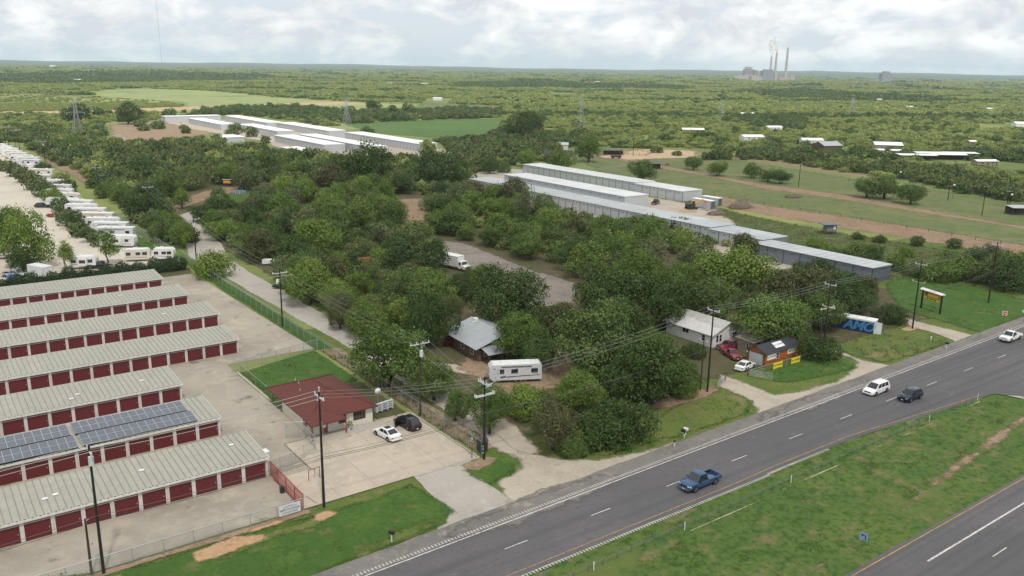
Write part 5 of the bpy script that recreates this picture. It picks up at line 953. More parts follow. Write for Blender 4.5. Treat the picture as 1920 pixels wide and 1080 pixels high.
for k, (a, h, lab) in enumerate((((368, 485), 11, 'pole with pale transformer where the side road bends'), ((283, 418), 12, 'pole above the trees left of the bend'), ((187, 372), 12, 'pole above the trees behind the RV row'), ((85, 305), 11, 'pole with transformer by the dirt track'), ((37, 282), 12, 'right-hand pole of the far pair at the RV park corner'), ((31, 283), 12, 'second pole of the far pair at the RV park corner'), ((18, 280), 13, 'left pole cluster pole at the RV park corner'), ((12, 280), 13, 'leftmost pole at the RV park corner'))):
    q = P(*a); sp[3 + k] = pole(lab, q, h); arm_with_insulators(sp[3 + k], h - .7, 1.6, 'x', M['arm'], 3)
    if k in (0, 3): transformer(sp[3 + k], h - 2.6, -.4)
for lab, a, h in (('thin dark pole standing in the pasture near three small trees', (1497, 351), 11), ('pasture pole in front of the long dark hedge', (1777, 376), 9), ('pasture pole near the right edge', (1841, 404), 11), ('left one of two poles by the grey pasture shelter', (1886, 396), 8), ('right one of two poles by the grey pasture shelter', (1890, 395), 8), ('pole above the white stable yard', (1583, 283), 13), ('pole beside the thin pale lane at right', (1868, 312), 13), ('pole by the dirt pen', (1187, 292), 11), ('pole in the scrub left of the dirt pen', (1070, 262), 11), ('pole in the scrub above the pasture', (1253, 276), 10)):
    pl = pole(lab, P(*a), h, r=.16, group='poles in the farmland'); MB().box(-.06, .06, -.7, .7, h - .6, h - .48).build('crossarm', M['arm'], pl)
for k, a in enumerate(((1686, 345), (1786, 372), (1893, 392))):
    q = P(*a); t = thing('yard_lamp', ('round white yard lamp at the long dark hedge', 'round white yard lamp beside a pasture pole', 'round white yard lamp by the grey pasture shelter')[k], 'lamp', (q[0], q[1], 0)); MB().cyl((0, 0, 0), (0, 0, 5.2), .07).build('post', M['darkmetal'], t); MB().ball((0, 0, 5.5), .45, .45, .4).build('globe', M['white'], t, 60)
# wires
def top_of(t, x, y, z): a = t.rotation_euler.z; return (t.location.x + x * math.cos(a) - y * math.sin(a), t.location.y + x * math.sin(a) + y * math.cos(a), z)
def wire(label, pts, sag, m, r=.016, group='overhead wires'):
    mb = MB()
    for a, b in zip(pts[:-1], pts[1:]):
        n = 14; L_ = math.dist(a, b); c = [(a[0] + (b[0] - a[0]) * i / n, a[1] + (b[1] - a[1]) * i / n, a[2] + (b[2] - a[2]) * i / n - sag * (L_ / 40) * 4 * (i / n) * (1 - i / n)) for i in range(n + 1)]
        mb.tube(c, r, 4)
    return tag(mb.build('overhead_wire', m), label, 'wire', group)
off = (-60, HV, 13.4)
for k, lab in ((-1, 'highway-side wire of the top arms along the highway poles'), (0, 'middle wire of the top arms along the highway poles'), (1, 'grove-side wire of the top arms along the highway poles')):
    f = k * 1.0
    pts = [(-60, HV + f, 13.6), top_of(hp[0], 0, f, 13.62), top_of(hp[1], 0, f * 1.15, 13.92)]
    wire(lab + ' at lower left', pts, .55, M['wire_light'], .022)
    pts = [top_of(hp[1], 0, f * 1.15, 13.92), top_of(hp[2], 0, f * 1.15, 10.92), top_of(hp[3], 0, f * 1.1, 13.82), top_of(hp[4], 0, f * 1.05, 13.62), top_of(hp[5], 0, f * 1.1, 13.62), top_of(hp[6], 0, f * 1.1, 13.62), (260, HV + f, 13.6)]
    wire(lab + ' right of the parking lot', pts, .6, M['wire'], .017)
for k, (dz, lab) in enumerate(((0, 'upper black cable strung low past the parking lot'), (-.35, 'middle black cable strung low past the parking lot'), (-.55, 'lower black cable strung low past the parking lot'))):
    pts = [(-60, HV - .15, 6.6 + dz), (12, HV - .17, 6.5 + dz), (35.5, HV - .2, 6.7 + dz), (57.7, HV - .35, 6.6 + dz), (100.5, HV - .3, 7.4 + dz), (131.5, HV - .17, 7.6 + dz), (161.4, HV - .17, 7.5 + dz), (195, 85.3, 7.5 + dz)]
    wire(lab, pts, .6, M['wire_dark'] if k else mat('grey_cable', (.12, .12, .12), .7), .022)
for k in (-1, 0, 1):
    pts = [top_of(hp[2], k * 1.2, 0, 9.3), top_of(sp[1], k * 1.4, 0, 11.3), top_of(sp[2], k * 1.3, 0, 11.0), top_of(sp[3], k * 1.4, 0, 10.7), top_of(sp[4], k * 1.4, 0, 11.7), top_of(sp[5], k * 1.4, 0, 11.7), top_of(sp[6], k * 1.4, 0, 10.7), top_of(sp[7], k * 1.4, 0, 11.7)]
    wire(('left', 'middle', 'right')[k + 1] + ' wire following the side road fence', pts, .7, M['wire'], .014)
wire('service wire from the transformer pole over the office', [(58.2, 101.3, 9.2), (51, 106, 3.4)], .5, M['wire_dark'], .015)
wire('service wire from the gate pole to the white house', [(100.5, 84.1, 8.6), (118.6, 98.4, 3.0)], .5, M['wire'], .014)
for k, x in enumerate((.25, .55)): wire(('upper', 'lower')[k] + ' guy wire slanting down from the parking-lot pole', [(35.5, HV, 12.6 - x * 2), (39.5 + x * 2, 93.5, .1)], 0, M['wire_light'], .02)

# ---- chain-link fences
def fence(label, pts, h, step=3.0, mesh=None, rail=None, group='chain-link fences', barb=False, mrail=None, slack=False):
    t = thing('chain_link_fence', label, 'fence', (pts[0][0], pts[0][1], 0), 0, group); o = pts[0]; mrail = mrail or M['steel']
    pm = MB().cyl((0, 0, 0), (0, 0, h), .04, n=6); 
    if barb: pm.cyl((0, 0, h), (.18, 0, h + .3), .02, n=5)
    pm = pm.mesh('post', mrail)
    for a, b in zip(pts[:-1], pts[1:]):
        L_ = math.dist(a, b); n = max(1, round(L_ / step)); dx, dy = (b[0] - a[0]) / n, (b[1] - a[1]) / n
        for i in range(n): inst('post', pm, t, (a[0] - o[0] + dx * i, a[1] - o[1] + dy * i, 0))
        A = (a[0] - o[0], a[1] - o[1]); B = (b[0] - o[0], b[1] - o[1])
        MB().cyl((*A, h), (*B, h), .034, n=6).build('top_rail', mrail, t)
        MB().add([(*A, .03), (*B, .03), (*B, h - .03), (*A, h - .03)], [(0, 1, 2, 3)]).build('wire_mesh', mesh or M['linkmesh'], t)
        if barb: MB().cyl((A[0] + .1, A[1], h + .16), (B[0] + .1, B[1], h + .16), .012, n=4).cyl((A[0] + .18, A[1], h + .3), (B[0] + .18, B[1], h + .3), .012, n=4).build('barbed_wire', M['steel'], t)
    inst('post', pm, t, (pts[-1][0] - o[0], pts[-1][1] - o[1], 0)); return t
GREEN = mat('green_fence_rail', (.24, .31, .285), .5)
fence('long green chain-link fence between storage yard and side road', [(58.0, 85.2), (58.0, 100.6), (58.0, 137.4), (58.0, 190), (58.6, 226)], 2.1, 3.05, M['greenmesh'], mrail=GREEN, barb=True)
fence('low chain-link fence along the highway side of the storage yard', [(-40, 84.7), (33.1, 84.6)], 1.75, 3.0, group='chain-link fences')
fence('chain-link fence across the yard above the office lawn', [(41.4, 133.9), (57.9, 137.5)], 1.9, 2.7, barb=False)
fence('short green chain-link fence along the lawn kerb', [(42.6, 119.2), (42.6, 133.4)], 1.5, 7, M['greenmesh'], mrail=GREEN)
fence('chain-link fence and gate between office corner and storage row end', [(33.2, 95.6), (36.5, 96.2), (40.8, 98.8), (41.2, 103.2)], 1.9, 2.2)
fence('tall gate panel of chain link left of the office door', [(39.0, 104.5), (41.9, 103.0)], 2.4, 1.5)
fence('chain-link fence beside the hedge corner of the RV park', [(57.8, 233), (57.8, 262), (57.4, 300)], 2.2, 3)
fence('chain-link fence behind the far RV row', [(58.4, 400), (57.6, 500)], 2.4, 5)
rg = thing('sliding_gate', 'long red sliding gate at the end of the nearest storage row', 'gate', (33.3, 85.0, 0))
for y in (0, 2.5, 5.2, 7.8, 10.2): MB().box(-.04, .04, y - .04, y + .04, .05, 2.05).build('gate_post', M['gate_red'], rg)
for z in (.12, 1.05, 2.0): MB().box(-.03, .03, 0, 10.2, z, z + .06).build('gate_rail', M['gate_red'], rg)
MB().add([(.0, 0, .15), (0, 10.2, .15), (0, 10.2, 2.0), (0, 0, 2.0)], [(0, 1, 2, 3)]).build('gate_mesh', M['redmesh'], rg)
MB().box(-.7, -.25, 5.0, 5.5, 0, .85).build('gate_motor', M['darkmetal'], rg)
ib = thing('intercom_frame', 'red pipe frame with keypad in front of the gate', 'intercom', (36.6, 91.2, 0))
for x in (0, 1.5): MB().cyl((x, x * .12, 0), (x, x * .12, 1.5), .05).build('frame_post', M['gate_red'], ib)
MB().cyl((0, 0, 1.5), (1.5, .18, 1.5), .05).build('frame_rail', M['gate_red'], ib); MB().cyl((.9, .3, 0), (.9, .3, 1.1), .04).build('keypad_post', M['steel'], ib); MB().box(.8, 1.0, .2, .4, 1.1, 1.35).build('keypad', M['steel'], ib)
sg = thing('fence_sign', 'white storage sign with arched lettering hung on the fence by the red gate', 'sign', (31.5, 84.5, .35))
MB().box(-1.25, 1.25, -.03, 0, 0, 1.25).build('panel', mat('sign_white', (.62, .63, .66), .5, var=.05), sg)
for i, ch in enumerate('SOUTHEAST'):
    a = (i - 4) / 4.0; lo_ = lettering(ch, .26, M['ink_grey'], sg, (a * .72, -.036, 1.0 - .13 * a * a), (R(90), 0, 0), bold=.006)
    lo_.rotation_euler = (R(90), R(14 * a), 0)
lettering('MINI STORAGE', .335, M['ink_grey'], sg, (0, -.036, .62), (R(90), 0, 0), bold=.010); lettering('210-633-9545', .325, M['ink_grey'], sg, (0, -.036, .26), (R(90), 0, 0), bold=.008)
for k, (x, y, rz, l_) in enumerate(((35.0, 86.6, R(98), 2.1), (34.6, 89.2, R(98), 2.1), (45.8, 100.2, R(8), 1.8), (48.6, 101.0, R(8), 1.8), (52.6, 101.6, R(8), 1.8), (40.6, 98.3, R(10), 1.8))):
    tag(MB().prism([(-l_ / 2, 0), (l_ / 2, 0), (l_ / 2 - .05, .12), (-l_ / 2 + .05, .12)], -.09, .09).build('wheel_stop', M['concrete_new'], loc=(x, y, ZP), rz=rz), ('concrete wheel stop below the red gate end', 'concrete wheel stop beside the red gate middle', 'concrete wheel stop left of the office planter', 'concrete wheel stop before the office window', 'concrete wheel stop ahead of the black SUV', 'concrete wheel stop near the office corner fence')[k], 'wheel stop')
pp_ = thing('planter', 'potted shrub beside the red porch post', 'planter', (47.2, 102.2, .12)); MB().cyl((0, 0, 0), (0, 0, .35), .2, .28, 10).build('pot', M['white'], pp_)
ds = thing('satellite_dish', 'white satellite dish on a pole behind the office', 'satellite dish', (54.5, 107.5, 0)); MB().cyl((0, 0, 0), (0, 0, 2.3), .04).build('mast', M['steel'], ds)
MB().loft([[(r_ * math.cos(2 * math.pi * i / 14), -.25 + .9 * r_ * r_ - 0, 2.6 + r_ * math.sin(2 * math.pi * i / 14)) for i in range(14)] for r_ in (.02, .25, .42, .5)], cap=False).build('dish', M['white'], ds, 60); MB().cyl((0, -.2, 2.2), (0, -.75, 2.55), .02).build('feed_arm', M['steel'], ds)
rk = thing('equipment_rack', 'grey slatted equipment rack beside the office wall', 'rack', (54.4, 105.4, 0), R(8))
for z in (.5, .85, 1.2, 1.55):
    for i in range(3): MB().box(-1.5, 1.5, -.2 + i * .16, -.1 + i * .16, z, z + .05).build('slat', M['arm'], rk)
for x in (-1.4, -.5, .5, 1.4): MB().box(x - .12, x + .12, -.22, .3, .3, 1.62).build('upright', M['arm'], rk)
bs = thing('trash_bin', 'dark green roofed bin at the foot of the double-armed pole', 'bin', (58.9, 86.3, 0)); MB().box(-.55, .55, -.5, .5, .1, 1.5).build('body', M['green_metal'], bs); MB().prismx([(-.65, 1.5), (.65, 1.5), (0, 2.0)], -.65, .65).build('roof', M['darkmetal'], bs); MB().box(.551, .56, -.15, .15, .8, 1.2).build('notice', M['plate'], bs)
lp = thing('lamp_post', 'short brown lamp post at the corner of the parking lot', 'lamp post', (56.6, 85.3, 0)); MB().cyl((0, 0, 0), (0, 0, 2.6), .06).build('post', M['brownwood'], lp); MB().box(-.12, .12, -.12, .12, 2.6, 2.9).box(-.08, .08, -.25, .25, 2.35, 2.45).build('lamp_head', M['steel'], lp)
# ---- mailboxes
def mailbox(name, label, loc, rz, m, mpost, n=1, h=1.05, curved=False):
    t = thing(name, label, 'mailbox', loc, rz)
    for i in range(n):
        x = (i - (n - 1) / 2) * .8; mm = m[i % len(m)]
        b = MB().prismx([(-.16, 0), (.16, 0), (.16, .22), (.1, .34), (-.1, .34), (-.16, .22)], -.32, .32)
        o = b.build('box', mm, t, loc=(x, 0, h), rz=R(90)); MB().box(.32, .34, -.15, .15, .02, .3).build('flap', M['steel'], o); MB().box(-.1, .1, -.185, -.165, .15, .4).build('flag', M['brickred'], o)
    if curved: MB().tube([(-.4, 0, h), (-.4, 0, .8), (-.25, 0, .55), (.1, 0, .45), (.45, 0, .6), (.5, 0, h)], .045).cyl((.05, 0, 0), (.05, 0, .5), .06).build('bracket', M['white'], t)
    else: MB().box(-.05, .05, -.05, .05, 0, h).build('post', mpost, t)
    return t
mailbox('mailbox', 'black mailbox on a white post in the near verge', (38.3, 73.2, 0), R(20), [M['black']], M['white'])
mailbox('mailbox', 'pair of mailboxes, one black one white, on a curved bracket by the highway', (84.3, 73.9, 0), R(15), [M['black'], M['white']], M['white'], 2, 1.15, True)
mailbox('mailbox', 'small black mailbox in the lawn before the sign drive', (*P(1774, 655), 0), R(10), [M['black']], M['white'])
# ---- cable barrier along the median
cb = thing('cable_barrier', 'grey cable barrier running the length of the median', 'barrier', (40, 0, 0)); bv = lambda u: 56.9 + .012 * (u - 52)
bar = mat('barrier_grey', (.13, .145, .13), .6)
pm = MB().box(-.035, .035, -.04, .04, 0, .85).mesh('barrier_post', bar)
for i in range(48): u = 40 + i * 2.0; inst('barrier_post', pm, cb, (u - 40, bv(u), 0))
for z in (.5, .65, .8): MB().tube([(u - 40, bv(u) + .05, z) for u in range(-60, 135, 15)], .014, 5).build('cable', bar, cb)
tag(fsheet('barrier_strip', [(20, 55.95), (60, 56.1), (133, 57.0), (133, 57.25), (60, 56.35), (20, 56.2)], G_GRAVEL, .22, .25), kind='structure')
for k, u in enumerate((85.3, 118.5, 133.2, 66, 52.5)):
    t = thing('delineator', ('white delineator post in the middle of the cable barrier', 'white delineator post further along the cable barrier', 'white delineator post at the far end of the cable barrier', 'white delineator post below the blue pickup', 'white delineator post at the bottom edge of the median')[k], 'marker post', (u, bv(u) - .2, 0)); MB().box(-.05, .05, -.02, .02, 0, 1.15).build('post', M['white'], t); MB().box(-.051, .051, -.024, .024, .95, 1.1).build('reflector', M['lamp'], t)
# ---- road signs
def sign_post(t, h, m=None): MB().cyl((0, 0, 0), (0, 0, h), .035, n=6).build('post', m or M['brownwood'], t)
ts = thing('turn_sign', 'square blue sign with a left-turning arrow in the median grass', 'road sign', (77.9, 42.8, 0), R(-70)); sign_post(ts, 2.0)
MB().box(-.42, .42, -.02, .02, 1.75, 2.6).build('panel', mat('sign_grey_blue', (.20, .30, .45), .4), ts)
ar = [(.16, 1.85), (.26, 1.85), (.26, 2.18), (.2, 2.34), (.06, 2.42), (-.08, 2.42), (-.08, 2.52), (-.3, 2.36), (-.08, 2.2), (-.08, 2.31), (.04, 2.31), (.12, 2.26), (.16, 2.16)]
tr_ = tessellate_polygon([[Vector((x, z, 0)) for x, z in ar]]); MB().add([(x, -.024, z) for x, z in ar], [tuple(f) for f in tr_]).build('arrow', M['ink'], ts)
ww = thing('wrong_way_sign', 'white square sign with red disc at the highway edge', 'road sign', (*P(1881, 607), 0), R(-62)); sign_post(ww, 2.2)
MB().box(-.45, .45, -.02, .02, 1.8, 2.7).build('panel', M['white'], ww); n = 18; MB().poly([(.40 * math.cos(2 * math.pi * i / n), -.026, 2.25 + .40 * math.sin(2 * math.pi * i / n)) for i in range(n)]).build('disc', M['sign_red'], ww); MB().box(-.3, .3, -.034, -.028, 2.19, 2.31).build('bar', M['white'], ww)
dm_ = thing('diamond_sign', 'pale diamond sign seen from behind at the right edge', 'road sign', (*P(1919, 604), 0), R(-60)); sign_post(dm_, 2.2); MB().poly([(0, 0, 1.7), (.65, 0, 2.35), (0, 0, 3.0), (-.65, 0, 2.35)]).poly([(0, .02, 1.7), (-.65, .02, 2.35), (0, .02, 3.0), (.65, .02, 2.35)]).build('panel', M['sheet'], dm_)
bb = thing('billboard', 'roofed wooden sign with yellow and orange panel on the mown lawn', 'sign', (177.2, 89.2, 0), R(-107))
for x in (-2.6, 2.6): MB().box(x - .14, x + .14, -.14, .14, 0, 4.3).build('post', M['wood_pole'], bb)
MB().hexa([(-3.0, -.55, 4.3), (3.0, -.55, 4.3), (3.0, .55, 4.3), (-3.0, .55, 4.3)], [(-3.0, -.25, 4.6), (3.0, -.25, 4.6), (3.0, .25, 4.6), (-3.0, .25, 4.6)]).build('roof', M['white'], bb)
MB().box(-2.05, 2.05, -.05, .03, 2.5, 4.1).build('panel', mat('sign_orange', (.42, .16, .04), .6), bb); MB().box(-2.05, 2.05, -.056, -.051, 2.5, 2.95).build('lower_band', M['yellow'], bb); MB().box(-2.05, -1.2, -.056, -.051, 3.4, 4.1).build('corner_patch', mat('sign_teal', (.03, .09, .10), .6), bb)
for z0, z1, mm, ws in ((3.15, 3.8, M['yellow'], (.30, .34, .28, .36, .30, .26)), (2.58, 2.86, M['ink'], (.5, .3, .62, .24, .5))):      # worn print that can no longer be read
    x = -1.05 if z0 > 3 else -1.5
    for w_ in ws: MB().box(x, x + w_, -.062, -.057, z0, z1).build('worn_print', mm, bb); x += w_ + .16
# ---- fence with yellow banners, gates
fence('low wire fence carrying two yellow banners in front of the shed', [(112.2, 84.9), (131.0, 84.6)], 1.15, 3.1, M['greenmesh'], mrail=mat('dull_rail', (.30, .31, .27), .6))
banner('yellow training banner on the wire fence nearer the gate', (119.2, 84.72, .12), R(-1), 2.5, 1.05, [('CDL TRAINING', .38, .55)], M['yellow'], M['ink'])
banner('yellow training banner on the wire fence nearer the tall pole', (124.0, 84.62, .12), R(-1), 2.5, 1.05, [('CDL TRAINING', .38, .55)], M['yellow'], M['ink'])
def tube_gate(label, a, b, h=1.25):
    t = thing('farm_gate', label, 'gate', (a[0], a[1], 0), math.atan2(b[1] - a[1], b[0] - a[0])); L_ = math.dist(a, b)
    for i in range(6): z = .25 + i * (h - .25) / 5; MB().cyl((0, 0, z), (L_, 0, z), .028, n=6).build('gate_bar', M['steel'], t)
    for x in (0, L_ / 2, L_): MB().cyl((x, 0, .2), (x, 0, h), .03, n=6).build('gate_upright', M['steel'], t)
    MB().cyl((-.25, 0, 0), (-.25, 0, 1.6), .12, n=8).build('gate_post', M['brownwood'], t); return t
tube_gate('open tubular steel gate right of the drive before the shed', (111.9, 84.9), (113.4, 81.4)); tube_gate('open tubular steel gate left of the drive beside the dark pole', (106.6, 85.7), (102.7, 83.9))
# ---- pasture fences
def rail_fence(label, pts, h=1.2, step=4.0, m=None, rails=(.5, .85, 1.15)):
    t = thing('pasture_fence', label, 'fence', (pts[0][0], pts[0][1], 0), 0, 'pasture fences'); o = pts[0]; m = m or M['brownwood']; pm = MB().box(-.07, .07, -.07, .07, 0, h).mesh('post', m)
    for a, b in zip(pts[:-1], pts[1:]):
        L_ = math.dist(a, b); n = max(1, round(L_ / step))
        for i in range(n): inst('post', pm, t, (a[0] - o[0] + (b[0] - a[0]) * i / n, a[1] - o[1] + (b[1] - a[1]) * i / n, 0))
        for z in rails: MB().cyl((a[0] - o[0], a[1] - o[1], z), (b[0] - o[0], b[1] - o[1], z), .035, n=5).build('rail', m, t)
    return t
rail_fence('grey rail fence along the long dark hedge of the pasture', px((1590, 342), (1680, 337), (1800, 362), (1925, 382)), 1.5, 5, M['sheet_dark'])
rail_fence('pale rail fence crossing the pasture below the dark house', px((1120, 320), (1175, 312), (1250, 325)), 1.2, 5, M['steel'])
rail_fence('round pen fence beside the dirt pen', px((1165, 290), (1210, 293), (1225, 287), (1185, 283), (1165, 290)), 1.5, 4)
rail_fence('wire fence along the bare strip of the pasture', px((1340, 368), (1500, 395), (1700, 428), (1925, 466)), 1.1, 8, M['brownwood'], (.9,))
# horse in the pasture
hs = thing('horse', 'brown horse grazing beside the black livestock shelter', 'horse', PZ(1251, 312), R(160))
def horse_body():
    J = [(-.7, 0, 1.25), (-.2, 0, 1.2), (.35, 0, 1.22), (.62, 0, 1.3), (.95, 0, 1.0), (1.2, 0, .55), (1.42, 0, .2)]; rad = [.26, .29, .28, .24, .15, .12, .08]
    J += [(-.75, .16, 1.0), (-.62, .17, .78), (-.82, .17, .5), (-.78, .17, .06), (-.75, -.16, 1.0), (-.68, -.17, .78), (-.9, -.17, .5), (-.86, -.17, .06), (.45, .15, .95), (.47, .15, .5), (.44, .15, .06), (.45, -.15, .95), (.55, -.15, .5), (.52, -.15, .06), (-.98, 0, 1.15), (-1.1, 0, .6)]; rad += [.16, .11, .06, .06, .16, .11, .06, .06, .13, .06, .06, .13, .06, .06, .06, .05]
    Ed = [(0, 1), (1, 2), (2, 3), (3, 4), (4, 5), (5, 6), (0, 7), (7, 8), (8, 9), (9, 10), (0, 11), (11, 12), (12, 13), (13, 14), (2, 15), (15, 16), (16, 17), (2, 18), (18, 19), (19, 20), (0, 21), (21, 22)]
    me = bpy.data.meshes.new('body'); me.from_pydata(J, Ed, []); o = inst('body', me, hs); o.modifiers.new('Skin', 'SKIN')
    for i, r_ in enumerate(rad): me.skin_vertices[0].data[i].radius = (r_, r_)
    o.modifiers.new('Sub', 'SUBSURF').levels = 1; bpy.context.view_layer.update(); m2 = bpy.data.meshes.new_from_object(o.evaluated_get(bpy.context.evaluated_depsgraph_get())); o.modifiers.clear(); o.data = m2; m2.materials.clear(); m2.materials.append(mat('bay_coat', (.10, .035, .015), .6))
horse_body()
t = thing('hay_wagon', 'dark low wagon standing in the pasture track', 'wagon', PZ(1155, 297), R(-30)); MB().box(-3, 3, -1.2, 1.2, .7, 1.1).box(-2.8, 2.8, -1.0, 1.0, 1.1, 1.7).build('deck', M['darkmetal'], t); [wheel(t, x, y, .4, .2) for x in (-1.8, 1.8) for y in (-1.1, 1.1)]
for lab, q, sx, sy, sz in (('heap of grey cut brush in the pasture', (1488, 370), 5, 2.6, 1.3), ('brown brush pile beside the bare strip', (1388, 390), 6.5, 4, 3.2), ('grey brush pile below the yellow excavator', (1345, 402), 5, 3, 1.5)):
    rr = random.Random(sx); mb = MB()
    for i in range(260):
        a = rr.uniform(0, 6.28); r_ = rr.random() ** .6; x, y = r_ * sx * math.cos(a), r_ * sy * math.sin(a); z = sz * (1 - r_ * r_) * rr.random(); d = Vector((rr.uniform(-1, 1), rr.uniform(-1, 1), rr.uniform(-.3, .5))) * rr.uniform(.5, 1.3); mb.cyl((x, y, z + .1), (x + d.x, y + d.y, z + .1 + abs(d.z)), .06, .03, 3, False)
    mb.ball((0, 0, 0), sx * .8, sy * .8, sz * .8, 14, 7)
    tag(mb.build('brush_pile', M['haymeal'], loc=PZ(*q)), lab, 'brush pile')
mb = MB().loft([[(r_ * math.cos(2 * math.pi * i / 12) * (1 + .15 * math.sin(i * 2.1)), r_ * math.sin(2 * math.pi * i / 12), z) for i in range(12)] for r_, z in ((9, 0), (5.5, 2.6), (2, 4.6), (.3, 5.2))]); tag(mb.build('dirt_mound', mat('mound_earth', (.30, .22, .17), .95, var=.2), loc=PZ(222, 266)), 'brown earth mound at the edge of the earthworks', 'mound')
for k, (a, lab) in enumerate((((1337, 656), 'white scrap in front lawn near the gate'), ((1617, 700), 'x'))): pass
for lab, q in (('small white post with black top in the front lawn', (1299, 742)), ('white marker post beside the paired mailboxes', (1264, 838)), ('white sign stub in the lawn near the sign drive', (1745, 640))):
    t = thing('marker_post', lab, 'marker post', PZ(*q)); MB().box(-.07, .07, -.07, .07, 0, .7).build('post', M['white'], t); MB().box(-.14, .14, -.1, .1, .7, .95).build('top', M['white'] if 'sign' in lab else M['black'], t)
# ---- lattice pylons and mast
def pylon(label, loc, h):
    t = thing('lattice_pylon', label, 'pylon', loc, R(8), 'power line pylons in the scrub'); b0, b1 = 3.4, .75; r_ = .085; steel = mat('pylon_steel', (.42, .44, .45), .5, .3)
    at = lambda i, z: ((b0 + (b1 - b0) * min(1, z / (h * .72))) * (1, -1, -1, 1)[i], (b0 + (b1 - b0) * min(1, z / (h * .72))) * (1, 1, -1, -1)[i], z)
    lv = [0, .2, .36, .5, .62, .72, .82, .91, 1.0]
    for i in range(4): MB().tube([at(i, h * l) for l in lv], r_, 4).build('leg', steel, t)
    for i in range(4):
        mb = MB()
        for a, b in zip(lv[:-1], lv[1:]): mb.cyl(at(i, h * a), at((i + 1) % 4, h * b), .05, n=4).cyl(at((i + 1) % 4, h * a), at(i, h * b), .05, n=4)
        mb.build('bracing', steel, t)
    for l, hw in ((.72, 5.5), (.86, 4.6), (1.0, 3.4)):
        MB().cyl((-hw, 0, h * l), (hw, 0, h * l), .11, n=4).cyl((-hw, 0, h * l), (-.7, 0, h * l + 1.0), .07, n=4).cyl((hw, 0, h * l), (.7, 0, h * l + 1.0), .07, n=4).build('crossarm', steel, t)
        for x in (-hw + .2, hw - .2): MB().cyl((x, 0, h * l - 1.6), (x, 0, h * l), .1, n=5).build('insulator_string', M['insul'], t)
    return t
for a, h, lab in (((147, 262), 24, 'lattice pylon at far left before the straw field'), ((651, 250), 25.5, 'lattice pylon behind the white depot rows'), ((1088, 240), 25.5, 'lattice pylon in the scrub right of the green field'), ((1352, 229), 21, 'lattice pylon in the pale scrub below the power station'), ((1597, 216), 20, 'rightmost lattice pylon in the pale scrub')): pylon(lab, PZ(*a), h)
q = P(310, 200); k_ = 3000 / math.hypot(*q); q = (q[0] * k_, q[1] * k_)
mt = thing('radio_mast', 'very tall thin guyed radio mast rising out of the picture at left', 'mast', (q[0], q[1], 0)); steel = mat('mast_grey', (.35, .36, .38), .6)
for i in range(3): a = i * 2.094; MB().cyl((.9 * math.cos(a), .9 * math.sin(a), 0), (.9 * math.cos(a),   .9 * math.sin(a), 292), .10, n=4).build('mast_leg', steel, mt)
mb = MB()
for z in range(0, 288, 6):
    for i in range(3): a, b = i * 2.094, (i + 1) * 2.094; mb.cyl((.9 * math.cos(a), .9 * math.sin(a), z), (.9 * math.cos(b), .9 * math.sin(b), z + 6), .05, n=3, cap=False)
mb.build('mast_bracing', steel, mt)
# ---- power station
PS = mat('plant_pink_beige', (.40, .34, .31), .8, var=.08, scale=.02); PG = mat('plant_grey', (.24, .25, .28), .8, scale=.02); PC = mat('stack_concrete', (.42, .41, .40), .8, scale=.02)
for (a, h, rb, rt, lab) in (((1443, 152), 121, 6.5, 4.6, 'shortest of three power station stacks'), ((1452, 152), 141, 7, 5, 'middle power station stack'), ((1472, 152), 168, 8, 5.4, 'tallest power station stack, to the right')):
    t = thing('smokestack', lab, 'smokestack', PZ(*a)); MB().cyl((0, 0, 0), (0, 0, h), rb, rt, 16).build('shaft', PC, t, 50); MB().cyl((0, 0, h), (0, 0, h + 2.5), rt * .9, rt * .9, 16).build('rim', PG, t)
def block(label, cat, loc, parts):
    t = thing('power_plant_block', label, cat, loc, RZ)
    for n_, b, m in parts: MB().box(*b).build(n_, m, t)
    return t
q = PZ(1398, 151); block('boiler house with grey upper storeys left of the stacks', 'power station', q, [('base_hall', (-45, 70, 0, 40, 0, 28), PS), ('boiler_tower', (-8, 38, 5, 40, 28, 58), PG), ('roof_house', (0, 32, 8, 36, 58, 70), PS), ('low_hall', (-62, -45.1, 0, 40, 0, 22), PS), ('hopper_tower', (42, 60, 8, 34, 28, 55), PG), ('side_stair', (60.2, 66, 8, 30, 28, 50), PS)])
q = PZ(1437, 153); block('dark grey boiler house at the foot of the two left stacks', 'power station', q, [('base_hall', (-75, -20, 0, 45, 0, 24), PS), ('boiler_tower', (-19.9, 36, 0, 45, 0, 52), PG), ('roof_house', (-12, 30, 5, 40, 52, 58), PG), ('tank', (38, 52, 0, 20, 0, 40), PS), ('conveyor', (53, 90, 5, 14, 22, 30), PG)])
q = PZ(1466, 153); block('pale low plant building at the foot of the tallest stack', 'power station', q, [('hall', (-18, 40, 0, 30, 0, 22), PS), ('annex', (41, 62, 0, 25, 0, 30), PS), ('duct', (-18, 20, 4, 12, 22.1, 30), PC)])
q = PZ(1663, 155); block('hazy grey silo block far right of the power station', 'silo', q, [('silo_block', (-30, 22, 0, 40, 0, 48), PG), ('headhouse', (-18, 12, 5, 35, 48, 58), PG), ('conveyor', (-90, -31, 10, 18, 8, 18), PG), ('stockpile', (23, 60, 0, 40, 0, 12), M['sheet_dark'])])
tag(sheet('lake', px((1835, 168), (1990, 170), (1990, 175), (1840, 172)), mat('far_water', (.35, .42, .47), .15), z=.35), kind='structure')
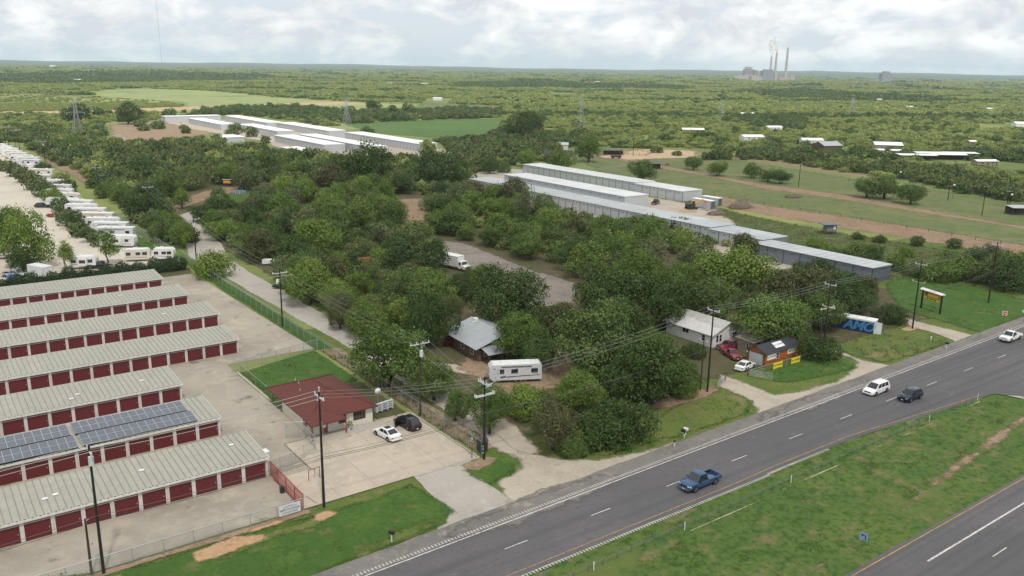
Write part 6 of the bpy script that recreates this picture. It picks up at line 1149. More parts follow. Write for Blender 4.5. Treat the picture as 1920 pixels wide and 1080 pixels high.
# steam plumes: closed ragged puffs of thin white vapour
sm, nt, N, L, b = nodes_of('steam'); b.inputs['Base Color'].default_value = (.95, .95, .95, 1); b.inputs['Roughness'].default_value = 1; b.inputs['Specular IOR Level'].default_value = 0; b.inputs['Subsurface Weight'].default_value = 0
f = ramp_node(N, L, tex_noise(N, L, pos_of(N), .07, 5, .6), [(.38, (0, 0, 0)), (.62, (.9, .9, .9))]); t_ = N.new('ShaderNodeBsdfTransparent'); tl = N.new('ShaderNodeBsdfTranslucent'); tl.inputs['Color'].default_value = (.95, .95, .95, 1); m1 = N.new('ShaderNodeMixShader'); L.new(b.outputs[0], m1.inputs[1]); L.new(tl.outputs[0], m1.inputs[2]); mx = N.new('ShaderNodeMixShader'); L.new(f, mx.inputs[0]); L.new(t_.outputs[0], mx.inputs[1]); L.new(m1.outputs[0], mx.inputs[2]); L.new(mx.outputs[0], N['Material Output'].inputs['Surface'])
for (a, h, dirx, top) in (((1443, 152), 124, -.16, 80), ((1452, 152), 144, -.26, 80)):
    rings = []; rr = random.Random(h)
    for k in range(10):
        z = h + top * k / 9; r_ = (5 + 8.5 * math.sin(min(1, k / 6) * 1.57)) * rr.uniform(.8, 1.2) * (1 if k < 8 else .6); cx = dirx * (z - h) + rr.uniform(-2, 2)
        rings.append([(cx + r_ * math.cos(2 * math.pi * i / 10), r_ * math.sin(2 * math.pi * i / 10) - dirx * (z - h) * .2, z) for i in range(10)])
    tag(MB().loft(rings).build('steam_plume', sm, loc=PZ(*a)), kind='stuff')
# ================================================================== TREES AND PLANTS
LEAF = dict(
    oak=leaf_mat('leaf_dark_oak', [(0.046, 0.082, 0.018), (0.068, 0.112, 0.022), (0.057, 0.091, 0.028)]),
    hack=leaf_mat('leaf_hackberry', [(0.094, 0.155, 0.029), (0.139, 0.204, 0.037), (0.110, 0.155, 0.045), (0.078, 0.137, 0.031)]),
    light=leaf_mat('leaf_bright', [(0.133, 0.211, 0.035), (0.175, 0.241, 0.043), (0.121, 0.193, 0.041)]),
    mesq=leaf_mat('leaf_mesquite', [(0.113, 0.149, 0.049), (0.142, 0.175, 0.055), (0.102, 0.123, 0.053), (0.156, 0.189, 0.057)]),
    brown=leaf_mat('leaf_olive', [(.092, .108, .036), (.104, .106, .042)]),
    hedge=leaf_mat('leaf_hedge', [(.036, .068, .022), (.048, .082, .024)]),
    far=leaf_mat('leaf_far_scrub', [(.245, .300, .085), (.33, .375, .11), (.285, .335, .10), (.365, .39, .135), (.205, .265, .085)], .38),  # tones lightened to put sunlight into the distant scrub
    fardark=leaf_mat('leaf_far_dark', [(.072, .114, .038), (.10, .148, .046), (.124, .172, .055)]),
    bare=M['twig'], flower=leaf_mat('leaf_crepe_flower', [(.16, .04, .05), (.2, .05, .06)]))
def leaf_mesh(name, pts, nrm, size, m, rng, stretch=.62, per=1, spread=.3):
    """thousands of small leaf faces, one diamond each, gathered in sprays of `per` leaves"""
    tone = rng.random(len(pts))
    if per > 1:
        k = len(pts); own = np.repeat(np.arange(k), per); g = rng.normal(size=(k * per, 3)) * spread * rng.uniform(.55, 1.45, k)[own][:, None]; nh = nrm / (np.linalg.norm(nrm, axis=1, keepdims=True) + 1e-9)
        g -= nh[own] * (np.sum(g * nh[own], axis=1, keepdims=True) * .45); pts = pts[own] + g; nrm = nh[own] + rng.normal(size=g.shape) * .55 + g * .6; pts[:, 2] = np.maximum(pts[:, 2], .05)
        tone = np.clip(tone[own] * .6 + rng.random(len(own)) * .4, 0, 1)
    n = len(pts); nr = nrm / (np.linalg.norm(nrm, axis=1, keepdims=True) + 1e-9)
    t = rng.normal(size=(n, 3)); t -= nr * np.sum(t * nr, axis=1, keepdims=True); t /= np.linalg.norm(t, axis=1, keepdims=True) + 1e-9; b = np.cross(nr, t)
    a = (size * rng.uniform(.65, 1.35, n))[:, None] * .5; c = a * stretch
    v = np.stack([pts - t * a, pts - b * c + nr * c * .25, pts + t * a, pts + b * c + nr * c * .25], 1).reshape(-1, 3)
    me = bpy.data.meshes.new(name); me.vertices.add(4 * n); me.vertices.foreach_set('co', v.ravel()); me.loops.add(4 * n); me.loops.foreach_set('vertex_index', np.arange(4 * n)); me.polygons.add(n); me.polygons.foreach_set('loop_start', np.arange(0, 4 * n, 4))
    at = me.attributes.new('leafvar', 'FLOAT', 'FACE'); at.data.foreach_set('value', tone.astype(np.float32)); me.materials.append(m); me.update(); me.validate(); return me
def crown_points(rng, n, W, H, z0, nl, shape):
    """points and outward directions on a crown made of many overlapping leaf masses"""
    lobes = []
    for i in range(nl):
        for _ in range(40):
            u = rng.uniform(-1, 1, 3)
            if np.sum(u * u) < 1: break
        if shape == 'cone': zc = rng.uniform(.08, .9); rad = (1 - zc) * .36 + .06; ang = rng.uniform(0, 6.28); c = np.array([rad * math.cos(ang) * W * .8, rad * math.sin(ang) * W * .8, z0 + zc * (H - z0)]); r = W * rng.uniform(.13, .2) * (1.15 - zc * .5)
        elif shape == 'bush': c = np.array([u[0] * W * .36, u[1] * W * .36, H * (.32 + .30 * u[2])]); r = rng.uniform(.17, .27) * W
        else: c = np.array([u[0] * W * .37, u[1] * W * .37, z0 + (H - z0) * (.50 + .32 * u[2] - .16 * (u[0] ** 2 + u[1] ** 2))]); r = rng.uniform(.09, .24) * W; c = c + rng.normal(size=3) * W * np.array([.05, .05, .035])
        lobes.append((c, r, rng.uniform(.65, .95)))
    C = np.array([l[0] for l in lobes]); Rr = np.array([l[1] for l in lobes]); Fz = np.array([l[2] for l in lobes])
    out_p, out_n = [], []; need = n
    wts = Rr ** 2 / np.sum(Rr ** 2)
    while need > 0:
        m = int(need * 2.2) + 50; k = rng.choice(len(lobes), m, p=wts); d = rng.normal(size=(m, 3)); d[:, 2] += .25; d /= np.linalg.norm(d, axis=1, keepdims=True)
        rad = Rr[k] * np.where(rng.random(m) < .74, rng.uniform(.82, 1.08, m), rng.uniform(.35, .85, m)); off = d * rad[:, None]; off[:, 2] *= Fz[k]; p = C[k] + off
        q = (p[:, None, :] - C[None]) / Rr[None, :, None]; q[:, :, 2] /= Fz[None]; inside = (np.sum(q * q, axis=2) < .62).sum(1); keep = (inside <= (rng.random(m) < .25)) & (p[:, 2] > (.08 if shape == 'bush' else z0 * .75))
        out_p.append(p[keep][:need]); out_n.append(d[keep][:need] + rng.normal(size=(min(need, keep.sum()), 3)) * .55 + np.array([0, 0, .25])); need -= min(need, int(keep.sum()))
    return np.concatenate(out_p), np.concatenate(out_n), C, Rr
def trunk_mesh(name, rng, H, z0, W, C, m, stems=1, r=.22, nb=7):
    mb = MB(); tips = C[rng.permutation(len(C))[:nb]]
    for s in range(stems):
        a = rng.uniform(0, 6.28); bx, by = (0, 0) if stems == 1 else (.35 * math.cos(a), .35 * math.sin(a)); k = Vector((bx + rng.normal() * .25 + bx, by + rng.normal() * .25 + by, z0 * 1.0 + .3)); rr_ = r / math.sqrt(stems)
        mid = Vector((bx + (k.x - bx) * .4 + rng.normal() * .08, by + (k.y - by) * .4 + rng.normal() * .08, k.z * .55)); mb.tube([(bx, by, -.25), tuple(mid), tuple(k)], [rr_ * 1.35, rr_, rr_ * .82], 7)
        for t in tips[s::stems]:
            e = Vector(t); c = k.lerp(e, .5) + Vector((rng.normal() * .2, rng.normal() * .2, -.1 * (e - k).length)); mb.tube([tuple(k), tuple(c), tuple(e)], [rr_ * .6, rr_ * .38, rr_ * .14], 5)
    return mb.mesh(name, m, 60)
PROTO = {}
STY = dict(oak=dict(sh='round', W=9, H=7.4, z0=.7, nl=26, m='oak'), hack=dict(sh='round', W=8.5, H=7.4, z0=.8, nl=24, m='hack'), light=dict(sh='round', W=8, H=6.6, z0=.6, nl=22, m='light'), mesq=dict(sh='round', W=8, H=5.8, z0=.6, nl=22, m='mesq'),
           brown=dict(sh='round', W=8, H=7, z0=1.4, nl=18, m='brown'), bush=dict(sh='bush', W=5, H=3.6, z0=0, nl=14, m='hack'), darkbush=dict(sh='bush', W=5, H=3.8, z0=0, nl=14, m='oak'), lightbush=dict(sh='bush', W=5, H=3.2, z0=0, nl=12, m='light'), spread=dict(sh='round', W=9, H=5.6, z0=1.5, nl=22, m='hack'), cone=dict(sh='cone', W=4.2, H=7, z0=1.7, nl=16, m='light'), bare=dict(sh='round', W=7, H=6.5, z0=1.5, nl=16, m='mesq'), flower=dict(sh='bush', W=2.2, H=3.2, z0=0, nl=8, m='flower'))
def proto(style, lod, var):
    key = (style, lod, var)
    if key in PROTO: return PROTO[key]
    s = STY[style]; rng = np.random.default_rng(abs(hash((style, var))) % 9973 + 5 if False else sum(map(ord, style)) * 31 + var * 101)
    n, sz = {0: (860, .24), 1: (520, .33), 2: (700, .95)}[lod]
    if s['W'] < 6: n = int(n * .55); sz *= .72
    if style == 'bare': n = int(n * .22)
    if style in ('mesq',): n = int(n * .85); sz *= .92
    p, nr, C, Rr = crown_points(rng, n, s['W'], s['H'], s['z0'], s['nl'], s['sh'])
    cr = leaf_mesh('crown', p, nr, sz, LEAF[s['m']], rng, .66, 15 if lod == 0 else 11, (.34 if lod == 0 else .42) * (.75 if s['W'] < 6 else 1))
    tr_ = trunk_mesh('trunk', rng, s['H'], s['z0'] if s['z0'] else .4, s['W'], C, M['twig'] if style == 'bare' else (M['bark'] if style in ('mesq', 'light', 'cone') else M['bark_dark']), 1 if style in ('oak', 'hack', 'cone') and var % 2 == 0 else (2 if s['sh'] != 'bush' else 3), .26 if s['W'] > 6 else .12, 14 if style == 'bare' else 7)
    if style == 'bare':
        mb = MB(); k = np.array([0, 0, s['z0'] + .4])
        for c in C:
            for _ in range(16): e = c + rng.normal(size=3) * .9; mb.cyl(tuple(c * .9 + k * .1), tuple(e), .035, .012, 3, False)
        PROTO[key + ('twigs',)] = mb.mesh('twigs', M['twig'])
    PROTO[key] = (tr_, cr, s['W'], s['H']); return PROTO[key]
TREES = []      # (x, y, width, height, style, label)
def tree_px(cx, cy, wpx, style, label=None, aspect=None):
    """a tree whose crown centre shows at the given place in the photograph, standing on the ground below it"""
    z = 3.0
    for _ in range(8):
        x, y = P(cx, cy, z); d = math.sqrt(x * x + y * y + (CAM_H - z) ** 2); w_ = wpx * d / FPX * (1.02 if d < 170 else 1.0); s = STY[style]; h = w_ * (aspect or s['H'] / s['W']); z = h * (.5 if s['sh'] == 'bush' else .58)
    TREES.append((x, y, w_, h, style, label))
for a in [(725, 655, 150, 'hack', 'big leafy tree between the red-roofed office and the side road'), (815, 705, 95, 'hack', 'thin-stemmed tree behind the transformer pole'), (918, 760, 85, 'hack', 'crooked small tree at the bin beside the double-armed pole', 1.15), (855, 755, 48, 'hack', 'stunted lopped tree along the green fence', 1.3),
          (800, 590, 105, 'oak', 'dark tall tree left of the old house', 1.05), (765, 545, 115, 'hack', 'reddish-brown tinged tree left of the dark tall tree'), (952, 546, 150, 'oak', 'largest dark tree behind the old house'), (975, 626, 104, 'hack', 'airy tree hanging over the old house porch'), (1045, 600, 90, 'brown', 'grey-green thin tree between two big trees'),
          (1130, 622, 170, 'hack', 'wide leafy tree in the middle of the house grove'), (1228, 680, 148, 'oak', 'broad dark tree left of the gate poles', .92), (1085, 725, 92, 'hack', 'light tree beside the travel trailer end'), (1165, 775, 125, 'darkbush', 'big rounded bush at the highway verge', .85), (1040, 792, 96, 'brown', 'greyish tangled bush left of the big rounded bush', .95), (985, 745, 92, 'lightbush', 'yellow-green bush by the travel trailer'),
          (1145, 538, 140, 'oak', 'dark round tree in front of the gravel lot corner'), (1250, 555, 125, 'oak', 'dark round tree left of the bright green pair'), (1345, 505, 100, 'light', 'left of two bright green round trees'), (1400, 497, 105, 'light', 'right of two bright green round trees'), (1340, 560, 105, 'hack', 'mid-green tree behind the white house ridge'), (1452, 592, 122, 'light', 'bright round tree behind the tan outbuilding'), (1500, 540, 115, 'brown', 'brownish tree dotted with pale blossoms'),
          (1575, 545, 95, 'oak', 'dark tree above the lettered container'), (1538, 576, 84, 'hack', 'loose tree shading the lettered container'), (1672, 580, 60, 'darkbush', 'dark bush at the right end of the container'), (1530, 640, 78, 'darkbush', 'dark bush at the end of the orange shed'), (1478, 570, 70, 'hack', None),
          (395, 488, 66, 'lightbush', 'round yellow-green bush at the bend of the side road', .95), (575, 520, 92, 'light', 'yellow-green tree beside the side road', .95), (545, 500, 70, 'mesq', None), (632, 562, 62, 'bare', 'grey leafless tree beside the side road'), (618, 505, 75, 'brown', None), (680, 590, 80, 'hack', 'tree at the roadside left of the big leafy tree'), (640, 590, 52, 'brown', None), (1218, 460, 60, 'mesq', None),
          (775, 480, 105, 'oak', 'dark round tree beside the box truck'), (700, 520, 60, 'hack', None), (905, 520, 60, 'hack', 'small tree in front of the white box truck'), (1315, 475, 80, 'mesq', None), (1395, 462, 60, 'brown', None), (1230, 470, 70, 'bare', None), (846, 634, 24, 'flower', 'pink flowering shrub at the old house corner', 1.2),
          (1012, 648, 72, 'hack', 'slim tree right of the old house porch', 1.1), (1170, 590, 95, 'oak', 'dark crown between the wide tree and the broad dark tree'), (1185, 700, 100, 'hack', 'tree filling the gap behind the verge bushes'), (1115, 690, 78, 'darkbush', 'low dark bush under the wide leafy tree'), (1015, 600, 88, 'oak', 'dark crown right of the largest dark tree'), (862, 535, 66, 'oak', 'dark crown left of the largest dark tree'), (1200, 505, 100, 'hack', None), (1110, 790, 95, 'darkbush', 'middle bush of the highway verge thicket', .9),
          (150, 425, 36, 'oak', None), (125, 395, 34, 'hack', None), (112, 380, 30, 'oak', None), (88, 348, 28, 'oak', None),
          # RV park
          (55, 445, 78, 'light', 'large pale-leaved tree at the left of the RV park', 1.1), (18, 425, 70, 'light', 'tall tree cut by the left edge of the RV park', 1.2), (40, 485, 50, 'oak', 'dark round tree by the white cargo trailer'), (124, 474, 34, 'cone', 'young pointed tree between the campers', 1.5), (200, 458, 44, 'cone', 'young bushy tree at the end of the RV row', 1.4), (182, 443, 34, 'oak', None), (165, 437, 32, 'oak', 'second dark round tree at the RV row'), (138, 408, 40, 'oak', 'dark round tree over the sixth trailer'),
          (97, 365, 34, 'light', 'yellowish tree in the RV row', 1.0), (78, 352, 30, 'oak', None), (60, 336, 36, 'hack', None), (40, 322, 34, 'hack', None), (22, 312, 32, 'brown', None), (8, 302, 30, 'brown', None), (105, 345, 22, 'hack', None), (112, 328, 36, 'light', None), (128, 343, 30, 'hack', None), (80, 310, 30, 'darkbush', None),
          # pasture
          (1300, 306, 34, 'spread', 'leftmost tree of the pasture lane pair'), (1346, 315, 40, 'spread', 'right tree of the pasture lane pair'), (1412, 320, 36, 'spread', 'left of three small pasture trees'), (1440, 328, 34, 'spread', 'middle of three small pasture trees'), (1465, 330, 38, 'spread', 'right of three small pasture trees'), (1628, 352, 48, 'spread', 'left tree of the pasture trio above the bare strip'), (1662, 350, 58, 'spread', 'middle tree of the pasture trio above the bare strip'), (1708, 364, 48, 'spread', 'right tree of the pasture trio above the bare strip'),
          (1208, 320, 58, 'spread', 'round tree hiding part of the black livestock shelter'), (1105, 277, 52, 'hack', 'round tree beside the charcoal-roofed house'), (1050, 295, 50, 'hack', 'bushy tree against the charcoal-roofed house'), (1040, 293, 40, 'mesq', None), (988, 293, 40, 'light', 'light round tree behind the rearmost storage row'), (918, 308, 36, 'oak', 'dark small tree beside the depot drive'), (945, 312, 30, 'bush', None), (1270, 285, 18, 'bush', None), (1232, 278, 22, 'bush', None), (1370, 352, 14, 'lightbush', 'x'),
          # dark oaks of the middle distance
          (820, 308, 92, 'oak', 'broad near-black oak right of the white depot'), (692, 300, 105, 'oak', 'broad dark oak before the depot rows'), (640, 305, 60, 'oak', None), (610, 330, 70, 'brown', None), (500, 300, 60, 'hack', None), (470, 243, 26, 'oak', None), (440, 242, 32, 'hack', 'small tree in front of the middle depot row'), (500, 258, 20, 'hack', None), (752, 287, 12, 'bush', None), (800, 268, 34, 'light', None), (975, 232, 66, 'oak', 'dark tree clump right of the green field'), (1000, 228, 50, 'oak', None), (700, 196, 30, 'oak', 'dark lone oak at the near edge of the straw field'), (765, 203, 26, 'oak', None), (735, 204, 26, 'oak', None),
          (238, 208, 46, 'oak', 'spreading oak before the straw field'), (143, 208, 46, 'oak', 'dark oak left of the lattice pylon'), (185, 209, 22, 'oak', None), (318, 212, 26, 'oak', None), (690, 243, 26, 'bush', None), (260, 228, 22, 'bush', None), (296, 228, 24, 'hack', None), (270, 237, 20, 'bush', None), (345, 238, 22, 'hack', None),
          (460, 330, 60, 'mesq', None), (340, 370, 34, 'hack', 'lone small tree in the clearing', 1.0), (360, 325, 40, 'hack', None), (435, 322, 48, 'light', None),
          # brush right
          (1760, 505, 60, 'bush', None), (1810, 500, 60, 'bush', None), (1850, 505, 55, 'mesq', None), (1900, 510, 80, 'darkbush', 'dark brush at the right edge above the diamond sign'), (1920, 490, 60, 'bush', None), (1780, 480, 45, 'bush', None), (1830, 470, 40, 'darkbush', None), (1880, 480, 40, 'bush', None), (1700, 470, 30, 'lightbush', None), (1530, 455, 40, 'lightbush', None), (1600, 465, 50, 'bush', None), (1640, 470, 40, 'bush', None), (1560, 470, 36, 'bush', None), (1680, 490, 44, 'bush', None), (1720, 500, 40, 'mesq', None), (1650, 445, 24, 'darkbush', None), (1720, 450, 26, 'darkbush', None), (1790, 455, 26, 'darkbush', None), (1610, 440, 22, 'darkbush', None), (1860, 462, 26, 'darkbush', None)]:
    tree_px(*a[:4], label=a[4], aspect=a[5] if len(a) > 5 else None)
# the dense grove: fill the wooded ground between roads, lots and yards
GROVE = [(360, 500), (312, 462), (285, 438), (245, 408), (200, 372), (150, 335), (128, 318), (88, 292), (45, 264), (150, 270), (300, 282), (420, 278), (520, 298), (600, 302), (700, 316), (770, 300), (880, 325), (872, 350), (960, 372), (990, 395), (1080, 412), (1200, 450), (1290, 475), (1300, 500), (1330, 545), (1300, 590), (1180, 600), (1040, 590), (1010, 545), (905, 490), (840, 455), (790, 455), (830, 520), (850, 590), (760, 640), (690, 640), (640, 610), (560, 560), (500, 520), (430, 470), (370, 455), (340, 440)]
CLEAR = [[(800, 448), (872, 450), (1010, 505), (1095, 528), (1095, 560), (1060, 590), (1000, 590), (930, 545), (850, 505), (812, 485)], [(735, 368), (805, 368), (808, 400), (795, 448), (755, 450), (735, 400)], [(305, 385), (350, 365), (400, 345), (520, 345), (515, 385), (450, 400), (390, 390), (345, 420), (310, 420)], [(120, 306), (150, 316), (182, 342), (160, 350), (125, 328)], [(1000, 375), (1480, 445), (1480, 490), (1180, 440), (1000, 395)]]
rr = random.Random(5); placed = [(t[0], t[1], t[2]) for t in TREES]
def crowded(x, y, w_, k=.31):
    return any((x - a) ** 2 + (y - b) ** 2 < ((w_ + c) * k) ** 2 for a, b, c in placed)
def on_row(x, y): return (186 < x < 232 and 105 < y < 305) or (80 < y < 306 and abs(x - u_road(y)) < 4.4) or x < 60.5 and y < 236 or x < 59.5 and y < 600
def u_road(y): return float(np.interp(y, [80, 226, 240, 262, 280, 303], [65.2, 65.2, 69, 72.7, 74.5, 87]))
tries = 0
while tries < 7500:
    tries += 1; y = rr.uniform(84, 640); x = rr.uniform(58, 330); p = proj(x, y, 0)
    if not in_poly(p[0], p[1], GROVE) or any(in_poly(p[0], p[1], c) for c in CLEAR) or on_row(x, y): continue
    if in_poly(*proj(x, y, 3), [(905, 655), (1025, 640), (1025, 715), (905, 715)]) or in_poly(*proj(x, y, 3), [(825, 590), (930, 580), (950, 690), (850, 690)]) or in_poly(*proj(x, y, 3), [(1245, 575), (1400, 590), (1420, 700), (1300, 720), (1240, 640)]): continue
    w_ = rr.uniform(4.6, 11.5) if y < 340 else rr.uniform(6, 10.5)
    if crowded(x, y, w_): continue
    st = rr.choices(['oak', 'hack', 'light', 'mesq', 'brown', 'bare', 'bush'], [22, 36, 15, 15, 4, 3, 11])[0]; s = STY[st]
    TREES.append((x, y, w_, w_ * s['H'] / s['W'] * rr.uniform(.78, 1.22), st, None)); placed.append((x, y, w_))
for poly, k in (([(985, 835), (985, 770), (1035, 725), (1090, 690), (1200, 700), (1222, 780), (1150, 832), (1060, 848)], 22), ([(1045, 590), (1180, 590), (1310, 640), (1300, 730), (1200, 720), (1100, 690)], 30), ([(880, 500), (1000, 590), (990, 620), (930, 580), (870, 560)], 10), ([(640, 640), (800, 640), (840, 700), (750, 720), (690, 690)], 12)):
    for _ in range(k):      # undergrowth between the trunks
        q = (rr.uniform(min(a[0] for a in poly), max(a[0] for a in poly)), rr.uniform(min(a[1] for a in poly), max(a[1] for a in poly)))
        if not in_poly(*q, poly): continue
        x, y = P(*q, 1.2)
        if 72 < x < 96 and 99 < y < 129 or on_row(x, y): continue
        st = rr.choice(['bush', 'bush', 'darkbush', 'lightbush']); w_ = rr.uniform(3.2, 5.2); TREES.append((x, y, w_, w_ * rr.uniform(.7, 1.0), st, None))
# belts of the middle distance, each a band in the photograph
BELTS = [([(330, 226), (420, 205), (560, 202), (660, 210), (760, 212), (860, 205), (935, 210), (940, 222), (820, 224), (735, 228), (660, 233), (560, 226), (430, 214)], 7, ['oak', 'oak', 'hack']),
         ([(1280, 300), (1400, 292), (1600, 312), (1760, 322), (1930, 362), (2100, 395), (2100, 420), (1930, 385), (1800, 362), (1690, 335), (1600, 325), (1440, 300)], 6.5, ['hack', 'hack', 'mesq', 'oak']),
         ([(860, 290), (930, 262), (1000, 255), (1090, 255), (1120, 275), (1060, 278), (1020, 288), (990, 305), (930, 300), (880, 320)], 8, ['oak', 'hack', 'hack']),
         ([(1330, 540), (1440, 560), (1540, 520), (1620, 540), (1640, 570), (1600, 600), (1540, 590), (1480, 640), (1420, 600)], 6, ['oak', 'hack', 'brown']),
         ([(60, 262), (0, 240), (180, 236), (190, 258), (150, 275)], 6.5, ['mesq', 'hack', 'light', 'oak']),
         ([(330, 268), (420, 266), (420, 276), (300, 284), (180, 282)], 6.5, ['mesq', 'hack', 'light'])]
for poly, wm, sts in BELTS:
    W_ = [P(*q) for q in poly]; x0, x1 = min(q[0] for q in W_), max(q[0] for q in W_); y0, y1 = min(q[1] for q in W_), max(q[1] for q in W_)
    for _ in range(2600):
        x, y = rr.uniform(x0, x1), rr.uniform(y0, y1)
        if not in_poly(x, y, W_) or on_row(x, y): continue
        w_ = wm * rr.uniform(.75, 1.35)
        if crowded(x, y, w_, .36): continue
        st = rr.choice(sts); s = STY[st]; TREES.append((x, y, w_, w_ * s['H'] / s['W'] * rr.uniform(.8, 1.05), st, None)); placed.append((x, y, w_))
def zone(x, y):
    p = proj(x, y, 0)
    if x < 58: return 'pale travel trailers'
    if x > 230 and y < 260: return 'brush beside the pasture'
    if y < 150 and x > 105: return 'wood behind the shed and white house'
    if y < 150: return 'wood around the old house'
    if y < 230: return 'wood beside the gravel lot' if x > 95 else 'wood along the side road'
    if y < 420: return 'dense grove between the side road and the storage rows'
    return 'far belt beyond the grove'
LOOK = dict(spread='spreading pasture tree', oak='dark green round tree', hack='mid-green leafy tree', light='yellow-green tree', mesq='pale feathery tree', brown='dull brownish tree', bare='grey nearly leafless tree', bush='green rounded shrub', darkbush='dark green shrub', lightbush='yellow-green shrub', cone='young tree', flower='pink shrub')
def seen_size(t):
    x, y, w_, h, *_ = t; p = proj(x, y, h * .5); d = math.hypot(x, y)
    return (w_ * FPX / d if d > 1 else 0) * (1 if -60 < p[0] < 1980 and p[1] < 1100 else .05) + (1000 if t[5] else 0)
LAND = [('the red-roofed office', 47, 111), ('the old house', 83, 121), ('the white house', 122, 104), ('the orange shed', 123, 88), ('the lettered container', 152, 91), ('the white box truck', 113, 177), ('the rusty red container', *P(692, 502)), ('the bend of the side road', *P(368, 485)), ('the round pool', *P(449, 363)), ('the orange-panelled trailer', *P(428, 348)), ('the bare brown clearing', *P(770, 405)), ('the near end of the RV row', 50, 250), ('the middle of the RV row', 55, 350), ('the far end of the RV row', 56, 500),
        ('the dark steel storage row', 193, 128), ('the near end of the long front storage row', 197, 172), ('the middle of the long front storage row', 197, 232), ('the far end of the long front storage row', 197, 298), ('the rearmost storage row', 254, 290), ('the charcoal-roofed house', *P(1050, 290)), ('the excavator', *P(1296, 392)), ('the raised hut in the brush', *P(1555, 438)), ('the roofed lawn sign', 177, 89), ('the paired mailboxes', 84, 74), ('the travel trailer below the old house', 78, 105), ('the white front depot row', 208, 505), ('the earthworks mound', *P(222, 266)), ('the lattice pylon at far left', *P(147, 262)),
        ('the depot pylon', *P(651, 250)), ('the bright green field', *P(820, 245)), ('the black livestock shelter', *P(1195, 317)), ('the four stable sheds', *P(1745, 300)), ('the brown barn', *P(1545, 284)), ('the grey pasture shelter', *P(1898, 404)), ('the pole with transformer by the dirt track', *P(85, 305)), ('the upper left grove pole', *P(187, 372)), ('the lower left grove pole', *P(283, 418)), ('the far corner of the gravel lot', *P(830, 452)), ('the near corner of the gravel lot', *P(1070, 565)), ('the double-armed pole', 57.7, 84)]
def near_labels(rows):
    """each unnamed plant is told by its look and its rank of nearness to a landmark in the picture"""
    by = {}; out = {}
    for i, (x, y, w_, h, st, lab) in enumerate(rows):
        if lab: continue
        k = min(LAND, key=lambda l: (l[1] - x) ** 2 + (l[2] - y) ** 2); by.setdefault((LOOK[st], k[0]), []).append((math.hypot(k[1] - x, k[2] - y), i))
    for (look, land), v in by.items():
        v.sort()
        for r_, (_, i) in enumerate(v): out[i] = f'{look} nearest to {land}' if r_ == 0 else f'{look}, {ordinal(r_ + 1)} nearest to {land}'
    return out
TREES = [t for t in TREES if t[5] != 'x']; TREES.sort(key=seen_size, reverse=True)
LIM_T, LIM_S = 288, 140; nt_ = ns_ = 0; REST = []; KEEP = []
for t in TREES:
    sh = STY[t[4]]['sh'] == 'bush'
    if (ns_ >= LIM_S if sh else nt_ >= LIM_T): REST.append(t[:5]); continue
    ns_ += sh; nt_ += not sh; KEEP.append(t)
NEAR_LAB = near_labels(KEEP)
for i_t, (x, y, w_, h, st, lab) in enumerate(KEEP):
    sh = STY[st]['sh'] == 'bush'; d = math.hypot(x, y); var = rr.randrange(4) if st in ('oak', 'hack') else rr.randrange(3)
    tr_, cr, pw0, ph0 = proto(st, 0 if d < 190 else 1, var)
    t = thing('shrub' if sh else 'tree', lab or NEAR_LAB[i_t], 'shrub' if sh else 'tree', (x, y, 0), rr.uniform(0, 6.28), None if lab else f'{LOOK[st]}s of the {zone(x, y)}')
    t.scale = (w_ / pw0, w_ / pw0, h / ph0); inst('stems' if sh else 'trunk', tr_, t); inst('foliage' if sh else 'crown', cr, t)
    k = ('bare', 0 if d < 190 else 1, var, 'twigs')
    if k in PROTO and st == 'bare': inst('twigs', PROTO[k], t)
# ---- hedge behind the last storage row
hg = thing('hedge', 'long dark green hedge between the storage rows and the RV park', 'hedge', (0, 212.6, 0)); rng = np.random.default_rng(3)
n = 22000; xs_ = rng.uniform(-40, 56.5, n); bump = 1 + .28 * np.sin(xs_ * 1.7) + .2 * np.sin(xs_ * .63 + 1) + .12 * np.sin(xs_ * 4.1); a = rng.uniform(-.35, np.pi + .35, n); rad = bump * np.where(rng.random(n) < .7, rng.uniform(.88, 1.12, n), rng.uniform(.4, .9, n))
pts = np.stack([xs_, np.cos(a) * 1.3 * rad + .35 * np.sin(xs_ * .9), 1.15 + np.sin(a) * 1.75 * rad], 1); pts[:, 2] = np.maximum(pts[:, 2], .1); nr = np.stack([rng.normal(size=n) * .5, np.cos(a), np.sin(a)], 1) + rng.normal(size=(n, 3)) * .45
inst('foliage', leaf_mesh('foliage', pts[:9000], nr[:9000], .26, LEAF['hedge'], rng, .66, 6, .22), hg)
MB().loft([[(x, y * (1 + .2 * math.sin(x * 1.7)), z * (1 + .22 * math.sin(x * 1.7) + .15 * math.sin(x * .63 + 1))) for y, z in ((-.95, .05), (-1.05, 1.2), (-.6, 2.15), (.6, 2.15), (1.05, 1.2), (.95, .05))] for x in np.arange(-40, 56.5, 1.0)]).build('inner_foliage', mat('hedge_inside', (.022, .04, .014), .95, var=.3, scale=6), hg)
for i in range(24): MB().cyl((-38 + i * 4, 0, 0), (-38 + i * 4 + .2, .1, 1.2), .06, .03, 5).build('stem', M['bark_dark'], hg)
n = 140; inst('foliage', leaf_mesh('foliage', rng.normal(size=(n, 3)) * .28 + np.array([0, 0, .75]), rng.normal(size=(n, 3)), .2, LEAF['hack'], rng), pp_)
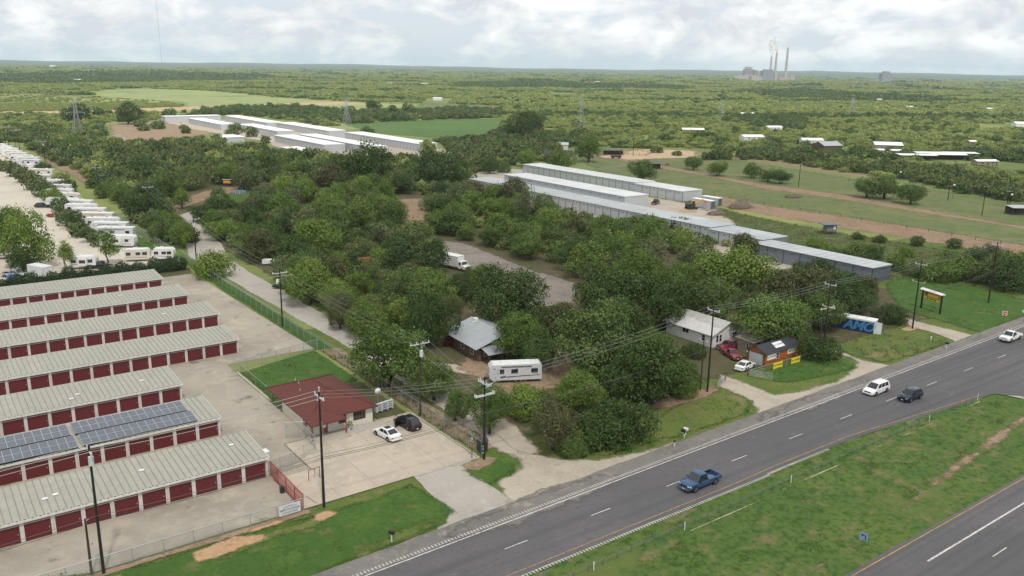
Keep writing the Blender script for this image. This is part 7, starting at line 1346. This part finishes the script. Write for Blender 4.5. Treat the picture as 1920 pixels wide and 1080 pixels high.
# ---- grass and weeds: blades on the verges and the median
def grass(name, polys, per_m2, hmin, hmax, mats, seed, cap=60000):
    rng = np.random.default_rng(seed); vs, var = [], []
    for poly in polys:
        xs_ = [p[0] for p in poly]; ys_ = [p[1] for p in poly]; A = (max(xs_) - min(xs_)) * (max(ys_) - min(ys_)); n = int(min(cap, A * per_m2)); x = rng.uniform(min(xs_), max(xs_), n); y = rng.uniform(min(ys_), max(ys_), n)
        keep = np.array([in_poly(a, b, poly) for a, b in zip(x, y)]); x, y = x[keep], y[keep]
        clump = sum(np.sin(x * f_ * math.cos(a_) + y * f_ * math.sin(a_) + a_ * 9) for f_, a_ in zip(rng.uniform(.35, 3.2, 9), rng.uniform(0, 6.28, 9))) * .42; k = rng.random(len(x)) < np.clip(.72 + .22 * clump, .3, 1); x, y, clump = x[k], y[k], clump[k]
        h = rng.uniform(hmin, hmax, len(x)) * np.clip(.7 + .5 * clump, .4, 1.5); tu = rng.uniform(0, 1, len(x))
        for b in range(3):
            a = rng.uniform(0, 6.28, len(x)); w_ = rng.uniform(.05, .11, len(x)); l = rng.uniform(.2, .8, len(x)) * h
            base = np.stack([x, y, np.zeros_like(x)], 1) + rng.normal(size=(len(x), 3)) * np.array([.07, .07, 0]); d = np.stack([np.cos(a), np.sin(a), np.zeros_like(a)], 1); s = np.stack([-np.sin(a), np.cos(a), np.zeros_like(a)], 1) * w_[:, None]
            vs.append(np.stack([base - s, base + s, base + d * l[:, None] + np.array([0, 0, 1]) * h[:, None]], 1)); var.append(np.clip(tu + rng.normal(size=len(x)) * .15, 0, 1))
    v = np.concatenate(vs).reshape(-1, 3).astype(np.float32); n = len(v) // 3
    me = bpy.data.meshes.new(name); me.vertices.add(3 * n); me.vertices.foreach_set('co', v.ravel()); me.loops.add(3 * n); me.loops.foreach_set('vertex_index', np.arange(3 * n)); me.polygons.add(n); me.polygons.foreach_set('loop_start', np.arange(0, 3 * n, 3))
    me.attributes.new('leafvar', 'FLOAT', 'FACE').data.foreach_set('value', np.concatenate(var).astype(np.float32)); me.materials.append(mats); me.update(); me.validate()
    return tag(inst(name, me), kind='stuff')
g_med = leaf_mat('blade_median', [(.105, .19, .040), (.145, .215, .052)], .45); g_lawn = leaf_mat('blade_lawn', [(.090, .172, .032), (.12, .20, .040)], .45); g_dry = leaf_mat('blade_dry', [(.17, .19, .065), (.22, .20, .09)], .4)
grass('median_grass', [[(44, 44.6), (84, 44.8), (134, 52), (136, 56.2), (60, 55.6), (44, 55.7)], [(44, 57), (100, 57.4), (133, 57.6), (104, 60.0), (44, 59.0)]], 30, .07, .22, g_med, 21)
grass('verge_blades', [px((85, 1080), (262, 1057), (420, 1012), (575, 968), (700, 934), (768, 906), (860, 962), (760, 1020), (640, 1060), (500, 1120), (200, 1180)), px((855, 884), (905, 868), (966, 868), (968, 884), (916, 916))], 32, .05, .14, g_lawn, 22)
grass('lawn_blades', [[(42.8, 119.4), (57, 119.4), (57, 137), (42.8, 133)], px((1060, 854), (1270, 822), (1400, 780), (1415, 756), (1345, 740), (1225, 795)), px((1425, 700), (1545, 670), (1600, 690), (1480, 718)), px((1665, 545), (1700, 520), (1900, 560), (1850, 622), (1700, 585))], 7, .08, .26, g_lawn, 23)
grass('dry_tufts', [px((1550, 652), (1640, 625), (1790, 642), (1660, 680)), [(57.6, 88), (61.4, 88), (61.6, 136), (58, 136)], px((1240, 362), (1440, 412), (1760, 467), (1920, 495), (1920, 550), (1640, 522))], 5, .15, .5, g_dry, 24)
# ---- scrub and woodland too far and too many to count: one mass, instanced
far_col = bpy.data.collections.new('scrub_kinds')
def far_proto(name, n, W, H, nl, m, sz, seed, sh='bush'):
    rng = np.random.default_rng(seed); p, nr, C, Rr = crown_points(rng, n, W, H, .2, nl, sh); o = bpy.data.objects.new(name, leaf_mesh(name, p, nr, sz, LEAF[m], rng, .7, 5, .5)); far_col.objects.link(o)
def far_clump(name, n, W, k, m, sz, seed):
    rng = np.random.default_rng(seed); ps, ns = [], []
    for i in range(k):
        a = rng.uniform(0, 6.28); r_ = W * .42 * math.sqrt(rng.random()); w_ = rng.uniform(6, 10); p, nr, *_ = crown_points(rng, n // k, w_, w_ * rng.uniform(.5, .75), .2, 7, 'bush'); ps.append(p + np.array([r_ * math.cos(a), r_ * math.sin(a), 0])); ns.append(nr)
    o = bpy.data.objects.new(name, leaf_mesh(name, np.concatenate(ps), np.concatenate(ns), sz, LEAF[m], rng, .7)); far_col.objects.link(o)
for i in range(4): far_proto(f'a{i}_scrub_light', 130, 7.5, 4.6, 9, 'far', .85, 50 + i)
for i in range(3): far_proto(f'b{i}_scrub_dark', 130, 8, 5.6, 9, 'fardark', .85, 60 + i)
for i in range(3): far_proto(f'c{i}_scrub_mid', 130, 8, 5.0, 9, 'mesq', .85, 70 + i)
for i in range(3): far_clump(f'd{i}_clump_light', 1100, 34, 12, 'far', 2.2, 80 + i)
for i in range(3): far_clump(f'e{i}_clump_dark', 1100, 34, 14, 'fardark', 2.2, 90 + i)
OPEN = [[(140, 175), (200, 167), (260, 165), (420, 171), (520, 181), (640, 189), (800, 193), (940, 198), (935, 209), (760, 206), (700, 213), (640, 214), (440, 207), (300, 213), (180, 214), (-300, 226), (-300, 216), (200, 206), (335, 200), (328, 191), (200, 183)],
        [(640, 230), (735, 224), (945, 221), (945, 232), (915, 260), (850, 265), (700, 262), (640, 248)], [(310, 210), (430, 214), (560, 228), (650, 246), (830, 268), (860, 300), (780, 310), (600, 300), (420, 280), (300, 270), (200, 270), (190, 230), (300, 228)],
        [(1060, 300), (1120, 278), (1320, 278), (1440, 300), (1610, 328), (1700, 338), (1930, 385), (2300, 440), (2300, 640), (1920, 600), (1640, 520), (1480, 500), (1340, 440), (1000, 400), (870, 345), (870, 330), (990, 305)],
        [(1510, 282), (1600, 282), (1600, 288), (1510, 288)], [(1720, 298), (1930, 306), (1930, 326), (1720, 308)], [(1830, 232), (1960, 232), (1960, 244), (1830, 244)], [(1020, 268), (1090, 268), (1090, 300), (1000, 300)], [(-400, 255), (20, 270), (90, 290), (180, 345), (330, 440), (330, 1100), (-400, 1100)], [(780, 184), (860, 184), (860, 196), (780, 196)]]
GROVE_W = GROVE
def country(x, y):      # slow waves over the land, lowest where glades open in the scrub
    return math.sin(x * .0041 + 1.3 * math.sin(y * .0023)) * math.cos(y * .0037 + .9) + .6 * math.sin(x * .011 + y * .007 + 2) + .35 * math.sin(x * .031 - y * .027)
DARKB = [[(-100, 146), (130, 138), (260, 134), (470, 142), (490, 152), (300, 153), (120, 158), (-100, 158)], [(855, 156), (1000, 152), (1180, 158), (1290, 163), (1290, 168), (1000, 166), (860, 165)], [(1380, 170), (1500, 168), (1660, 178), (1760, 182), (1770, 192), (1650, 190), (1450, 184)], [(1370, 222), (1510, 222), (1510, 246), (1440, 246)]]  # first belt: a cloud shadow put into darker leaf colour
PALE = [[(0, 172), (330, 192), (300, 200), (0, 214)], [(1180, 250), (1760, 275), (1760, 300), (1300, 290)]]
sx, sy, sz_, sr, si = [], [], [], [], []
def add_scrub(x, y, s, i, sq=1.0): sx.append(x); sy.append(y); sz_.append((s, s, s * sq)); sr.append(rr.uniform(0, 6.28)); si.append(i)
for x, y, w_, h, st in REST:
    k = {'oak': rr.randrange(4, 7), 'hack': rr.randrange(7, 10), 'mesq': rr.randrange(7, 10), 'brown': rr.randrange(7, 10), 'light': rr.randrange(0, 4), 'bare': 8, 'bush': 7, 'darkbush': 5, 'lightbush': 2}.get(st, 7); add_scrub(x, y, w_ / 7.8, k, h / w_ * 1.5)
def scrub_ring(r0, r1, per, smin, smax, clump):
    area = .5 * (r1 * r1 - r0 * r0) * R(86); n = int(area / per); 
    for _ in range(n):
        r_ = math.sqrt(rr.uniform(r0 * r0, r1 * r1)); a = rr.uniform(-R(43), R(43)) + R(90) - HEAD; x, y = r_ * math.cos(a), r_ * math.sin(a); p = proj(x, y, 0)
        if any(in_poly(p[0], p[1], o) for o in OPEN) or (r_ < 700 and in_poly(p[0], p[1], GROVE)): continue
        if y < 125 and x > 0 and r_ < 700: continue
        if r_ < 560 and crowded(x, y, 6, .34): continue
        if any(abs(x - a_ - 6) < 11 and abs(y - b_ + 2) < 9 for a_, b_ in FARB): continue
        c = country(x, y); dark = any(in_poly(p[0], p[1], o) for o in DARKB)
        if in_poly(p[0], p[1], [(-300, 172), (140, 176), (200, 183), (328, 191), (335, 200), (200, 206), (-300, 216)]):
            for _ in range(3): add_scrub(x + rr.uniform(-9, 9), y + rr.uniform(-9, 9), rr.uniform(.35, .6), rr.randrange(0, 4), .8)
            continue
        if not dark and c < -.95 and rr.random() < .85: continue          # open glades
        pale = r_ > 420 and p[0] > 1000 or r_ > 700  # ground that mostly takes the sun-lightened leaf tones
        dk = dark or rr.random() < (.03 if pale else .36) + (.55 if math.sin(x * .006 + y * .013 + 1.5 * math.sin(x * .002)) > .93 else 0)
        s = rr.uniform(smin, smax) * (1.25 if dk else 1)
        if clump: add_scrub(x, y, s, rr.randrange(13, 16) if dk else rr.randrange(10, 13), .55 + .3 * rr.random())
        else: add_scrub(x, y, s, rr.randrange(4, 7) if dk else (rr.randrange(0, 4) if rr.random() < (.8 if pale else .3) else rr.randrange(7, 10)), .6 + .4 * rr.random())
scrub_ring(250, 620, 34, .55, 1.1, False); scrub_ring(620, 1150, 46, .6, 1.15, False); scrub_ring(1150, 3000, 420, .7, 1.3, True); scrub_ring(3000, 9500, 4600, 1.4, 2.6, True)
def scatter(name):
    me = bpy.data.meshes.new(name); n = len(sx); me.vertices.add(n); me.vertices.foreach_set('co', np.stack([sx, sy, np.zeros(n)], 1).astype(np.float32).ravel())
    me.attributes.new('sc', 'FLOAT_VECTOR', 'POINT').data.foreach_set('vector', np.array(sz_, np.float32).ravel()); me.attributes.new('rz', 'FLOAT', 'POINT').data.foreach_set('value', np.array(sr, np.float32)); me.attributes.new('kind_index', 'INT', 'POINT').data.foreach_set('value', np.array(si, np.int32))
    o = inst(name, me); ng = bpy.data.node_groups.new('scatter_scrub', 'GeometryNodeTree'); ng.interface.new_socket('Geometry', in_out='INPUT', socket_type='NodeSocketGeometry'); ng.interface.new_socket('Geometry', in_out='OUTPUT', socket_type='NodeSocketGeometry'); N, L = ng.nodes, ng.links
    gi, go = N.new('NodeGroupInput'), N.new('NodeGroupOutput'); ip = N.new('GeometryNodeInstanceOnPoints'); ci = N.new('GeometryNodeCollectionInfo'); ci.inputs['Collection'].default_value = far_col; ci.inputs['Separate Children'].default_value = True; ci.inputs['Reset Children'].default_value = True
    def attr(nm, ty): a = N.new('GeometryNodeInputNamedAttribute'); a.data_type = ty; a.inputs['Name'].default_value = nm; return a.outputs['Attribute']
    cx = N.new('ShaderNodeCombineXYZ'); L.new(attr('rz', 'FLOAT'), cx.inputs['Z']); L.new(gi.outputs[0], ip.inputs['Points']); L.new(ci.outputs[0], ip.inputs['Instance']); ip.inputs['Pick Instance'].default_value = True
    L.new(attr('kind_index', 'INT'), ip.inputs['Instance Index']); L.new(cx.outputs[0], ip.inputs['Rotation']); L.new(attr('sc', 'FLOAT_VECTOR'), ip.inputs['Scale']); L.new(ip.outputs[0], go.inputs[0])
    md = o.modifiers.new('scatter', 'NODES'); md.node_group = ng; return tag(o, kind='stuff')
scatter('far_woodland')
print('trees', nt_, 'shrubs', ns_, 'rest', len(REST), 'scrub', len(sx), 'objects', len(bpy.data.objects))
# ---- the cloud that shades the foreground; beyond its edge the land lies in sun
def cloud(cx, cy, rx, ry, rot, alpha, seed):
    zc = 1050.0; o = zc / math.tan(SUN_EL); rng_ = np.random.default_rng(seed); n, k = 40, 9; rings = []
    ph = rng_.uniform(0, 6.28, 6); out = [1 + .14 * math.sin(2 * t + ph[0]) + .10 * math.sin(3 * t + ph[1]) + .07 * math.sin(7 * t + ph[2]) for t in np.linspace(0, 2 * math.pi, n, endpoint=False)]
    for j in range(k + 1):
        f = j / k; prof = math.sin(math.pi * min(.97, .03 + f * .94)); zz = -40 + 190 * f
        rings.append([((rx * math.cos(2 * math.pi * i / n) * math.cos(rot) - ry * math.sin(2 * math.pi * i / n) * math.sin(rot)) * out[i] * prof ** .35, (rx * math.cos(2 * math.pi * i / n) * math.sin(rot) + ry * math.sin(2 * math.pi * i / n) * math.cos(rot)) * out[i] * prof ** .35, zz + rng_.uniform(-14, 14)) for i in range(n)])
    m, nt, N, L, b = nodes_of('cloud_vapour'); N.remove(b)
    d = N.new('ShaderNodeBsdfDiffuse'); d.inputs['Color'].default_value = (.95, .95, .95, 1); tl = N.new('ShaderNodeBsdfTranslucent'); tl.inputs['Color'].default_value = (.95, .95, .95, 1); m1 = N.new('ShaderNodeMixShader'); m1.inputs[0].default_value = .6; L.new(d.outputs[0], m1.inputs[1]); L.new(tl.outputs[0], m1.inputs[2])
    t = N.new('ShaderNodeBsdfTransparent'); mx = N.new('ShaderNodeMixShader'); f = ramp_node(N, L, tex_noise(N, L, pos_of(N), .004, 6, .6), [(.30, (alpha * .6,) * 3), (.60, (alpha,) * 3)]); L.new(f, mx.inputs[0]); L.new(t.outputs[0], mx.inputs[1]); L.new(m1.outputs[0], mx.inputs[2]); L.new(mx.outputs[0], N['Material Output'].inputs['Surface'])
    return tag(MB().loft(rings).build('cloud', m, smooth=180, loc=(cx + o * math.cos(SUN_AZ), cy + o * math.sin(SUN_AZ), zc)), kind='stuff')
cloud(150, 60, 560, 400, 0.0, .20, 4)
# ---- the air
hz = bpy.data.materials.new('haze'); hz.use_nodes = True; N = hz.node_tree.nodes; N.remove(N['Principled BSDF']); v = N.new('ShaderNodeVolumePrincipled'); v.inputs['Color'].default_value = (.72, .86, 1.0, 1); v.inputs['Density'].default_value = HAZE_DENSITY; v.inputs['Anisotropy'].default_value = .0
hz.node_tree.links.new(v.outputs[0], N['Material Output'].inputs['Volume'])
S2 = S + 200
tag(MB().box(-S2, S2, -S2, S2, -2.5, 300).build('haze', hz), kind='stuff')
